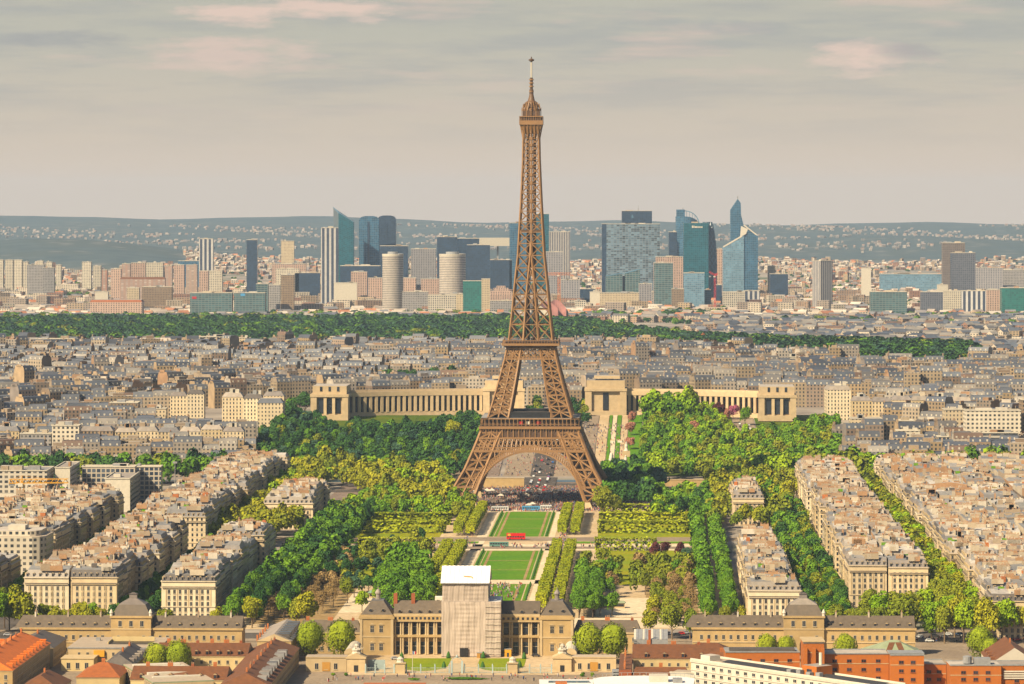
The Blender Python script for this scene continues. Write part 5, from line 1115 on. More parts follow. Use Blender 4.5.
def round_top(xl, xr, yt, D, fac, label):
    r, g = tower_root((xl + xr) / 2, D, label); w = atD(xr, D) - atD(xl, D); h = zof(yt, D, g); d = 30
    prof = [(-w / 2, 0), (w / 2, 0), (w / 2, h - 9), (w * .46, h - 5), (w * .38, h - 2), (w * .2, h), (-w * .2, h), (-w * .38, h - 2), (-w * .46, h - 5), (-w / 2, h - 9)]
    mb = MB(); mb.face([(a, 0, b) for a, b in prof], fac, [(a + 100, b) for a, b in prof]); mb.face([(a, d, b) for a, b in reversed(prof)], fac, [(a + 100, b) for a, b in reversed(prof)])
    mb.face([(w / 2, 0, 0), (w / 2, d, 0), (w / 2, d, h - 9), (w / 2, 0, h - 9)], fac, [(0, 0), (d, 0), (d, h), (0, h)]); mb.face([(-w / 2, d, 0), (-w / 2, 0, 0), (-w / 2, 0, h - 9), (-w / 2, d, h - 9)], fac, [(0, 0), (d, 0), (d, h), (0, h)]); mb.build('wall', r)
    mb = MB()
    for i in range(2, 9): a, b = prof[i], prof[i + 1]; mb.face([(a[0], 0, a[1]), (a[0], d, a[1]), (b[0], d, b[1]), (b[0], 0, b[1])], 'glass_slate')
    mb.build('roof', r); mb = MB(); mb.box(-w * .08, -1.2, h * .1, w * .02, -.05, h - 12, 'glass_navy'); mb.build('slot_window', r)
round_top(359, 379, 216, 8100, 'glass_blue', 'blue glass tower with rounded top, front one of the pair left')
round_top(377.5, 396, 215.5, 8180, 'glass_navy', 'darker glass tower with rounded top, rear one of the pair left')
T(380, 408, 246, 7900, 30, 'glass_navy', 'dark blue grey slab behind the slim round tower')
T(411, 436, 249, 8000, 30, 'grey_tower', 'dim grey office slab left of the navy towers')
T(437, 457, 237, 7900, 34, 'glass_navy', 'tallest navy glass tower with small roof masts, left of three', units=3)
T(456, 479, 238.5, 8000, 30, 'glass_navy', 'navy glass tower in the middle of three')
T(467, 490, 245, 7750, 30, 'glass_navy', 'broad navy glass tower, lowest and rightmost of three')
def cube_arch():
    D = 8400; r, g = tower_root(503, D, 'pale hollow cube arch half hidden by the lattice tower', 'building', 'cube_arch'); f = D / F; w = 60; h = zof(238, D, g)
    for sx in (-1, 1): mb = MB(); mb.box(sx * 44 - 9, 0, 0, sx * 44 + 9, 80, h - 18, 'grey_tower', 'off_white'); mb.build('side_wall', r)
    mb = MB(); mb.box(-53, 0, h - 18, 53, 80, h, 'off_white', None, True); mb.build('roof_slab', r); mb = MB(); mb.box(-53, 0, 0, 53, 80, 9, 'grey_tower'); mb.build('base', r)
    mb = MB(); mb.bar((-12, 20, 9), (-12, 20, h - 18), 4, 'grey_metal'); mb.build('lift_tower', r)
cube_arch()
T(488, 512, 260, 7900, 24, 'glass_navy', 'low navy block in front of the hollow cube arch', side='grey_tower')
T(509.5, 531, 223, 7900, 30, 'glass_blue', 'blue glass tower directly left behind the lattice tower')
T(534, 549, 214, 8050, 30, 'glass_teal', 'blue teal glass tower directly right behind the lattice tower')
T(549, 570, 232, 7900, 30, 'stripe_tower_fine', 'grey tower with fine vertical lines right of the lattice tower', side='glass_navy')
T(546, 563, 252, 7700, 26, 'grey_tower', 'pale grey block in front of the fine lined tower')
B(561, 580, 280, 7300, 'grey_tower', 'grey beige office block right of the red crane'); B(580, 595, 289, 7350, 'glass_navy', 'dark block beside the grey beige one'); B(575, 586, 301, 7050, 'office_white', 'small white block before the grey beige office block')
B(553, 561, 295, 7200, 'brown_block', 'dull mauve block below the red crane')
T(602, 607, 224, 7800, 40, 'glass_navy', 'dark narrow side wing of the big mottled slab tower', units=0)
T(606.5, 660, 224, 7790, 32, 'glass_mottled', 'broad slab tower with mottled grey blue windows', units=3)
def crown_tower():
    r = T(622, 652, 211, 8000, 34, 'glass_navy', 'dark navy tower with roof mast rising behind the mottled slab', units=1); h = zof(211, 8000, r.location.z)
    mb = MB(); mb.bar((3, 8, h), (3, 8, h + 12), 1.6, 'grey_metal', .6); mb.build('mast', r)
    mb = MB(); z = h - 15; mb.face([(-12.5, -.3, z), (-9.5, -.3, z + 4), (-10.5, -.3, z + 7.5)], 'glass_pale'); mb.face([(-9.8, -.3, z + 1.2), (-7.2, -.3, z), (-10, -.3, z + 7.5)], 'glass_pale'); mb.face([(-12, -.35, z), (-7.6, -.35, z), (-9.8, -.35, z + 1.4)], 'glass_pale'); mb.build('roof_emblem', r)
crown_tower()
def wedge(xl, xr, yl, yr, D, fac, label):
    r, g = tower_root((xl + xr) / 2, D, label); w = atD(xr, D) - atD(xl, D); a, b = zof(yl, D, g), zof(yr, D, g); d = 30
    mb = MB(); L = [(-w / 2, 0), (w / 2, 0), (w / 2, d), (-w / 2, d)]; Z = [a, b, b, a]
    for i in range(4): j = (i + 1) % 4; W_ = w if i % 2 == 0 else d; mb.face([(*L[i], 0), (*L[j], 0), (*L[j], Z[j]), (*L[i], Z[i])], fac, [(0, 0), (W_, 0), (W_, Z[j]), (0, Z[i])])
    mb.build('wall', r); mb = MB(); mb.face([(*L[i], Z[i]) for i in range(4)], 'zinc'); mb.bar((*L[0], a), (*L[1], b), 1.6, 'glass_pale'); mb.build('roof', r)
wedge(606, 622.5, 276, 273, 7500, 'glass_low', 'low green grey glass block with sloping roof, left of a pair'); wedge(625, 640, 273, 269, 7500, 'glass_low', 'low green grey glass block with sloping roof, right of a pair')
B(622, 626, 276, 7520, 'glass_navy', 'dark gap building between the two sloping glass blocks', units=0)
B(600, 639, 293, 7150, 'cream_block', 'wide cream block with vertical piers right of the lattice tower', depth=24); B(639, 652, 284, 7400, 'grey_tower', 'grey block behind the wide cream one')
T(654, 673, 263, 7250, 24, 'glass_low', 'narrow grey green office tower with pale left edge', side='pink_block'); T(656, 683, 257, 7600, 26, 'pink_block', 'pinkish grey slab behind the narrow grey green tower', units=2)
T(669, 677, 232, 7950, 24, 'glass_navy', 'thin dark tower left of the curved blue one')
def curved_blue():
    D = 8050; r, g = tower_root(687, D, 'blue glass tower with arched lattice crown behind the teal slab'); f = D / F; h = zof(210, D, g)
    mb = MB(); n = 20; w = 24
    for i in range(n):
        a, b = 2 * math.pi * i / n, 2 * math.pi * (i + 1) / n
        lo = [(w * .85 * math.cos(q), 20 + 18 * math.sin(q), 0) for q in (a, b)]; hi = [(w * math.cos(q), 20 + 18 * math.sin(q), h - 14 - 10 * max(0, math.cos(q)) ** 2) for q in (a, b)]
        mb.face([lo[0], lo[1], hi[1], hi[0]], 'glass_blue', [(i * 7, 0), (i * 7 + 7, 0), (i * 7 + 7, hi[1][2]), (i * 7, hi[0][2])])
    mb.build('wall', r); mb = MB(); mb.box(-22, 12, h - 15, -4, 26, h + 1, 'glass_blue', 'glass_slate'); mb.bar((-8, 18, h), (-8, 18, h + 5), 1.5, 'grey_metal'); mb.build('roof_unit', r)
    mb = MB(); pr = None
    for i in range(15):
        a = math.pi * .5 * i / 14; p = (-4 + 31 * math.sin(a), 18, h - 32 + 30 * math.cos(a))
        if pr: mb.bar(pr, p, 1.8, 'glass_pale'); 
        if i % 2: mb.bar(p, (p[0], 18, h - 40), .8, 'glass_pale')
        pr = p
    mb.build('crown_lattice', r)
curved_blue()
def teal_slab():
    r = T(684, 708.5, 223, 7700, 40, 'glass_teal', 'tall teal glass slab with small white sign at its top', units=1, par=False); h = zof(223, 7700, r.location.z)
    mb = MB(0)
    for x, w, q in ((-9, 3.2, 4.6), (-5.2, 1.6, 4.6), (-2.6, 4, 3.4), (2.4, 2.6, 3.2), (6, 3, 3.2), (10, 2.8, 3.2)): mb.box(x, -.5, h - 10, x + w, -.1, h - 10 + q, 'off_white')
    mb.build('roof_sign', r)
teal_slab()
def lattice_oval():
    D = 7720; r, g = tower_root(708, D, 'oval tower wrapped in white lattice beside the teal slab'); h = zof(222, D, g); f = D / F
    pr = lambda t: 19 * math.sqrt(max(0, 1 - max(0, (t - .45) / .62) ** 2)) 
    mb = MB(); P = [(pr(t), t * h) for t in np.linspace(0, 1, 18)]
    mb.lathe(0, 22, P + [(0, h)], 20, 'glass_navy'); mb.build('wall', r)
    mb = MB(); n = 14
    for k in range(n):
        for sg in (-1, 1):
            q = None
            for j, (rr, z) in enumerate(P):
                a = 2 * math.pi * k / n + sg * j * .32; p = ((rr + .5) * math.cos(a), 22 + (rr + .5) * math.sin(a), z)
                if q: mb.bar(q, p, .9, 'glass_pale')
                q = p
    mb.build('lattice', r)
lattice_oval()
T(684, 704.5, 273, 7250, 24, 'glass_pale', 'pale green glass block in front of the teal slab'); T(716, 724, 249, 8000, 20, 'pink_block', 'thin pink slab between the oval and spired towers')
T(704, 711, 290, 7300, 20, 'glass_teal', 'small dark teal block under the red crane'); B(716, 722, 285, 7450, 'glass_navy', 'dark block at the foot of the thin pink slab')
def spire_tower():
    D = 7900; r, g = tower_root(740, D, 'faceted pale blue glass tower with a tall pointed fin'); f = D / F; x = lambda p: (p - 740) * f; z = lambda p: zof(p, D, g)
    d = 36; out = [(x(723.2), z(247)), (x(742), z(236)), (x(742), 0), (x(723.2), 0)]
    def ext(poly, y0, y1, m, side):
        mb = MB(); P = list(reversed(poly)); n = len(P)
        mb.face([(a, y0, b) for a, b in P], m, [(a + 60, b) for a, b in P]); mb.face([(a, y1, b) for a, b in reversed(P)], m)
        for i in range(n):
            a, b = P[i], P[(i + 1) % n]; mb.face([(a[0], y1, a[1]), (b[0], y1, b[1]), (b[0], y0, b[1]), (a[0], y0, a[1])], side, [(0, a[1]), (0, b[1]), (d, b[1]), (d, a[1])])
        return mb
    ext([(x(723.2), 0), (x(723.2), z(247)), (x(744), z(235)), (x(744), 0)], 0, d, 'glass_pale', 'glass_pale').build('left_body', r)
    ext([(x(744), 0), (x(744), z(235)), (x(748), z(232.5)), (x(758), z(236)), (x(758), 0)], 2, d, 'glass_blue', 'glass_blue').build('right_body', r)
    ext([(x(730.8), z(243)), (x(730.8), z(210)), (x(738.2), z(199)), (x(741.2), z(203)), (x(741.5), z(215)), (x(744), z(225)), (x(758), z(236)), (x(744), z(238))], 14, d - 2, 'glass_blue', 'glass_pale').build('fin', r)
    mb = MB(); mb.bar((x(723.2), 1, z(247)), (x(742), 1, z(236)), 3, 'white_paint'); mb.face([(x(740), -.3, z(237)), (x(746), -.3, z(234)), (x(748), -.3, z(229)), (x(741), -.3, z(226))], 'white_paint'); mb.bar((x(744), 12, z(225)), (x(757), 12, z(235)), 2.5, 'white_paint'); mb.build('white_edge', r)
    mb = MB(); mb.bar((x(738.2), 20, z(201)), (x(738.2), 20, z(196)), 2.2, 'grey_metal'); mb.build('mast', r)
spire_tower()
T(744, 760, 291, 7150, 24, 'stripe_tower', 'white striped block below the finned glass tower'); T(723, 745, 292, 7100, 24, 'office_white', 'low grey white block below the finned glass tower')
# others across the plain
T(199, 213, 239, 7800, 24, 'stripe_tower', 'white and blue striped tower standing alone at left'); T(246.5, 257, 240, 7800, 22, 'glass_navy', 'dark tower with pale striped side right of the lone white one', side='stripe_tower')
T(281, 294, 241, 8300, 18, 'cream_block', 'thin cream tower left of the striped white one'); B(272, 306, 264, 7950, 'pink_block', 'wide pale pink slab in front of the thin cream tower', name='apartment_block'); B(276, 299, 269, 7600, 'white_grid', 'white gridded block before the wide pale pink slab'); T(281, 294, 275, 6900, 20, 'brown_block', 'dark brown block with window grid left of centre')
B(256, 268, 284, 6850, 'glass_low', 'grey green block left of the dark brown one'); B(266, 280, 285, 6900, 'grey_block', 'grey block joined to the dark brown one')
for xl, xr, lb, sx, mt in ((190, 232, 'long grey glass slab with small red sign above the wood at left', -34, 'red_paint'), (234, 265, 'second grey glass slab with small blue sign right of the long one', -16, 'bus_blue')):
    q = B(xl, xr, 293, 6750, 'glass_low', lb, depth=30); mb = MB(0); zz = zof(299 if sx < -20 else 296, 6750, q.location.z); mb.box(sx, -.6, zz, sx + 8, -.1, zz + 4.5, mt); mb.build('roof_sign', q)
B(27, 44, 265, 7900, 'grey_block', 'grey beige slab at left above the grove, broader of two'); B(43, 54, 268, 7880, 'grey_block', 'darker narrow slab joined to the grey beige one')
for i, (a, b, t) in enumerate(((-4, 3, 260), (5, 13, 260), (14, 22, 260), (23, 28, 262), (37, 43, 261), (46, 52, 262), (56, 61, 265), (82, 91, 262), (93, 101, 266))):
    B(a, b, t, 8200, 'white_grid', '%s of the white towers lined up at the far left' % ORD[i].replace('nearest', 'first') , name='apartment_tower', units=1)
for i, (a, b, t) in enumerate(((102, 107, 270), (111, 121, 269), (122, 130, 264), (131, 145, 263), (146, 163, 263), (165, 172, 266), (174, 184, 265), (186, 197, 265), (199, 208, 271), (209, 222, 271))):
    B(a, b, t, 7600 + random.uniform(-150, 150), ('red_block', 'pink_block', 'red_block', 'pink_block', 'white_grid')[i % 5], '%s block from the left in the red and pale housing estate' % ORD[i].replace('nearest', 'first'), name='apartment_block', units=1)
B(120, 165, 279, 7350, 'red_block', 'low brick red hall in front of the pink housing estate', name='hall', roof='brown_tile'); B(142, 172, 287, 7100, 'brown_block', 'brown stepped slab with window bands near the grove', depth=24); B(127, 139, 288, 7050, 'cream_block', 'cream cube block left of the brown stepped slab')
B(90, 142, 302, 6700, 'pink_block', 'long low pink roofed building above the wood', name='hall', roof='red_tile', depth=40); B(95, 108, 292, 6900, 'off_white', 'small pale block above the long pink roof')
B(178, 199, 261, 8300, 'glass_blue', 'bluish low block left of the lone white tower')
B(340, 380, 266, 7600, 'glass_navy', 'long dark glass base below the slanted tower', depth=40); B(340, 369, 266, 7900, 'off_white', 'white edged roof behind the dark glass base'); B(295, 320, 273, 7600, 'glass_navy', 'dark low block left of the striped tower')
B(334, 357, 283, 7150, 'off_white', 'big blank pale cube block in front of the dark glass base'); B(351, 367, 272, 7500, 'pink_block', 'pinkish slab behind the blank pale cube', name='apartment_block'); B(368, 382, 278, 7400, 'pink_block', 'pinkish slab left of the slim round tower', name='apartment_block')
B(403, 416, 278, 7450, 'pink_block', 'pinkish slab right of the slim round tower', name='apartment_block'); B(421, 439, 279, 7450, 'pink_block', 'pinkish slab left of the broad round tower', name='apartment_block'); B(402, 428, 292, 6950, 'grey_block', 'grey slab at the foot of the slim round tower'); B(428, 456, 295, 6900, 'office_white', 'white grey low slab at the foot of the broad round tower'); B(450, 465, 294, 6950, 'cream_block', 'cream low block left of the green glass block')
T(463, 481.5, 281, 6900, 18, 'glass_green', 'bright green teal glass block left of the lattice tower', units=0); T(481.5, 490, 279, 6900, 18, 'cream_block', 'cream slab joined to the green glass block', units=0)
B(490, 512, 301, 6850, 'grey_block', 'low grey block behind the left tower edge'); 
def stepped():
    r, g = tower_root(501, 7200, 'stepped pyramid shaped pale apartment block left of the lattice tower', 'building', 'apartment_block')
    for i, (a, t) in enumerate(((13, 295), (10.5, 291), (7.5, 288), (4.5, 286))):
        w = a * 7200 / F; mb = MB(); mb.box(-w, i * 4, 0 if i == 0 else z_, w, 30 - i * 3, zof(t, 7200, g), 'pink_block', 'flat_roof'); mb.build('terrace', r); z_ = zof(t, 7200, g)
stepped()
def sail_building():
    D = 6450; r, g = tower_root(550, D, 'glass sail building with pink and white curved shells behind the tower', 'building', 'sail_building')
    for i, (cx, w, h, m) in enumerate(((-18, 14, 30, 'pale_stone'), (-4, 18, 38, 'leaf_pink'), (12, 16, 40, 'leaf_pink'), (22, 10, 30, 'pale_stone'))):
        mb = MB(); n = 10
        for k in range(n):
            a, b = k / n, (k + 1) / n; f = lambda t: (cx - w + 2 * w * t, 6 * math.sin(math.pi * t), 6 + h * (.55 + .45 * math.sin(math.pi * (.15 + t * .8))))
            p, q = f(a), f(b); mb.face([(p[0], p[1] + i * 5, 0), (q[0], q[1] + i * 5, 0), (q[0], q[1] + i * 5 - 6, q[2]), (p[0], p[1] + i * 5 - 6, p[2])], 'rust_glass' if m == 'leaf_pink' else 'off_white'); mb.face([(p[0], p[1] + i * 5 - 6, p[2]), (q[0], q[1] + i * 5 - 6, q[2]), (q[0], q[1] + i * 5 + 6, q[2] - 8), (p[0], p[1] + i * 5 + 6, p[2] - 8)], 'off_white')
        mb.build('glass_sail', r)
plain('rust_glass', (0.46, 0.24, 0.22), 0.4, 0.25, 0.08)
sail_building()
T(819, 834, 261, 7100, 26, 'stripe_tower_fine', 'lone grey striped tower block on the right plain', rot=.55); 
T(943, 965, 243, 7600, 26, 'brown_tower', 'taller brown grey tower, left of the pair at far right'); T(952, 975.5, 253, 7350, 26, 'dark_tower', 'dark grid tower in front of the pair at far right', side='glass_navy')
B(871, 907, 292, 6900, 'glass_low', 'wide grey green glass block right of the lone tower', depth=30, units=1); B(862, 871, 268, 8000, 'off_white', 'small white cube tower on the right plain'); B(921, 943, 292, 6900, 'dark_tower', 'dark grey block on the right plain'); B(944, 961, 291, 6950, 'white_grid', 'pale striped block left of the blue striped one'); B(962, 986, 291, 6900, 'stripe_tower', 'blue and white striped long block at right'); B(987, 1001, 290, 6950, 'pink_block', 'pink white block left of the dark teal one'); B(1002, 1030, 288, 6900, 'glass_green', 'dark teal glass block at the right picture edge', depth=30)
B(768, 775, 266, 8000, 'cream_block', 'thin cream tower at the right of the business district', units=1); B(770, 788, 274, 7900, 'glass_navy', 'low dark blue block right of the finned tower'); B(880, 950, 274, 8300, 'glass_pale', 'long pale blue hall on the right plain', name='hall'); B(938, 948, 285, 7300, 'off_white', 'white roofed block below the pair at far right'); B(976, 1003, 268, 7900, 'grey_tower', 'grey slab right of the pair at far right'); B(1000, 1030, 270, 7950, 'grey_block', 'grey block at the far right edge'); B(815, 830, 275, 7600, 'brown_block', 'brown slab behind the lone grey tower')
B(652, 668, 292, 7300, 'grey_block', 'dull grey block right of the wide cream one'); B(672, 684, 289, 7100, 'brown_block', 'brown low block left of the pale green glass block'); B(590, 602, 292, 7300, 'off_white', 'white slab left of the wide cream block')
suburbs()

# ------------------------------------------------------------ the two winged palace
def palace():
    axs = lambda t: 0.0378 * (t - 2338)
    D0 = 3350
    for sg, word in ((-1, 'left'), (1, 'right')):
        r = thing('palace_wing', 'curved stone palace wing with tall columns, %s of the tower' % word, 'palace', (*st(sg * 45, D0), hgt(*st(sg * 45, D0)) - 2), ROT)
        bx = sg * 45
        def pav(x0, x1, y0, y1, h, bays, front):
            mb = MB(0); mb.box(x0, y0, 0, x1, y1, 5, 'palace_stone'); n = bays; w = x1 - x0
            mb.box(x0 + 1, y0 + 2.5, 5, x1 - 1, y1, h - 6, 'palace_stone'); mb.box(x0 - .5, y0 - .5, h - 6, x1 + .5, y1 + .5, h - 3.6, 'palace_stone', None, True); mb.box(x0 + 1.5, y0 + 3, h - 3.6, x1 - 1.5, y1 - 1, h + 3.6 if front else h, 'palace_stone', 'flat_roof')
            for e in (x0, x1 - w * .16): mb.box(e, y0, 5, e + w * .16, y0 + 4, h - 6, 'palace_stone')
            mb.build('pavilion', r)
            for k in range(n):
                xx = x0 + w * .16 + w * .68 * (k + .5) / n; ww = w * .68 / n * (.62 if n > 1 else .2)
                m = MB(0); m.box(xx - ww / 2, y0 + 2.0, 6, xx + ww / 2, y0 + 2.45, h - 7.5, 'glass_dark'); m.build('window', r)
                if front and n > 1:
                    m = MB(0); m.box(xx - 1, y0 + 2.6, h - 1, xx + 1, y0 + 2.95, h + 3, 'glass_dark'); m.build('window', r)
            for k in range(n + 1):
                xx = x0 + w * .16 + w * .68 * k / n
                if 0 < k < n: m = MB(0); m.box(xx - ww * .28, y0 + .4, 5, xx + ww * .28, y0 + 2, h - 6, 'palace_stone'); m.build('column', r)
        xi, xo = (27, 64); a, b = sorted((sg * xi - bx, sg * xo - bx)); pav(a, b, -4, 26, 29, 1, True)
        m = MB(0); m.box(a + 8, 2, 34, b - 6, 20, 36.5, 'palace_stone', 'flat_roof'); m.build('attic', r)
        # curved colonnade
        nC = 24; P = []
        for k in range(nC + 1):
            u = k / nC; s = sg * lerp(64, 180, u); t = 6 - 36 * u ** 2.0; P.append((s - bx, t))
        wm = MB(0); ro = MB(0); hC = 23
        for k in range(nC):
            p, q = P[k], P[k + 1]
            if sg < 0: p, q = q, p
            dx, dy = q[0] - p[0], q[1] - p[1]; L = math.hypot(dx, dy); nx, ny = dy / L, -dx / L
            back = lambda v, d: (v[0] - nx * d, v[1] - ny * d)
            for A, B_, z0, z1 in ((back(p, 0), back(q, 0), 0, 5), (back(p, -.6), back(q, -.6), hC - 4, hC)): wm.wall(A, B_, z0, z1, 'palace_stone')
            wm.face([(*back(p, 4), 5), (*back(q, 4), 5), (*back(q, 4), hC - 4), (*back(p, 4), hC - 4)], 'glass_dark'); wm.face([(*back(p, 0), 5), (*back(q, 0), 5), (*back(q, 4), 5), (*back(p, 4), 5)], 'palace_stone'); wm.face([(*back(p, -.6), hC - 4), (*back(p, 4), hC - 4), (*back(q, 4), hC - 4), (*back(q, -.6), hC - 4)], 'palace_stone')
            ro.face([(*back(p, -.6), hC), (*back(q, -.6), hC), (*back(q, 18), hC), (*back(p, 18), hC)], 'gravel_roof'); wm.wall(back(q, 18), back(p, 18), 0, hC, 'palace_stone')
            ro.prism([back(p, 2), back(q, 2), back(q, 5), back(p, 5)], hC + .01, hC + 1.8, 'palace_stone', 'gravel_roof')
            m = MB(0); c = ((p[0] + q[0]) / 2, (p[1] + q[1]) / 2); m.prism([(c[0] + dx / L * u - nx * v, c[1] + dy / L * u - ny * v) for u, v in ((-1.25, -.3), (1.25, -.3), (1.25, 2.0), (-1.25, 2.0))], 4.8, hC - 3.9, 'palace_stone'); m.build('column', r)
        wm.build('wall', r); ro.build('roof', r)
        # end pavilion
        a, b = sorted((sg * 180 - bx, sg * 213 - bx)); pav(a, b, -62, -14, 26.5, 3, True)
        ss = sg * 196; 
palace()
mb = MB(0)
def terrace():
    r = thing('palace_terrace', 'pale stone terrace and stairs between the palace wings', 'terrace', (*st(0, 3300), 0), ROT)
    for i, (z, y) in enumerate(((28.5, 40), (27, 20), (24.5, 0), (21.5, -25))): m = MB(0); m.box(-26 if i < 2 else -40, y, 8, 26 if i < 2 else 70, y + 24, z, 'palace_stone', 'pale_stone'); m.build('stair_flight', r)
    for x in (52, 58): m = MB(0); m.box(x, -160, 5, x + 4, -60, 17, 'white_paint', 'pale_stone'); m.build('parapet', r)
terrace()
def fountain_statue(x, y, lb):
    g = hgt(x, y); mb = MB(0); mb.box(x - 3, y - 3, g - 2, x + 3, y + 3, g + 5, 'pale_stone'); mb.lathe(x, y, [(2, g + 5), (1.2, g + 7), (1.4, g + 9), (.7, g + 11), (.8, g + 12), (0, g + 12.6)], 10, 'white_paint'); tag(mb.build('statue'), lb, 'statue')
def fountain():
    r = thing('fountain', 'long stepped fountain basin with white jets on the garden axis right of the tower', 'fountain', (*st(54, 3010), hgt(*st(54, 3010)) + .3), ROT)
    m = MB(0); m.box(-4, -40, -2, 4, 50, 1, 'pale_stone', 'glass_pale'); m.build('basin', r)
    for k in range(7): m = MB(0); m.lathe(0, -34 + k * 12, [(.5, 1), (1.2, 3), (1.7, 5.5), (1.2, 7.5), (0, 8.2)], 8, 'white_paint'); m.build('water_jet', r)
fountain()
fountain_statue(*st(66, 2985), 'white statue on plinth by the garden steps, nearer one'); fountain_statue(*st(66, 3060), 'white statue on plinth by the garden steps, farther one')
# ------------------------------------------------------------ cranes
def crane(px, ytop, D, jl, jr, label, mat, jy=0.0, w=2.0, base=None):
    x = atD(px, D); g = hgt(x, D); h = H - (ytop - YH) * D / F - g; f = D / F; r = thing('tower_crane', label, 'crane', (x, D, g), random.uniform(-.1, .1))
    mb = MB(0); n = max(4, int(h / (w * 1.5)))
    for sx in (-1, 1):
        for sy in (-1, 1): mb.bar((sx * w / 2, sy * w / 2, 0), (sx * w / 2, sy * w / 2, h), w * .22, mat)
    for k in range(n):
        z0, z1 = h * k / n, h * (k + 1) / n; s = 1 if k % 2 else -1
        for y in (-w / 2, w / 2): mb.bar((-s * w / 2, y, z0), (s * w / 2, y, z1), w * .14, mat)
        for y in (-w / 2, w / 2): mb.bar((y, -s * w / 2, z0), (y, s * w / 2, z1), w * .14, mat)
    mb.build('mast', r)
    for nm, L in (('jib', jr * f), ('counter_jib', jl * f)):
        mb = MB(0); m = max(3, int(abs(L) / (w * 1.4)))
        for q in ((0, -w / 2, 0), (0, w / 2, 0), (0, 0, w)): mb.bar((0, q[1], h + q[2]), (L, q[1], h + q[2] + jy * abs(L)), w * .22, mat)
        for k in range(m): a, b = L * k / m, L * (k + 1) / m; mb.bar((a, -w / 2, h + jy * abs(a)), ((a + b) / 2, 0, h + w + jy * abs(a)), w * .14, mat); mb.bar(((a + b) / 2, 0, h + w + jy * abs(a)), (b, w / 2, h + jy * abs(b)), w * .14, mat)
        mb.build(nm, r)
    mb = MB(0); mb.box(-w, -w, h - 2.4, w * .2, -w * .4, h, 'white_paint'); mb.build('cab', r); mb = MB(0); mb.box(-jl and jl * f, -1.2, h - 2, jl * f + 4, 1.2, h + .4, 'grey_metal'); mb.build('counterweight', r)
    mb = MB(0); mb.bar((0, 0, h), (0, 0, h + 5), w * .5, mat, .4); mb.bar((0, 0, h + 5), (jr * f * .6, 0, h + w), .2, mat); mb.bar((0, 0, h + 5), (jl * f * .8, 0, h + w), .2, mat); mb.build('apex', r)
crane(22, 483, 2560, -13, 46, 'yellow tower crane before the white modern block', 'yellow_paint', 0, 2.6)
crane(559, 275, 7150, -16, 12, 'tower crane with red jib and orange mast right of the lattice tower', 'crane_orange', 0, 4)
crane(703, 336, 5350, -2, 2, 'slim orange crane mast before the right wood', 'crane_orange', 0, 2.6); crane(722, 346, 5250, -12, 12, 'red and white jib crane before the right wood', 'red_paint', 0, 2.4)
crane(473, 341, 5200, -1, 1.5, 'thin red crane mast left of the lattice tower', 'crane_orange', 0, 2.2); crane(715, 276, 7100, -6, 3, 'slanting red crane before the oval lattice tower', 'red_paint', 0.6, 3)
# ------------------------------------------------------------ the palace school and its barracks
def grp(name, label, cat, s, t, rz=ROT, group=None): return thing(name, label, cat, (*st(s, t), .05), rz, group)
def part(name, root, fn, k=0): mb = MB(k); fn(mb); return mb.build(name, root)
EYE = MB(0); EYE.lathe(0, 0, [(.95, 0), (.95, .5)], 10, 'pale_stone'); EYE.face([(.62 * math.cos(a), .62 * math.sin(a), .52) for a in np.linspace(0, 2 * math.pi, 10, endpoint=False)], 'glass_dark'); EYE = EYE.mesh('round_dormer')
def eyes(root, xs, y, z):
    for x in xs: o = link('round_dormer', EYE, root, (x, y, z)); o.rotation_euler = (R(90), 0, 0)
def arched_window(w, h):
    mb = MB(0); mb.box(-w / 2 - .3, -.12, -.3, w / 2 + .3, .05, h + .25, 'pale_stone'); mb.box(-w / 2, -.15, 0, w / 2, -.122, h, 'glass_dark'); mb.box(-.06, -.18, 0, .06, -.152, h, 'pale_frame'); mb.box(-w / 2, -.18, h * .6, w / 2, -.152, h * .6 + .12, 'pale_frame'); mb.gable(-w / 2 - .5, -.45, w / 2 + .5, .05, h + .5, h + 1.2, 'pale_stone', 'y'); return mb.mesh('window')
WINE = arched_window(1.7, 3.2)
def lantern(root, x, y, z):
    m = MB(0); m.lathe(x, y, [(1.5, z), (1.5, z + .6), (1.1, z + .7), (1.1, z + 2.6), (1.6, z + 2.8), (1.5, z + 3.4), (.9, z + 4.4), (.2, z + 5.0), (.15, z + 6.2), (0, z + 6.3)], 10, 'zinc'); m.build('lantern', root)
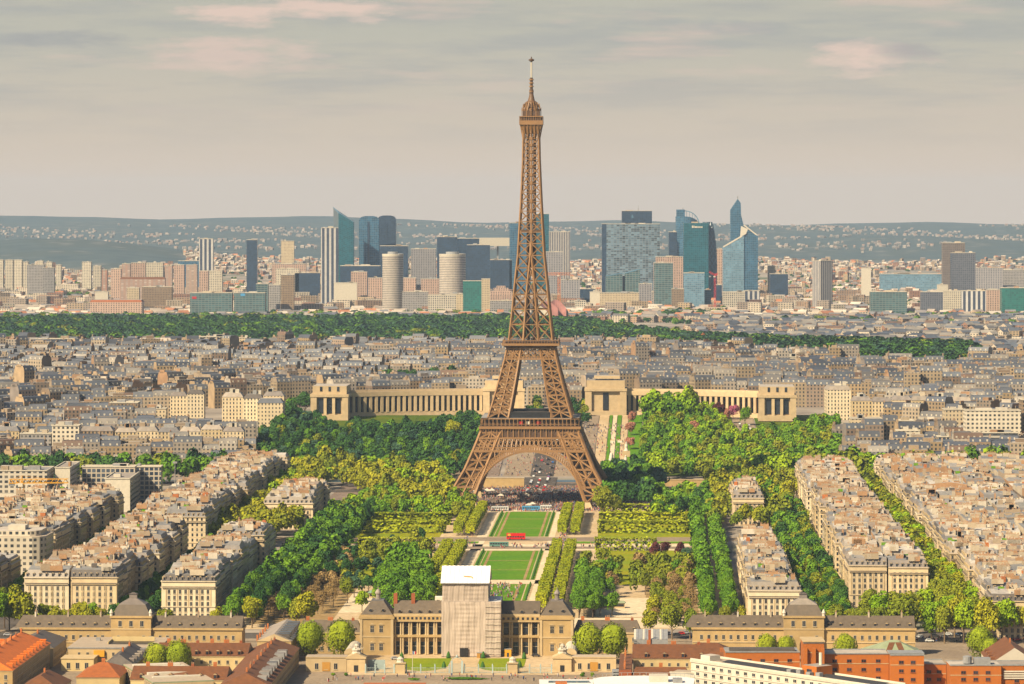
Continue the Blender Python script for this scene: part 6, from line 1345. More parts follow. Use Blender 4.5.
def school():
    r = grp('palace_school', 'long honey stone palace with two lantern pavilions flanking the white wrapped dome', 'palace', 0, 1792)
    S_ = 'plain_stone'
    for x0, x1 in ((-52, -36), (34, 50)):
        def pv(m):
            m.box(x0, -2, 0, x1, 18, 17.2, S_); m.box(x0 - .5, -2.5, 17.2, x1 + .5, 18.5, 18.4, S_, None, True); m.box(x0 - .2, -2.2, 8.4, x1 + .2, -2.002, 9.1, 'pale_stone'); m.box(x0 + .3, -1.7, 18.402, x1 - .3, 17.7, 19.2, S_)
            for x in (x0, x1 - 1.2): m.box(x, -2.35, 0, x + 1.2, -2.002, 17.1, 'pale_stone')
        part('pavilion', r, pv)
        windows(r, (x0, -2), (x1, -2), (2.2, 10.8), 4.3, WINE, 1.6)
        def pr(m): m.frust((x0 + .4, -1.6, x1 - .4, 17.6), 19.2, (x0 + 5, 3.5, x1 - 5, 12.5), 25.2, 'slate_warm', 'zinc'); m.box(x0 + 5, 3.5, 25.2, x1 - 5, 12.5, 25.7, 'zinc')
        pf = part('pavilion_roof', r, pr); lantern(pf, (x0 + x1) / 2, 8, 25.6); eyes(pf, [(x0 + x1) / 2 - 3, (x0 + x1) / 2 + 3], -.2, 21.2)
    for x0, x1, n in ((-36, -12, 6), (15.5, 34, 4)):
        def wg(m):
            m.box(x0, 1.8, 0, x1, 15, 16.2, S_); m.box(x0, -.4, 8.4, x1, 1.8, 9.5, S_, None, True); m.box(x0, -.8, 16.2, x1, 15.4, 18.6, S_, None, True); m.box(x0, -.9, 15.9, x1, -.802, 16.2, 'pale_stone'); m.box(x0, -.5, 18.602, x1, .1, 19.6, 'pale_stone')
        part('wing', r, wg)
        for k in range(n * 2): xx = lerp(x0, x1, (k + .5) / (n * 2)); m = MB(0); m.box(xx - .55, -.84, 16.9, xx + .55, -.803, 18.1, 'glass_dark'); m.build('window', r)
        for k in range(n):
            xx = lerp(x0, x1, (k + .5) / n)
            for z in (.6, 9.8): m = MB(0); m.box(xx - 1.2, 1.5, z, xx + 1.2, 1.78, z + 5.4, 'glass_dark'); m.box(xx - 1.25, 1.45, z + 3.3, xx + 1.25, 1.498, z + 3.5, 'pale_frame'); m.build('window', r)
        for k in range(n + 1):
            xx = min(max(lerp(x0, x1, k / n), x0 + .7), x1 - .7)
            for z0, z1 in ((.2, 8.4), (9.5, 16.2)):
                for q in (-.55, .55) if 0 < k < n else (0,): m = MB(0); m.lathe(xx + q, .3, [(.55, z0), (.45, z0 + .5), (.4, z1 - .7), (.6, z1)], 10, 'pale_stone'); m.build('column', r)
        def rf(m): m.gable(x0, -.2, x1, 15, 19.0, 25.2, 'slate_warm', 'x', 0, S_)
        rf_ = part('roof', r, rf); eyes(rf_, [lerp(x0, x1, (k + .6) / (n - 1)) for k in range(n - 1)], 1.1, 20.6)
    for x in (-35.5, -27): link('chimney', chim_mesh(1.8, 6.2, 55, 'brick_red'), r, (x, 6, 22.5), 0)
    # two link wings
    for x0, x1, w in ((-82, -52.2, 'left'), (50.2, 82, 'right')):
        q = grp('link_wing', 'lower slate roofed stone wing joined to the %s pavilion of the palace school' % w, 'building', (x0 + x1) / 2, 1797); a, b = (x0 - x1) / 2, (x1 - x0) / 2
        part('wall', q, lambda m: (m.box(a, 0, 0, b, 13, 10, S_), m.box(a, -.4, 9.6, b, -.002, 10.2, 'pale_stone'))); windows(q, (a, 0), (b, 0), (1.4, 5.8), 3.6, WIN)
        q2 = part('roof', q, lambda m: m.gable(a, 0, b, 13, 10, 15.5, 'slate_warm', 'x', 2, None, .3))
        for k in range(5): link('dormer', DORMZ, q2, (lerp(a + 3, b - 3, k / 4), 1.0, 10.6), 0)
        for k in range(3): link('chimney', STACK[k], q2, (lerp(a + 4, b - 4, k / 2), 6.5, 14.2), 0)
school()
def scaffold():
    r = grp('wrapped_scaffold', 'tall scaffold wrapped in pale sheeting with white roof over the palace dome', 'scaffold', 0, 1786)
    def sheetwall(m, x0, x1, y, z0, z1, nx, nz, seed, dirx=True):
        rnd = np.random.default_rng(seed); ph = rnd.uniform(0, 6, 8)
        def f(i, j):
            x = x0 + (x1 - x0) * i / nx; z = z0 + (z1 - z0) * j / nz
            d = .07 * math.sin(x * 2.1 + ph[0] + .8 * math.sin(z * .3 + ph[1])) + .035 * math.sin(x * 4.7 + ph[2] + math.sin(z * .5)) + .03 * math.sin(z * 3.05 + ph[3]) * (1 + math.sin(x * .35 + ph[4])) + .09 * math.sin(x * .62 + .5 * math.sin(z * .22) + ph[5]) + .06 * math.sin(x * .45 - z * .55 + ph[6])
            return (x, y - d, z) if dirx else (y + d, x, z)
        for i in range(nx):
            for j in range(nz): m.face([f(i, j), f(i + 1, j), f(i + 1, j + 1), f(i, j + 1)], 'sheeting')
    def low(m):
        sheetwall(m, -12.6, 15.6, -3, .3, 26.5, 84, 60, 1); sheetwall(m, -3, 20, 15.6, .3, 26.5, 40, 50, 2, False); m.face([(-12.6, 20, 0), (-12.6, -3, 0), (-12.6, -3, 26.5), (-12.6, 20, 26.5)], 'sheeting')
        m.face([(-12.6, -3, 26.4), (15.6, -3, 26.4), (15.6, 22, 26.4), (-12.6, 22, 26.4)], 'sheet_roof')
    part('lower_sheeting', r, low)
    def up(m): sheetwall(m, -12.2, 9.6, -2.6, 26.5, 35.2, 66, 24, 3); sheetwall(m, -2.6, 22, 9.6, 26.5, 35.2, 40, 20, 4, False); m.face([(-12.2, 22, 26.5), (-12.2, -2.6, 26.5), (-12.2, -2.6, 35.2), (-12.2, 22, 35.2)], 'sheeting')
    part('upper_sheeting', r, up)
    def roof(m):
        for k in range(22):
            a, b = -13 + k * 1.06, -13 + (k + 1) * 1.06; z = .12 if k % 2 else 0
            m.face([(a, -3.4, 35.2 + z), (b, -3.4, 35.2 + z), (b, 10, 42.2 + z), (a, 10, 42.2 + z)], 'sheet_roof'); m.face([(b, 23, 35.2 + z), (a, 23, 35.2 + z), (a, 10, 42.2 + z), (b, 10, 42.2 + z)], 'sheet_roof')
        m.face([(10.3, -3.4, 35.2), (10.3, 23, 35.2), (10.3, 10, 42.2)], 'sheeting'); m.bar((-13, -3.4, 35.1), (10.3, -3.4, 35.1), .35, 'grey_metal')
        m.bar((-2, 1.5, 38), (1.5, 1, 37.8), .5, 'wood'); m.bar((1.5, 1, 37.8), (2.2, .2, 37.3), .35, 'wood')
    part('roof_cover', r, roof)
    part('doorway', r, lambda m: m.box(-3.8, -3.62, .3, .2, -3.4, 4.4, 'dark'))
    def tubes(m):
        for k in range(9): z = 2 + k * 2.8; m.bar((8, -3.7, z), (15.4, -3.6, z), .16, 'off_white')
        for x in (9.9, 15.8):
            for y in (-3, 5, 13): m.bar((x, y, 26.4), (x, y, 28.2), .15, 'grey_metal')
        for y in (0, 5, 10, 15): m.bar((10.2, y, 27), (13.6, y, 27.2), .15, 'grey_metal')
    part('scaffold_tube', r, tubes)
    for s, t, lb, m1, w in ((6.5, 1779, 'small orange wooden site hut at the foot of the scaffold', 'wood', 4), (19, 1784, 'yellow tall site hut right of the scaffold', 'yellow_paint', 3.2)):
        q = grp('site_hut', lb, 'hut', s, t); part('wall', q, lambda m: m.box(-w / 2, 0, 0, w / 2, 2.4, 2.4 if w > 3.5 else 3.6, m1)); part('roof', q, lambda m: m.box(-w / 2 - .15, -.15, 2.41 if w > 3.5 else 3.61, w / 2 + .15, 2.55, 2.6 if w > 3.5 else 3.8, 'grey_metal')); part('door', q, lambda m: m.box(-.5, -.05, 0, .5, -.003, 2, 'dark_iron'))
    q = grp('lift_cabin', 'small white cabin on the roof left of the wrapped dome', 'cabin', -14.4, 1800); part('wall', q, lambda m: (m.box(-2.2, 0, 21, 1.6, 3, 27, 'white_paint', 'sheet_roof'),)); part('window', q, lambda m: m.box(-1.4, -.06, 24, 0, -.003, 25.4, 'glass_dark'))
scaffold()
def long_barracks(sc, word):
    r = grp('barracks_range', 'long two storey stone barracks with central mansard pavilion, %s of the palace school' % word, 'barracks', sc, 1790); S_ = 'plain_stone'
    def w(m): m.box(-53, 0, 0, 53, 14, 12.2, S_); m.box(-53.6, -.6, 12.2, 53.6, 14.6, 13.2, S_, None, True); m.box(-53.2, -.3, 6.0, 53.2, -.002, 6.5, 'pale_stone')
    part('wall', r, w); rr = part('roof', r, lambda m: (m.gable(-53, 0, -9.6, 14, 13.2, 18.4, 'slate_warm', 'x', 0), m.gable(9.6, 0, 53, 14, 13.2, 18.4, 'slate_warm', 'x', 0), m.frust((-56.0, 0, -53, 14), 13.2, (-53.1, 6.9, -53, 7.1), 18.3, 'slate_warm')) [0:2] and None)
    for a, b in ((-53, -9.6), (9.6, 53)):
        windows(r, (a, 0), (b, 0), (1.6, 7.6), 3.5, WIN, .8)
        n = 8
        for k in range(n): link('dormer', DORMZ, rr, (lerp(a + 2.5, b - 2.5, k / (n - 1)), 1.2, 13.5), 0)
        for k in range(3): link('chimney', chim_mesh(2.2, 3.4, 60 + k), rr, (lerp(a + 6, b - 6, k / 2), 7, 16.6), math.pi / 2)
    def p(m): m.box(-9.6, -1.4, 0, 9.6, 16, 18, S_); m.box(-10.1, -1.9, 18, 10.1, 16.5, 19, S_, None, True); m.box(-9.8, -1.6, 12.4, 9.8, -1.402, 13, 'pale_stone')
    part('pavilion', r, p); windows(r, (-9.6, -1.4), (9.6, -1.4), (14,), 5.2, WINB, 1.5); windows(r, (-9.6, -1.4), (-2.5, -1.4), (1.6, 7.6), 3.2, WIN, .5); windows(r, (2.5, -1.4), (9.6, -1.4), (1.6, 7.6), 3.2, WIN, .5)
    part('archway', r, lambda m: m.face([(-2, -1.45, .1), (2, -1.45, .1), (2, -1.45, 5.5)] + [(2 * math.cos(a), -1.45, 5.5 + 2 * math.sin(a)) for a in np.linspace(.3, 2.84, 8)] + [(-2, -1.45, 5.5)], 'dark'))
    part('pavilion_roof', r, lambda m: (m.frust((-9.3, -1.1, 9.3, 15.7), 19, (-6.5, 2, 6.5, 12.8), 24, 'slate_warm'), m.frust((-6.5, 2, 6.5, 12.8), 24, (-2, 5.8, 2, 9), 26.6, 'zinc', 'zinc')))
    part('lantern', r, lambda m: (m.box(-1.8, 6, 26.6, 1.8, 9, 28.6, 'zinc'), m.frust((-2.1, 5.7, 2.1, 9.3), 28.6, (-.5, 7, .5, 8), 29.4, 'slate', 'slate')))
    for x in (-9.4, 9.4): link('finial', FIN, r, (x, -1.2, 19), 0)
FIN = MB(0); FIN.lathe(0, 0, [(.7, 0), (.7, 1.2), (1.0, 1.4), (.6, 2.4), (.2, 3.2), (0, 3.3)], 8, 'white_paint'); FIN = FIN.mesh('finial')
long_barracks(-161, 'left'); long_barracks(160, 'right')
def lodges():
    for sg, x0, x1, w0, w1, word in ((-1, -53, -44.5, -72, -53.2, 'left'), (1, 42, 50.5, 50.7, 71, 'right')):
        c = (x0 + x1) / 2; r = grp('gate_lodge', 'small stone gate lodge topped by war trophies, %s of the forecourt fence' % word, 'lodge', c, 1727); r.scale = (1, 1, .76); a, b = x0 - c, x1 - c
        part('wall', r, lambda m: (m.box(a, 0, 0, b, 8, 8, 'pale_stone'), m.box(a - .4, -.4, 8, b + .4, 8.4, 8.7, 'pale_stone', None, True))); part('pediment', r, lambda m: m.gable(a - .4, -.4, b + .4, 8.4, 8.7, 11.4, 'pale_stone', 'y')); part('door', r, lambda m: m.box(-1, -.1, 0, 1, -.003, 4, 'dark'))
        def tr(m):
            m.lathe(0, 4, [(2.4, 10.6), (2.0, 11.8), (2.4, 13), (1.2, 14.4), (1.3, 15.4), (.5, 16.4), (0, 16.6)], 9, 'off_white')
            for k in range(7): q = k * .9; m.bar((math.cos(q) * 1.2, 4 + math.sin(q) * 1.2, 11), (math.cos(q) * 3.2, 4 + math.sin(q) * 2.4, 14.5 + (k % 3) * .7), .45, 'off_white', .2)
        part('trophy_sculpture', r, tr)
        c2 = (w0 + w1) / 2; q = grp('guard_house', 'low flat roofed stone guard house beside the %s gate lodge' % word, 'building', c2, 1728); a2, b2 = w0 - c2, w1 - c2
        part('wall', q, lambda m: (m.box(a2, 0, 0, b2, 9, 6.4, 'pale_stone', 'gravel_roof'), m.box(a2, -.3, 6.4, b2, 9.2, 6.8, 'pale_stone', 'gravel_roof', True))); windows(q, (a2, 0), (b2, 0), (1.2,), 4.4, WINB); part('yard_gate', q, lambda m: m.box(-1.8, -.2, .3, 1.8, -.13, 4.4, 'wood'))
        u = grp('passage_roof', 'pale curved roof running from the %s lodge towards the palace school' % word, 'roof', c + sg * 3.5, 1738)
        part('wall', u, lambda m: m.box(-2.5, 0, 0, 2.5, 30, 7, 'plain_stone')); 
        def cv(m):
            P = [(-3 * math.cos(t), 7 + 2.6 * math.sin(t)) for t in np.linspace(0, math.pi, 9)]
            for (xa, za), (xb, zb) in zip(P, P[1:]): m.face([(xa, 0, za), (xb, 0, zb), (xb, 30, zb), (xa, 30, za)], 'off_white')
            m.face([(x, 0, z) for x, z in reversed(P)], 'pale_stone')
        part('vault', u, cv)
    for s, word in ((-28, 'left'), (23.6, 'right')):
        r = grp('gate_pier', 'stone pier with trophy group in the forecourt fence, %s of the iron gate' % word, 'pier', s, 1722)
        part('plinth', r, lambda m: (m.box(-2.2, -1.5, 0, 2.2, 1.5, 4.6, 'pale_stone'), m.box(-2.6, -1.9, 4.6, 2.6, 1.9, 5.1, 'pale_stone', None, True))); part('trophy', r, lambda m: m.lathe(0, 0, [(1.9, 5.1), (1.5, 6), (1.7, 6.6), (.6, 7.6), (0, 7.8)], 9, 'off_white'))
    for s0, s1, word in ((-44.4, -30.3, 'far left'), (-25.7, -5, 'left of the gate'), (1, 21.3, 'right of the gate'), (25.9, 41.9, 'far right')):
        r = grp('iron_fence', 'thin pale blue iron fence of the forecourt, %s' % word, 'fence', (s0 + s1) / 2, 1722); L = (s1 - s0) / 2
        part('railing', r, lambda m: [m.bar((x, 0, .2), (x, 0, 2.8), .09, 'rail_blue') for x in np.arange(-L, L, .7)] + [m.bar((-L, 0, z), (L, 0, z), .14, 'rail_blue') for z in (.3, 2.5)])
        for x in np.linspace(-L + .5, L - .5, 4): part('post', r, lambda m: (m.box(x - .3, -.3, 0, x + .3, .3, 3.6, 'rail_blue'), m.lathe(x, 0, [(.4, 3.6), (.1, 4.4), (0, 4.5)], 6, 'rail_blue')))
    r = grp('iron_gate', 'ornate arched pale iron gate in the middle of the forecourt fence', 'gate', -2, 1722)
    for x in (-2.4, 2.4): part('post', r, lambda m: m.box(x - .45, -.45, 0, x + .45, .45, 5.6, 'rail_blue'))
    part('gate_leaf', r, lambda m: [m.bar((x, 0, .2), (x, 0, 4.6), .1, 'rail_blue') for x in np.arange(-1.9, 2, .38)]); part('overthrow', r, lambda m: [m.bar((2.4 * math.cos(a), 0, 5.4 + 1.9 * math.sin(a)), (2.4 * math.cos(a + .3), 0, 5.4 + 1.9 * math.sin(a + .3)), .3, 'rail_blue') for a in np.arange(0, 3.0, .3)] + [m.lathe(0, 0, [(.5, 7.2), (.6, 7.8), (0, 8.6)], 6, 'rail_blue')])
    r = grp('flagpole', 'slender flagpole with small flag before the forecourt fence', 'flagpole', -22, 1716); part('pole', r, lambda m: m.lathe(0, 0, [(.16, 0), (.08, 11), (0, 11.1)], 6, 'white_paint'))
    for k, (c, m1) in enumerate(((0, 'car_blue'), (.5, 'white_paint'), (1, 'red_paint'))): part('flag_band', r, lambda m: m.box(.1 + c, -.02, 9.4, .6 + c, .02, 10.8, m1))
lodges()
# topiary and kerb planting in the forecourt
for s, t in ((-31, 1776), (-9, 1779), (7.5, 1779), (27, 1776), (-31, 1744), (-9, 1740), (9, 1740), (26, 1744)): tag(link('clipped_yew', yew, None, (*st(s, t), .1), 0, 1.1), 'small dark clipped cone at the corner of a forecourt lawn', 'shrub', 'forecourt cones')
for i, (s, t, h, w, lb) in enumerate(((-58, 1712, 1.6, 3, 'low green bush before the left guard house, left one'), (-52, 1712, 1.4, 2.4, 'low green bush before the left guard house, right one'), (56, 1710, 1.8, 3, 'low green bush before the right guard house, left one'), (60.5, 1710, 1.6, 2.2, 'low dark bush before the right guard house, right one'), (-20, 1696, 1.4, 6, 'low clipped hedge before the square, left'), (4, 1698, 1.2, 26, 'long low hedge along the square'))):
    r = tag(link('low_bush', CROWN['green' if i % 3 else 'bright', i % 4], None, (*st(s, t), h * .5), 0, (w / 2, 1.2, h * .7)), lb, 'bush')

# ------------------------------------------------------------ foreground roofs
def house(name, label, s0, s1, t0, t1, eave, ridge, wall, roof, axis='x', hip=0, dorm=None, dside='F', nd=0, chims=0, wn=(), wmesh=WINS, bay=3.2, stack=STACK, over=.4, cat='building', rz=ROT):
    r = grp(name, label, cat, (s0 + s1) / 2, (t0 + t1) / 2, rz); a, b, c, d = (s0 - s1) / 2, (t0 - t1) / 2, (s1 - s0) / 2, (t1 - t0) / 2
    part('wall', r, lambda m: (m.box(a, b, 0, c, d, eave, wall), m.box(a - .2, b - .2, eave - .5, c + .2, d + .2, eave - .1, 'pale_stone', None, True)))
    for sd in wn: p, q = SIDES[sd](a, b, c, d); windows(r, p, q, [1.2 + 3.2 * i for i in range(max(1, int((eave - 1.5) / 3.2)))], bay, wmesh)
    rr = part('roof', r, lambda m: m.gable(a, b, c, d, eave, ridge, roof, axis, hip, wall, over))
    if dorm:
        for sd in dside:
            p, q = SIDES[sd](a, b, c, d); L = math.hypot(q[0] - p[0], q[1] - p[1]); ux, uy = (q[0] - p[0]) / L, (q[1] - p[1]) / L
            for k in range(nd): e = L * (k + .7) / (nd + .4); link('dormer', dorm, rr, (p[0] + ux * e - uy * .9, p[1] + uy * e + ux * .9, eave + .35), math.atan2(uy, ux))
    for k in range(chims):
        f = (k + .6) / (chims + .2); x, y = (lerp(a, c, f), 0) if axis == 'x' else (0, lerp(b, d, f)); link('chimney', stack[k % len(stack)], rr, (x, y, ridge - 1.2), 0 if axis == 'x' else math.pi / 2)
    return r
house('tiled_house', 'bright orange tiled long house with many dormers at the lower left corner', -216, -192, 1640, 1742, 11.6, 17.5, 'plain_stone', 'orange_tile', 'y', 6, DORMO, 'RL', 11, 7, 'RF', WIN, 3.6)
house('yellow_house', 'yellow walled house with dark brown roof behind the orange tiled one', -212, -191, 1745, 1784, 9.0, 13.5, 'pale_stone', 'slate', 'y', 5, None, '', 0, 1, 'RF', WIN, 3.6)
def flat_house():
    r = grp('flat_roofed_house', 'yellow flat roofed house round a light court at lower left', 'building', -163, 1765)
    part('wall', r, lambda m: (m.box(-21, -21, 0, 21, 20, 9, 'pale_stone', 'gravel_roof'), m.box(-21.3, -21.3, 8.7, 21.3, 20.3, 9.3, 'grey_metal', 'gravel_roof', True))); part('light_court', r, lambda m: (m.box(-4, -9, 9.31, 16, 4, 9.35, 'dark'), m.box(-4, 3.6, 9.36, 16, 4, 11.5, 'cream_plain'), m.box(-4.4, -9, 9.36, -4, 4, 10.4, 'cream_plain'))); windows(r, (-21, -21), (21, -21), (1.5, 5.4), 4, WINS)  # dark sheet laid on the roof paints the shade down the court
    part('balcony', r, lambda m: m.box(-9, -22.2, 5.0, -4, -21.002, 8, 'yellow_paint'))
    for x, y in ((-12, 5), (12, 12)): part('roof_unit', r, lambda m: m.box(x, y, 9.31, x + 2, y + 2, 10.6, 'grey_metal'))
plain('cream_plain', (0.60, 0.48, 0.28), .85, .1, .3)
flat_house()
r = grp('low_annexe', 'cream single storey annexe with tall windows before the flat roofed house', 'building', -177, 1737); part('wall', r, lambda m: (m.box(-8, -7, 0, 7, 6.4, 5.6, 'cream_plain', 'pale_stone'), m.box(-8.3, -7.3, 5.6, 7.3, 6.4, 6, 'pale_stone', None, True))); windows(r, (-8, -7), (7, -7), (1.2,), 4.2, WINB)
house('barracks_house', 'long brown tiled barracks with dormers and red chimneys, rear one at left', -140, -98.5, 1722, 1748, 8, 12.6, 'cream_plain', 'brown_tile', 'x', 0, DORMB, 'F', 8, 6, 'F', WINS, 4)
house('barracks_house', 'long brown tiled barracks with dormers, front one at lower left', -140, -98.5, 1636, 1662, 8, 12.4, 'cream_plain', 'brown_tile', 'x', 0, DORMB, 'F', 6, 4, 'F', WINS, 4)
r = house('barracks_wing', 'brown tiled cross wing with a row of red chimneys and skylights', -98, -77, 1612, 1748, 8.6, 13.4, 'plain_stone', 'brown_tile', 'y', 5, None, '', 0, 9, 'R', WINS, 4.2, STACK)
for k in range(9): part('skylight', r, lambda m: m.box(4.2, -60 + k * 11, 9.2, 8.6, -54 + k * 11, 12.0 if k % 3 else 11.4, 'grey_metal', 'zinc'))
house('slate_house', 'narrow slate roofed house with skylights among the brown barracks', -160, -146, 1692, 1740, 7.4, 12.2, 'cream_plain', 'slate', 'y', 2, DORM, 'R', 5, 2)
house('hipped_house', 'small orange brown hipped house at the lower left', -166, -147, 1652, 1686, 7, 11.6, 'cream_plain', 'red_tile', 'x', 8, None, '', 0, 1, 'F', WINS, 4)
house('dark_roofed_house', 'dark brown steep roofed house at the bottom left edge', -186, -168, 1618, 1650, 6, 11.5, 'cream_plain', 'brown_tile', 'y', 6, None, '', 0, 1, 'F', WINS, 4)
def green_cornice():
    A = (-173, 1678); r = thing('green_corniced_building', 'pale building with green cornice and white striped flat roof at lower left', 'building', (*A, .05), math.atan2(-63, 19))
    part('wall', r, lambda m: (m.box(0, 0, 0, 66, 26, 9, 'pale_stone', 'terracotta'), m.box(-.5, -.8, 9, 66, 26.3, 9.6, 'green_sheet', 'gravel_roof', True))); windows(r, (0, 0), (66, 0), (1.2, 5.4), 3.2, WINB)
    for k in range(5): part('roof_band', r, lambda m: m.box(6 + k * 11, 2, 9.61, 9 + k * 11, 23, 10.2 + .4 * (k % 2), 'white_paint'))
green_cornice()
r = grp('zinc_shed', 'ribbed zinc roofed hall with skylights left of the palace school', 'hall', -90, 1796); part('wall', r, lambda m: m.box(-8, -34, 0, 8, 30, 10, 'plain_stone')); part('roof', r, lambda m: m.gable(-8, -34, 8, 30, 10, 13.5, 'zinc', 'y', 0, 'pale_stone', .3))
for k in range(8): part('skylight', r, lambda m: m.box(1, -30 + k * 7, 11.2, 7, -26.6 + k * 7, 13.2, 'slate', 'glass_dark'))
for k in range(5): link('chimney', STACK[k % 2], r, (-8.3, -30 + k * 12, 9.5), math.pi / 2)
r = grp('zinc_shed', 'grey striped zinc hall with rusty flue right of the palace school', 'hall', 87, 1776); part('wall', r, lambda m: m.box(-8, -10, 0, 8, 10, 10.5, 'grey_metal')); part('roof', r, lambda m: [m.face([(-8 + k, -10, 10.5 + .15 * (k % 2)), (-7 + k, -10, 10.5 + .15 * (k % 2)), (-7 + k, 10, 13 + .15 * (k % 2)), (-8 + k, 10, 13 + .15 * (k % 2))], 'grey_metal' if k % 4 else 'white_paint') for k in range(16)]); part('flue', r, lambda m: m.box(-1.2, -10.6, 3, 0, -10.002, 15, 'brick_red'))
house('barracks_house', 'brown tiled barracks with two round dormers, rear one right of the square', 79, 116, 1712, 1742, 8, 12.8, 'cream_plain', 'brown_tile', 'x', 0, DORMB, 'F', 4, 3, 'F', WINS, 4)
house('barracks_house', 'brown tiled barracks front one right of the square behind the white terrace', 79, 104, 1640, 1664, 7, 11.6, 'cream_plain', 'brown_tile', 'x', 2, DORMB, 'F', 3, 1, 'F', WINS, 4)
def chimney_block():
    r = grp('brick_chimney_block', 'rough red brown gable wall with chimneys and a metal stair right of the square', 'building', 75, 1690)
    part('wall', r, lambda m: m.box(-2, -40, 0, 3.6, 20, 10.5, 'brick_red', 'brown_tile'))
    for k in range(5): link('chimney', STACK[k % 3], r, (.5, -36 + k * 13, 10.3), math.pi / 2)
    part('stair_tower', r, lambda m: [m.box(-5, -40 + .0, 1.2 * k, -2.02, -34, 1.2 * k + .6, 'grey_metal', None, True) for k in range(9)])
chimney_block()
house('barracks_house', 'red brown roofed range behind the orange brick building', 112, 150, 1690, 1712, 9, 12.4, 'cream_plain', 'brown_tile', 'x', 3, None, '', 0, 3, 'F', WINS, 4)
house('barracks_house', 'small brown hipped roofs before the right stone barracks', 104, 124, 1750, 1772, 6, 9.5, 'cream_plain', 'brown_tile', 'x', 6, None, '', 0, 1, 'F', WINS, 4)
house('gabled_house', 'brown roofed house with white gable at the right edge', 240, 262, 1690, 1735, 8, 15.5, 'white_paint', 'brown_tile', 'y', 0, DORMB, 'L', 4, 1, 'F', WINS, 4)
house('gabled_house', 'second brown roofed house cut by the right picture edge', 262, 284, 1680, 1725, 7, 13.5, 'white_paint', 'brown_tile', 'y', 0, DORMB, 'L', 3, 1, 'F', WINS, 4)
def metal_pavilion():
    r = thing('metal_roofed_hall', 'hall with pale green hipped metal roof with brown bands behind the orange building', 'hall', (173, 1703, .05)); part('wall', r, lambda m: m.box(-12.5, -14, 0, 12.5, 14, 12, 'off_white')); part('roof', r, lambda m: m.gable(-13, -14.5, 13, 14.5, 12, 17.6, 'green_sheet', 'x', 11.5))
    for x, w in ((-5.5, 2.6), (2.2, 2.6)): part('roof_band', r, lambda m: m.face([(x, -14.55, 12.05), (x + w, -14.55, 12.05), (x * .35 + w, -2.5, 16.75), (x * .35, -2.5, 16.75)], 'brown_tile'))
metal_pavilion()
def white_building():
    A, Bq = Vector((78, 1634)), Vector((151, 1541)); d = Bq - A; L = d.length; r = thing('white_office_building', 'long white office building with square windows and dark roof panels at the bottom right', 'office building', (A.x, A.y, .05), math.atan2(d.y, d.x)); r.scale = (1, 1, .93)
    part('wall', r, lambda m: (m.box(0, 0, 0, L, 15, 18, 'white_paint', 'gravel_roof'), m.box(-.3, -.4, 17.2, L + .3, -.002, 18.3, 'off_white'), *[m.box(0, -.25, z, L, -.002, z + .4, 'off_white') for z in (3.2, 6.6, 10, 13.4)]))
    windows(r, (0, 0), (L, 0), (1.2, 4.6, 8, 11.4, 14.7), 5.2, WINW)
    part('parapet', r, lambda m: (m.box(-.2, -.2, 18.31, L, .3, 19, 'white_paint'), m.box(-.2, 14.6, 18.01, L, 15, 18.9, 'white_paint')))
    for a, b in ((16, 66), (78, L - 2)): part('solar_panel_row', r, lambda m: m.face([(a, 3, 18.5), (b, 3, 18.5), (b, 8, 19.3), (a, 8, 19.3)], 'dark_iron'))
    part('stair_head', r, lambda m: (m.box(67, 4, 18.01, 76, 13, 22.5, 'brick_orange', 'flat_roof'), m.box(70, 3.9, 19, 73, 3.99, 21, 'glass_dark'))); part('flue', r, lambda m: m.lathe(72, 10, [(.7, 22.5), (.7, 28), (0, 28.1)], 8, 'white_paint'))
    part('stair_head', r, lambda m: m.box(3, 3, 18.01, 9, 9, 20.6, 'white_paint', 'flat_roof'))
    for k in range(4): part('roof_unit', r, lambda m: m.box(60 + k * 6, 1.5, 18.31, 62.5 + k * 6, 3.6, 20 + .4 * (k % 2), 'grey_metal'))
    q = thing('white_low_wing', 'lower white terraced wing at the left end of the white office building', 'building', (A.x - 9, A.y + 2, .05), math.atan2(d.y, d.x) * .35)
    part('wall', q, lambda m: (m.box(0, 0, 0, 12, 12, 11, 'white_paint', 'gravel_roof'), m.box(-.2, -.3, 11, 12.2, .1, 11.6, 'off_white'))); windows(q, (0, 0), (12, 0), (1.2, 4.6, 8), 3.2, WINW)
white_building()
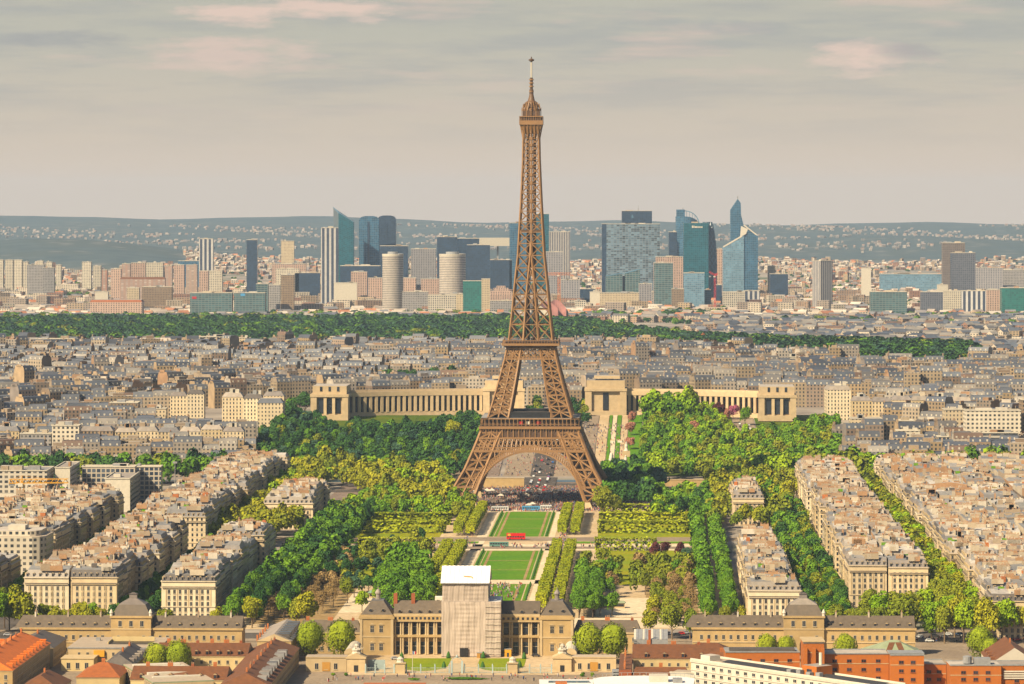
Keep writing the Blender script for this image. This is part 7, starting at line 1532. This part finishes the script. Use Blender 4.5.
def orange_building():
    def piece(x0, x1, D, zt, lb, depth=16, rows=(1.6, 5, 8.4, 11.8), bay=6.2, mesh=WINP, roof='flat_roof'):
        r = thing('brick_building', lb, 'building', ((x0 + x1) / 2, D, .05)); w = (x1 - x0) / 2
        part('wall', r, lambda m: m.box(-w, 0, 0, w, depth, zt, 'brick_orange', roof)); windows(r, (-w, 0), (w, 0), [z for z in rows if z < zt - 2], bay, mesh, .8)
        part('parapet', r, lambda m: (m.box(-w - .15, -.25, zt, w + .15, .4, zt + .55, 'grey_metal'), m.box(-w, depth - .4, zt, w, depth, zt + .5, 'grey_metal'), m.box(-w, -.12, zt - 4.3, w, -.002, zt - 4.0, 'pale_stone')))
        return r, w
    r, w = piece(95, 128, 1668, 16, 'orange brick range behind the white building left of the brick tower', bay=6)
    part('roof_panel', r, lambda m: m.box(-w + 2, 3, 16.01, w - 2, 9, 17.4, 'slate', 'slate'))
    r, w = piece(128.4, 137.5, 1652, 22, 'square orange brick stair tower between the two brick ranges', rows=(16,), bay=5)
    part('roof_slab', r, lambda m: m.box(-w - .4, -.6, 22.56, w + .4, 16.4, 23, 'pale_stone')); part('buttress', r, lambda m: [m.box(x, -1.6, 0, x + 1.6, -.26, 20, 'brick_orange') for x in (-w, w - 1.6, -.8)])
    piece(137.9, 166.5, 1657, 16.6, 'long orange brick range with paired windows at the bottom right', bay=6.4, rows=(1.6, 5.4, 9.2, 13))
    r, w = piece(166.7, 181.5, 1652, 16.6, 'projecting orange brick bay with recessed windows right of the long range', bay=5.2, rows=(1.6, 5.4, 9.2, 13)); part('roof_slab', r, lambda m: m.box(-w - .3, 1, 17.2, w + .3, 12, 17.6, 'grey_metal'))
    piece(181.7, 192.4, 1662, 11.5, 'lower red brick range between two orange brick blocks', bay=4.5, rows=(1.2, 4.2, 7.6))
    r, w = piece(192.6, 215, 1648, 12.6, 'orange brick block with slit windows and roof tanks at right', bay=5.4, rows=(2, 6, 9)); part('roof_tank', r, lambda m: (m.lathe(-3, 6, [(2, 13), (2, 16), (0, 16.5)], 12, 'grey_metal'), m.box(0, 4, 12.61, 7, 9, 15.4, 'grey_metal')))
    r, w = piece(215.2, 245, 1650, 12.4, 'orange brick block with white louvred front at the right edge', bay=8, rows=(2, 5)); part('louvre', r, lambda m: [m.box(-w + 1, -.5, 6.6 + k, w, -.26, 7.2 + k, 'white_paint') for k in range(4)])
orange_building()
r = thing('white_terrace_building', 'low white building with railed curved roof terrace at bottom centre right', 'building', (57, 1612, .05))
part('wall', r, lambda m: m.prism([(-22, -18), (20, -18), (22, 8)] + [(22 * math.cos(a) , 8 + 11 * math.sin(a)) for a in np.linspace(.2, 2.94, 9)] + [(-22, 8)], 0, 10.4, 'office_white', 'sheet_roof'))
part('railing', r, lambda m: [m.bar((22 * math.cos(a), 8 + 10.6 * math.sin(a), 10.4), (22 * math.cos(a), 8 + 10.6 * math.sin(a), 11.8), .16, 'grey_metal') for a in np.linspace(0, math.pi, 26)] + [m.bar((22 * math.cos(a), 8 + 10.6 * math.sin(a), 11.8), (22 * math.cos(a + .12), 8 + 10.6 * math.sin(a + .12), 11.8), .14, 'grey_metal') for a in np.linspace(0, 3.0, 26)])
part('roof_unit', r, lambda m: (m.box(2, -4, 10.41, 10, 4, 13.2, 'white_paint'), m.box(12, -6, 10.41, 16, 0, 12, 'grey_metal')))
r = thing('white_flat_hall', 'low white flat roofed hall at the bottom centre', 'hall', (25, 1630, .05)); part('wall', r, lambda m: m.box(-13, -30, 0, 13, 26, 5.6, 'off_white', 'sheet_roof')); part('roof_unit', r, lambda m: m.box(-6, 4, 5.61, -1, 9, 7, 'terracotta')); part('skylight', r, lambda m: [m.box(-9, y, 5.61, 9, y + 2, 6.3, 'glass_slate') for y in (-20, -12, 14)])
r = thing('white_site_cabins', 'white low cabins in the shaded alley at lower left', 'cabin', (-199, 1618, .05)); part('wall', r, lambda m: (m.box(-14, -4, 0, 10, 6, 5, 'white_paint'), m.box(2, 6.2, 0, 14, 12, 4, 'off_white'))); part('roof_unit', r, lambda m: [m.box(-10 + 5 * k, -2, 5.01, -8 + 5 * k, 1, 6.2, 'grey_metal') for k in range(4)])
r = grp('metal_gate_screen', 'blue grey gate screen between the left lodge and the fence', 'gate', -40, 1736); part('leaf', r, lambda m: m.box(-4, 0, 0, 4, .2, 4.5, 'rail_blue'))
# ------------------------------------------------------------ vehicles and people
def wheel_mesh(r=.34, w=.24):
    mb = MB(0); P = [(r * math.cos(a), r * math.sin(a)) for a in np.linspace(0, 2 * math.pi, 10, endpoint=False)]
    for i in range(10): (a, b), (c, d) = P[i], P[(i + 1) % 10]; mb.face([(a, 0, b), (c, 0, d), (c, w, d), (a, w, b)], 'tyre')
    mb.face([(a, 0, b) for a, b in reversed(P)], 'tyre'); mb.face([(a, w, b) for a, b in P], 'tyre'); return mb.mesh('wheel')
WH = wheel_mesh(); WHB = wheel_mesh(.5, .3)
def car(x, y, rz, mat, label, group=None, van=False):
    r = thing('delivery_van' if van else 'parked_car', label, 'van' if van else 'car', (x, y, .25), rz, group); h = 2.1 if van else 1.45; L = 2.5 if van else 2.1
    def body(m):
        P = [(-L, .35), (L, .35), (L, .8), (L * .62, .92), (L * .3, h), (-L * (.95 if van else .62), h), (-L * (.98 if van else .9), .95), (-L, .9)]
        m.face([(a, -.85, b) for a, b in P], mat); m.face([(a, .85, b) for a, b in reversed(P)], mat)
        for i in range(len(P)): a, b = P[i], P[(i + 1) % len(P)]; m.face([(a[0], .85, a[1]), (b[0], .85, b[1]), (b[0], -.85, b[1]), (a[0], -.85, a[1])], mat)
    part('body', r, body)
    part('side_glass', r, lambda m: [m.face([(-L * .6, y_, .98), (L * .5, y_, .98), (L * .28, y_, h - .12), (-L * .55, y_, h - .12)], 'glass_dark') for y_ in (-.86, .86)]); part('windscreen', r, lambda m: m.face([(L * .60, -.75, 1.0), (L * .60, .75, 1.0), (L * .33, .7, h - .1), (L * .33, -.7, h - .1)], 'glass_dark'))
    for wx in (-L * .62, L * .62):
        for wy in (-.88, .64): link('wheel', WH, r, (wx, wy, .34))
    return r
CM = ['car_white', 'car_black', 'car_silver', 'car_blue', 'car_black', 'car_white', 'car_red']; CN = {'car_white': 'white', 'car_black': 'black', 'car_silver': 'silver', 'car_blue': 'blue', 'car_red': 'red'}
def cars(n, s0, s1, t0, t1, where, rz):
    for k in range(n):
        m = random.choice(CM); car(*st(lerp(s0, s1, (k + random.uniform(.2, .8)) / n), random.uniform(t0, t1)), ROT + rz + random.choice((0, math.pi)), m, '%s car %s' % (CN[m], where), 'cars ' + where + ' ' + CN[m])
car(*at(396, 654), ROT, 'car_blue', 'blue van beside the left pavilion of the palace school', None, True); car(*at(395, 660), ROT + .1, 'car_silver', 'silver car on the forecourt below the blue van'); car(*at(536, 657), ROT, 'car_black', 'dark car on the forecourt right of the lawns'); car(*at(420, 651), ROT, 'car_black', 'dark car parked under the left colonnade'); car(*at(438, 652), ROT, 'car_silver', 'silver car parked left of the scaffold')
cars(11, -92, -60, 1862, 1880, 'on the avenue behind the zinc sheds left', 0); cars(16, 60, 110, 1862, 1880, 'on the avenue behind the grey striped hall', 0); cars(22, 215, 300, 1836, 1880, 'on the avenue below the far right planes', 0); cars(10, -320, -230, 1862, 1880, 'on the avenue at far left', 0)
cars(26, 167.5, 168.5, 1900, 2600, 'parked along the narrow right street', math.pi / 2) if False else None
for k in range(34): m = random.choice(CM); car(*st(random.choice((173, 181, 243, -179)), 1900 + k * 24), ROT + math.pi / 2, m, '%s car in one of the tree lined streets beside the blocks' % CN[m], 'street cars ' + CN[m])
for k in range(30): m = random.choice(CM); t = 2950 + k * 11; x, y = st(167 + random.choice((-4, 4)), t); c = car(x, y, ROT + math.pi / 2, m, '%s car on the street climbing beside the right palace wing' % CN[m], 'hill street cars ' + CN[m]); c.location.z = hgt(x, y) + .8
for k in range(26): m = random.choice(CM); s_ = random.choice((-6, 0, 6)); t = 2795 + k * 6; car(*st(s_, t), ROT + math.pi / 2, m, '%s car on the road leading to the bridge behind the tower' % CN[m], 'bridge cars ' + CN[m]).location.z = .85
cars(24, -75, 75, 2803, 2819, 'on the quay road behind the tower', 0)
for k in range(24): m = random.choice(CM); x, y = st(random.choice((-6, -2, 3, 7)), 2956 + k * 9); c = car(x, y, ROT + math.pi / 2, m, '%s car on the garden road seen through the tower arch' % CN[m], 'garden road cars ' + CN[m]); c.location.z = hgt(x, y) + 1.2
def stall(s, t, k):
    r = grp('market_tent', 'white pitched tent among the crowd under the tower', 'tent', s, t, ROT, 'tents under the tower')
    part('canopy', r, lambda m: m.gable(-2.5, -2.5, 2.5, 2.5, 2.6, 4, 'white_paint', 'x', 2.4)); [part('pole', r, lambda m: m.bar((a, b, 0), (a, b, 2.6), .12, 'grey_metal')) for a in (-2.3, 2.3) for b in (-2.3, 2.3)]
for k in range(16): stall(random.uniform(-48, 48), random.choice((2655, 2735, 2770, 2782)) + random.uniform(-6, 6), k)
def bus(x, y, rz, L, h, mat, label, deck=False, band='glass_dark', group=None):
    r = thing('bus', label, 'bus', (x, y, .25), rz, group); part('body', r, lambda m: m.box(-L / 2, -1.25, .4, L / 2, 1.25, h, mat, mat, True))
    for i in range(int(L / 1.6)): part('window', r, lambda m: [m.box(-L / 2 + .4 + i * 1.6, y_ - .02, 1.5, -L / 2 + 1.7 + i * 1.6, y_ + .02, 2.4, band) for y_ in (-1.26,)])
    if deck:
        part('upper_rail', r, lambda m: (m.box(-L / 2, -1.25, h, L / 2, -1.15, h + .9, mat), m.box(-L / 2, 1.15, h, L / 2, 1.25, h + .9, mat), m.box(-L / 2 + .05, -1.12, h + .01, L / 2 - .05, 1.12, h + .06, 'grey_metal')))
        for k in range(12): part('seat', r, lambda m: m.box(-L / 2 + 1 + k * .85, -.9, h + .07, -L / 2 + 1.4 + k * .85, .9, h + .9, 'yellow_paint' if k % 3 == 0 else 'people_cloth'))
        part('side_panel', r, lambda m: m.face([(-L / 2 + .8, -1.285, h - .9), (-L / 2 + 2.6, -1.285, h - .9), (-L / 2 + 2.6, -1.285, h + .5), (-L / 2 + .8, -1.285, h + .5)], 'yellow_paint'))
    for wx in (-L * .32, L * .3):
        for wy in (-1.3, 1.0): link('wheel', WHB, r, (wx, wy, .5))
x, y = at(516, 540); bus(x, y, ROT, 12, 3.3, 'bus_red', 'red open top double decker bus crossing the lawns', True)
x, y = at(499, 547); bus(x, y, ROT, 12, 3.0, 'bus_green', 'pale green bus on the park road left of the red one')
x, y = at(531, 511); bus(x, y, ROT, 12.5, 3.2, 'bus_blue', 'light blue coach standing before the tower plaza'); x, y = at(500, 511); bus(x, y, ROT, 12, 3.0, 'bus_white', 'white coach standing left of the blue one'); x, y = at(546, 510); bus(x, y, ROT, 8, 3.2, 'bus_white', 'short white coach right of the blue one')
def kiosk(s, t, w, lb, roof):
    r = grp('kiosk', lb, 'kiosk', s, t); part('wall', r, lambda m: m.box(-w / 2, -2, 0, w / 2, 2, 2.8, 'pale_stone')); part('roof', r, lambda m: m.gable(-w / 2, -2, w / 2, 2, 2.8, 4, roof, 'x', 1.2, None, .5)); part('counter', r, lambda m: m.box(-w / 2 + .5, -2.1, 1, w / 2 - .5, -2.003, 2.2, 'dark'))
kiosk(96, 1990, 14, 'low kiosk with grey green roof on the sandy ground right', 'green_sheet'); kiosk(-62, 2052, 11, 'small kiosk with dark opening at the left sandy clearing', 'copper_green'); kiosk(60, 2000, 26, 'flat green roofed puppet booth behind the pale terrace', 'green_sheet')
def carousel():
    r = thing('carousel', 'small carousel with pointed pale canopy left of the tower', 'carousel', (*at(468, 462), .2)); part('canopy', r, lambda m: m.lathe(0, 0, [(7.5, 4.6), (7.5, 5.4), (3, 8), (.6, 11.5), (0, 12.6)], 16, 'off_white')); part('platform', r, lambda m: m.lathe(0, 0, [(7, 0), (7, .8), (0, .81)], 16, 'wood')); part('centre_column', r, lambda m: m.lathe(0, 0, [(1.8, .8), (1.8, 4.6)], 12, 'red_paint'))
    for k in range(8): a = k * .785; part('pole', r, lambda m: m.bar((6.6 * math.cos(a), 6.6 * math.sin(a), .8), (6.6 * math.cos(a), 6.6 * math.sin(a), 4.7), .2, 'yellow_paint'))
carousel()
def ramp_wall():
    r = grp('quay_wall', 'sandy stone retaining walls of the quay seen through the tower arch', 'wall', -30, 2846); part('wall', r, lambda m: m.box(-26, 0, 0, 20, 2, 7, 'plain_stone', 'pale_stone')); part('coping', r, lambda m: m.box(-26.3, -.3, 7, 20.3, 2.3, 7.4, 'pale_stone'))
    r = grp('quay_wall', 'long low quay wall right of the tower below the trees', 'wall', 110, 2858); part('wall', r, lambda m: m.box(-50, 0, 0, 60, 2, 5, 'plain_stone', 'pale_stone')); part('coping', r, lambda m: m.box(-50, -.3, 5, 60, 2.3, 5.4, 'pale_stone'))
ramp_wall()
def lamp_post(px, py, h, lb):
    r = thing('floodlight_mast', lb, 'mast', (*at(px, py), .1)); part('pole', r, lambda m: m.lathe(0, 0, [(.35, 0), (.2, h), (0, h + .1)], 7, 'grey_metal')); part('lamp_head', r, lambda m: m.box(-1.6, -.4, h - 1.4, 1.6, .4, h, 'grey_metal'))
lamp_post(175, 491, 22, 'tall floodlight mast beside the left glazed slab'); lamp_post(194, 476, 24, 'second floodlight mast among the left quay trees')
def crowd():
    mb = MB(0)
    def person(x, y):
        z = .25 if y < 2940 else hgt(x, y) + .7
        if y > 2955: z = hgt(x, y) + .7
        mb.k = 1000.0 * random.randrange(60); a = random.uniform(0, 3.1); c, s = math.cos(a), math.sin(a); w = random.uniform(.26, .36); h = random.uniform(1.55, 1.85)
        T_ = lambda u, v: (x + u * c - v * s, y + u * s + v * c)
        A = [T_(-w * .7, -.16), T_(w * .7, -.16), T_(w * .7, .16), T_(-w * .7, .16)]; B_ = [T_(-w, -.18), T_(w, -.18), T_(w, .18), T_(-w, .18)]
        mb.k = 1000.0 * random.randrange(60)
        for i in range(4): j = (i + 1) % 4; mb.face([(*A[i], z), (*A[j], z), (*B_[j], z + h * .5), (*B_[i], z + h * .5)], 'people_cloth')
        mb.k = 1000.0 * random.randrange(60); mb.prism(B_, z + h * .5, z + h * .84, 'people_cloth', 'people_cloth'); mb.lathe(x, y, [(.1, z + h * .84), (.14, z + h * .9), (.1, z + h)], 5, 'wood')
    for _ in range(2300): s = random.gauss(0, 46); t = random.uniform(2628, 2850); person(*st(s, t)) if abs(s) < 110 else None
    for _ in range(500): person(*st(random.uniform(-60, 60), random.uniform(2624, 2650)))
    for _ in range(420): t = random.uniform(2040, 2620); person(*st(random.choice((random.uniform(27.5, 32), random.uniform(-33, -28))), t))
    for _ in range(150): person(*st(random.uniform(-80, 80), random.uniform(2345, 2372)))
    for _ in range(160): person(*st(random.uniform(-15, 14), random.uniform(2040, 2124)))
    for _ in range(900): person(*st(random.uniform(-50, 66), random.uniform(2955, 3260)))
    for _ in range(60): person(*st(random.uniform(-60, 60), random.uniform(1690, 1712)))
    for _ in range(120): person(*st(random.uniform(200, 300), random.uniform(1846, 1858)))
    tag(mb.build('crowd'), 'scattered visitors under the tower and on the park walks', 'crowd', None, 'stuff')
crowd()
# ------------------------------------------------------------ the air
def haze():
    x0, x1, y0, y1, z0, z1 = -16000, 16000, -700, 19400, -1.5, 342
    mb = MB(0); mb.v = [(x, y, z) for z in (z0, z1) for y in (y0, y1) for x in (x0, x1)]
    mb.f = [(0, 2, 3, 1), (4, 5, 7, 6), (0, 1, 5, 4), (2, 6, 7, 3), (0, 4, 6, 2), (1, 3, 7, 5)]; mb.m = [0] * 6
    me = bpy.data.meshes.new('haze'); me.from_pydata(mb.v, [], mb.f)
    m = bpy.data.materials.new('haze'); m.use_nodes = True; nt = m.node_tree; nt.nodes.clear(); o = N(nt, 'ShaderNodeOutputMaterial'); v = N(nt, 'ShaderNodeVolumePrincipled')
    v.inputs['Color'].default_value = (*HAZE_COL, 1); v.inputs['Density'].default_value = HAZE_DENS; v.inputs['Anisotropy'].default_value = 0.0
    nt.links.new(v.outputs[0], o.inputs['Volume']); me.materials.append(m); h = link('haze', me); h['kind'] = 'stuff'; h['label'] = 'thin blue air haze'; h['category'] = 'haze'
haze()
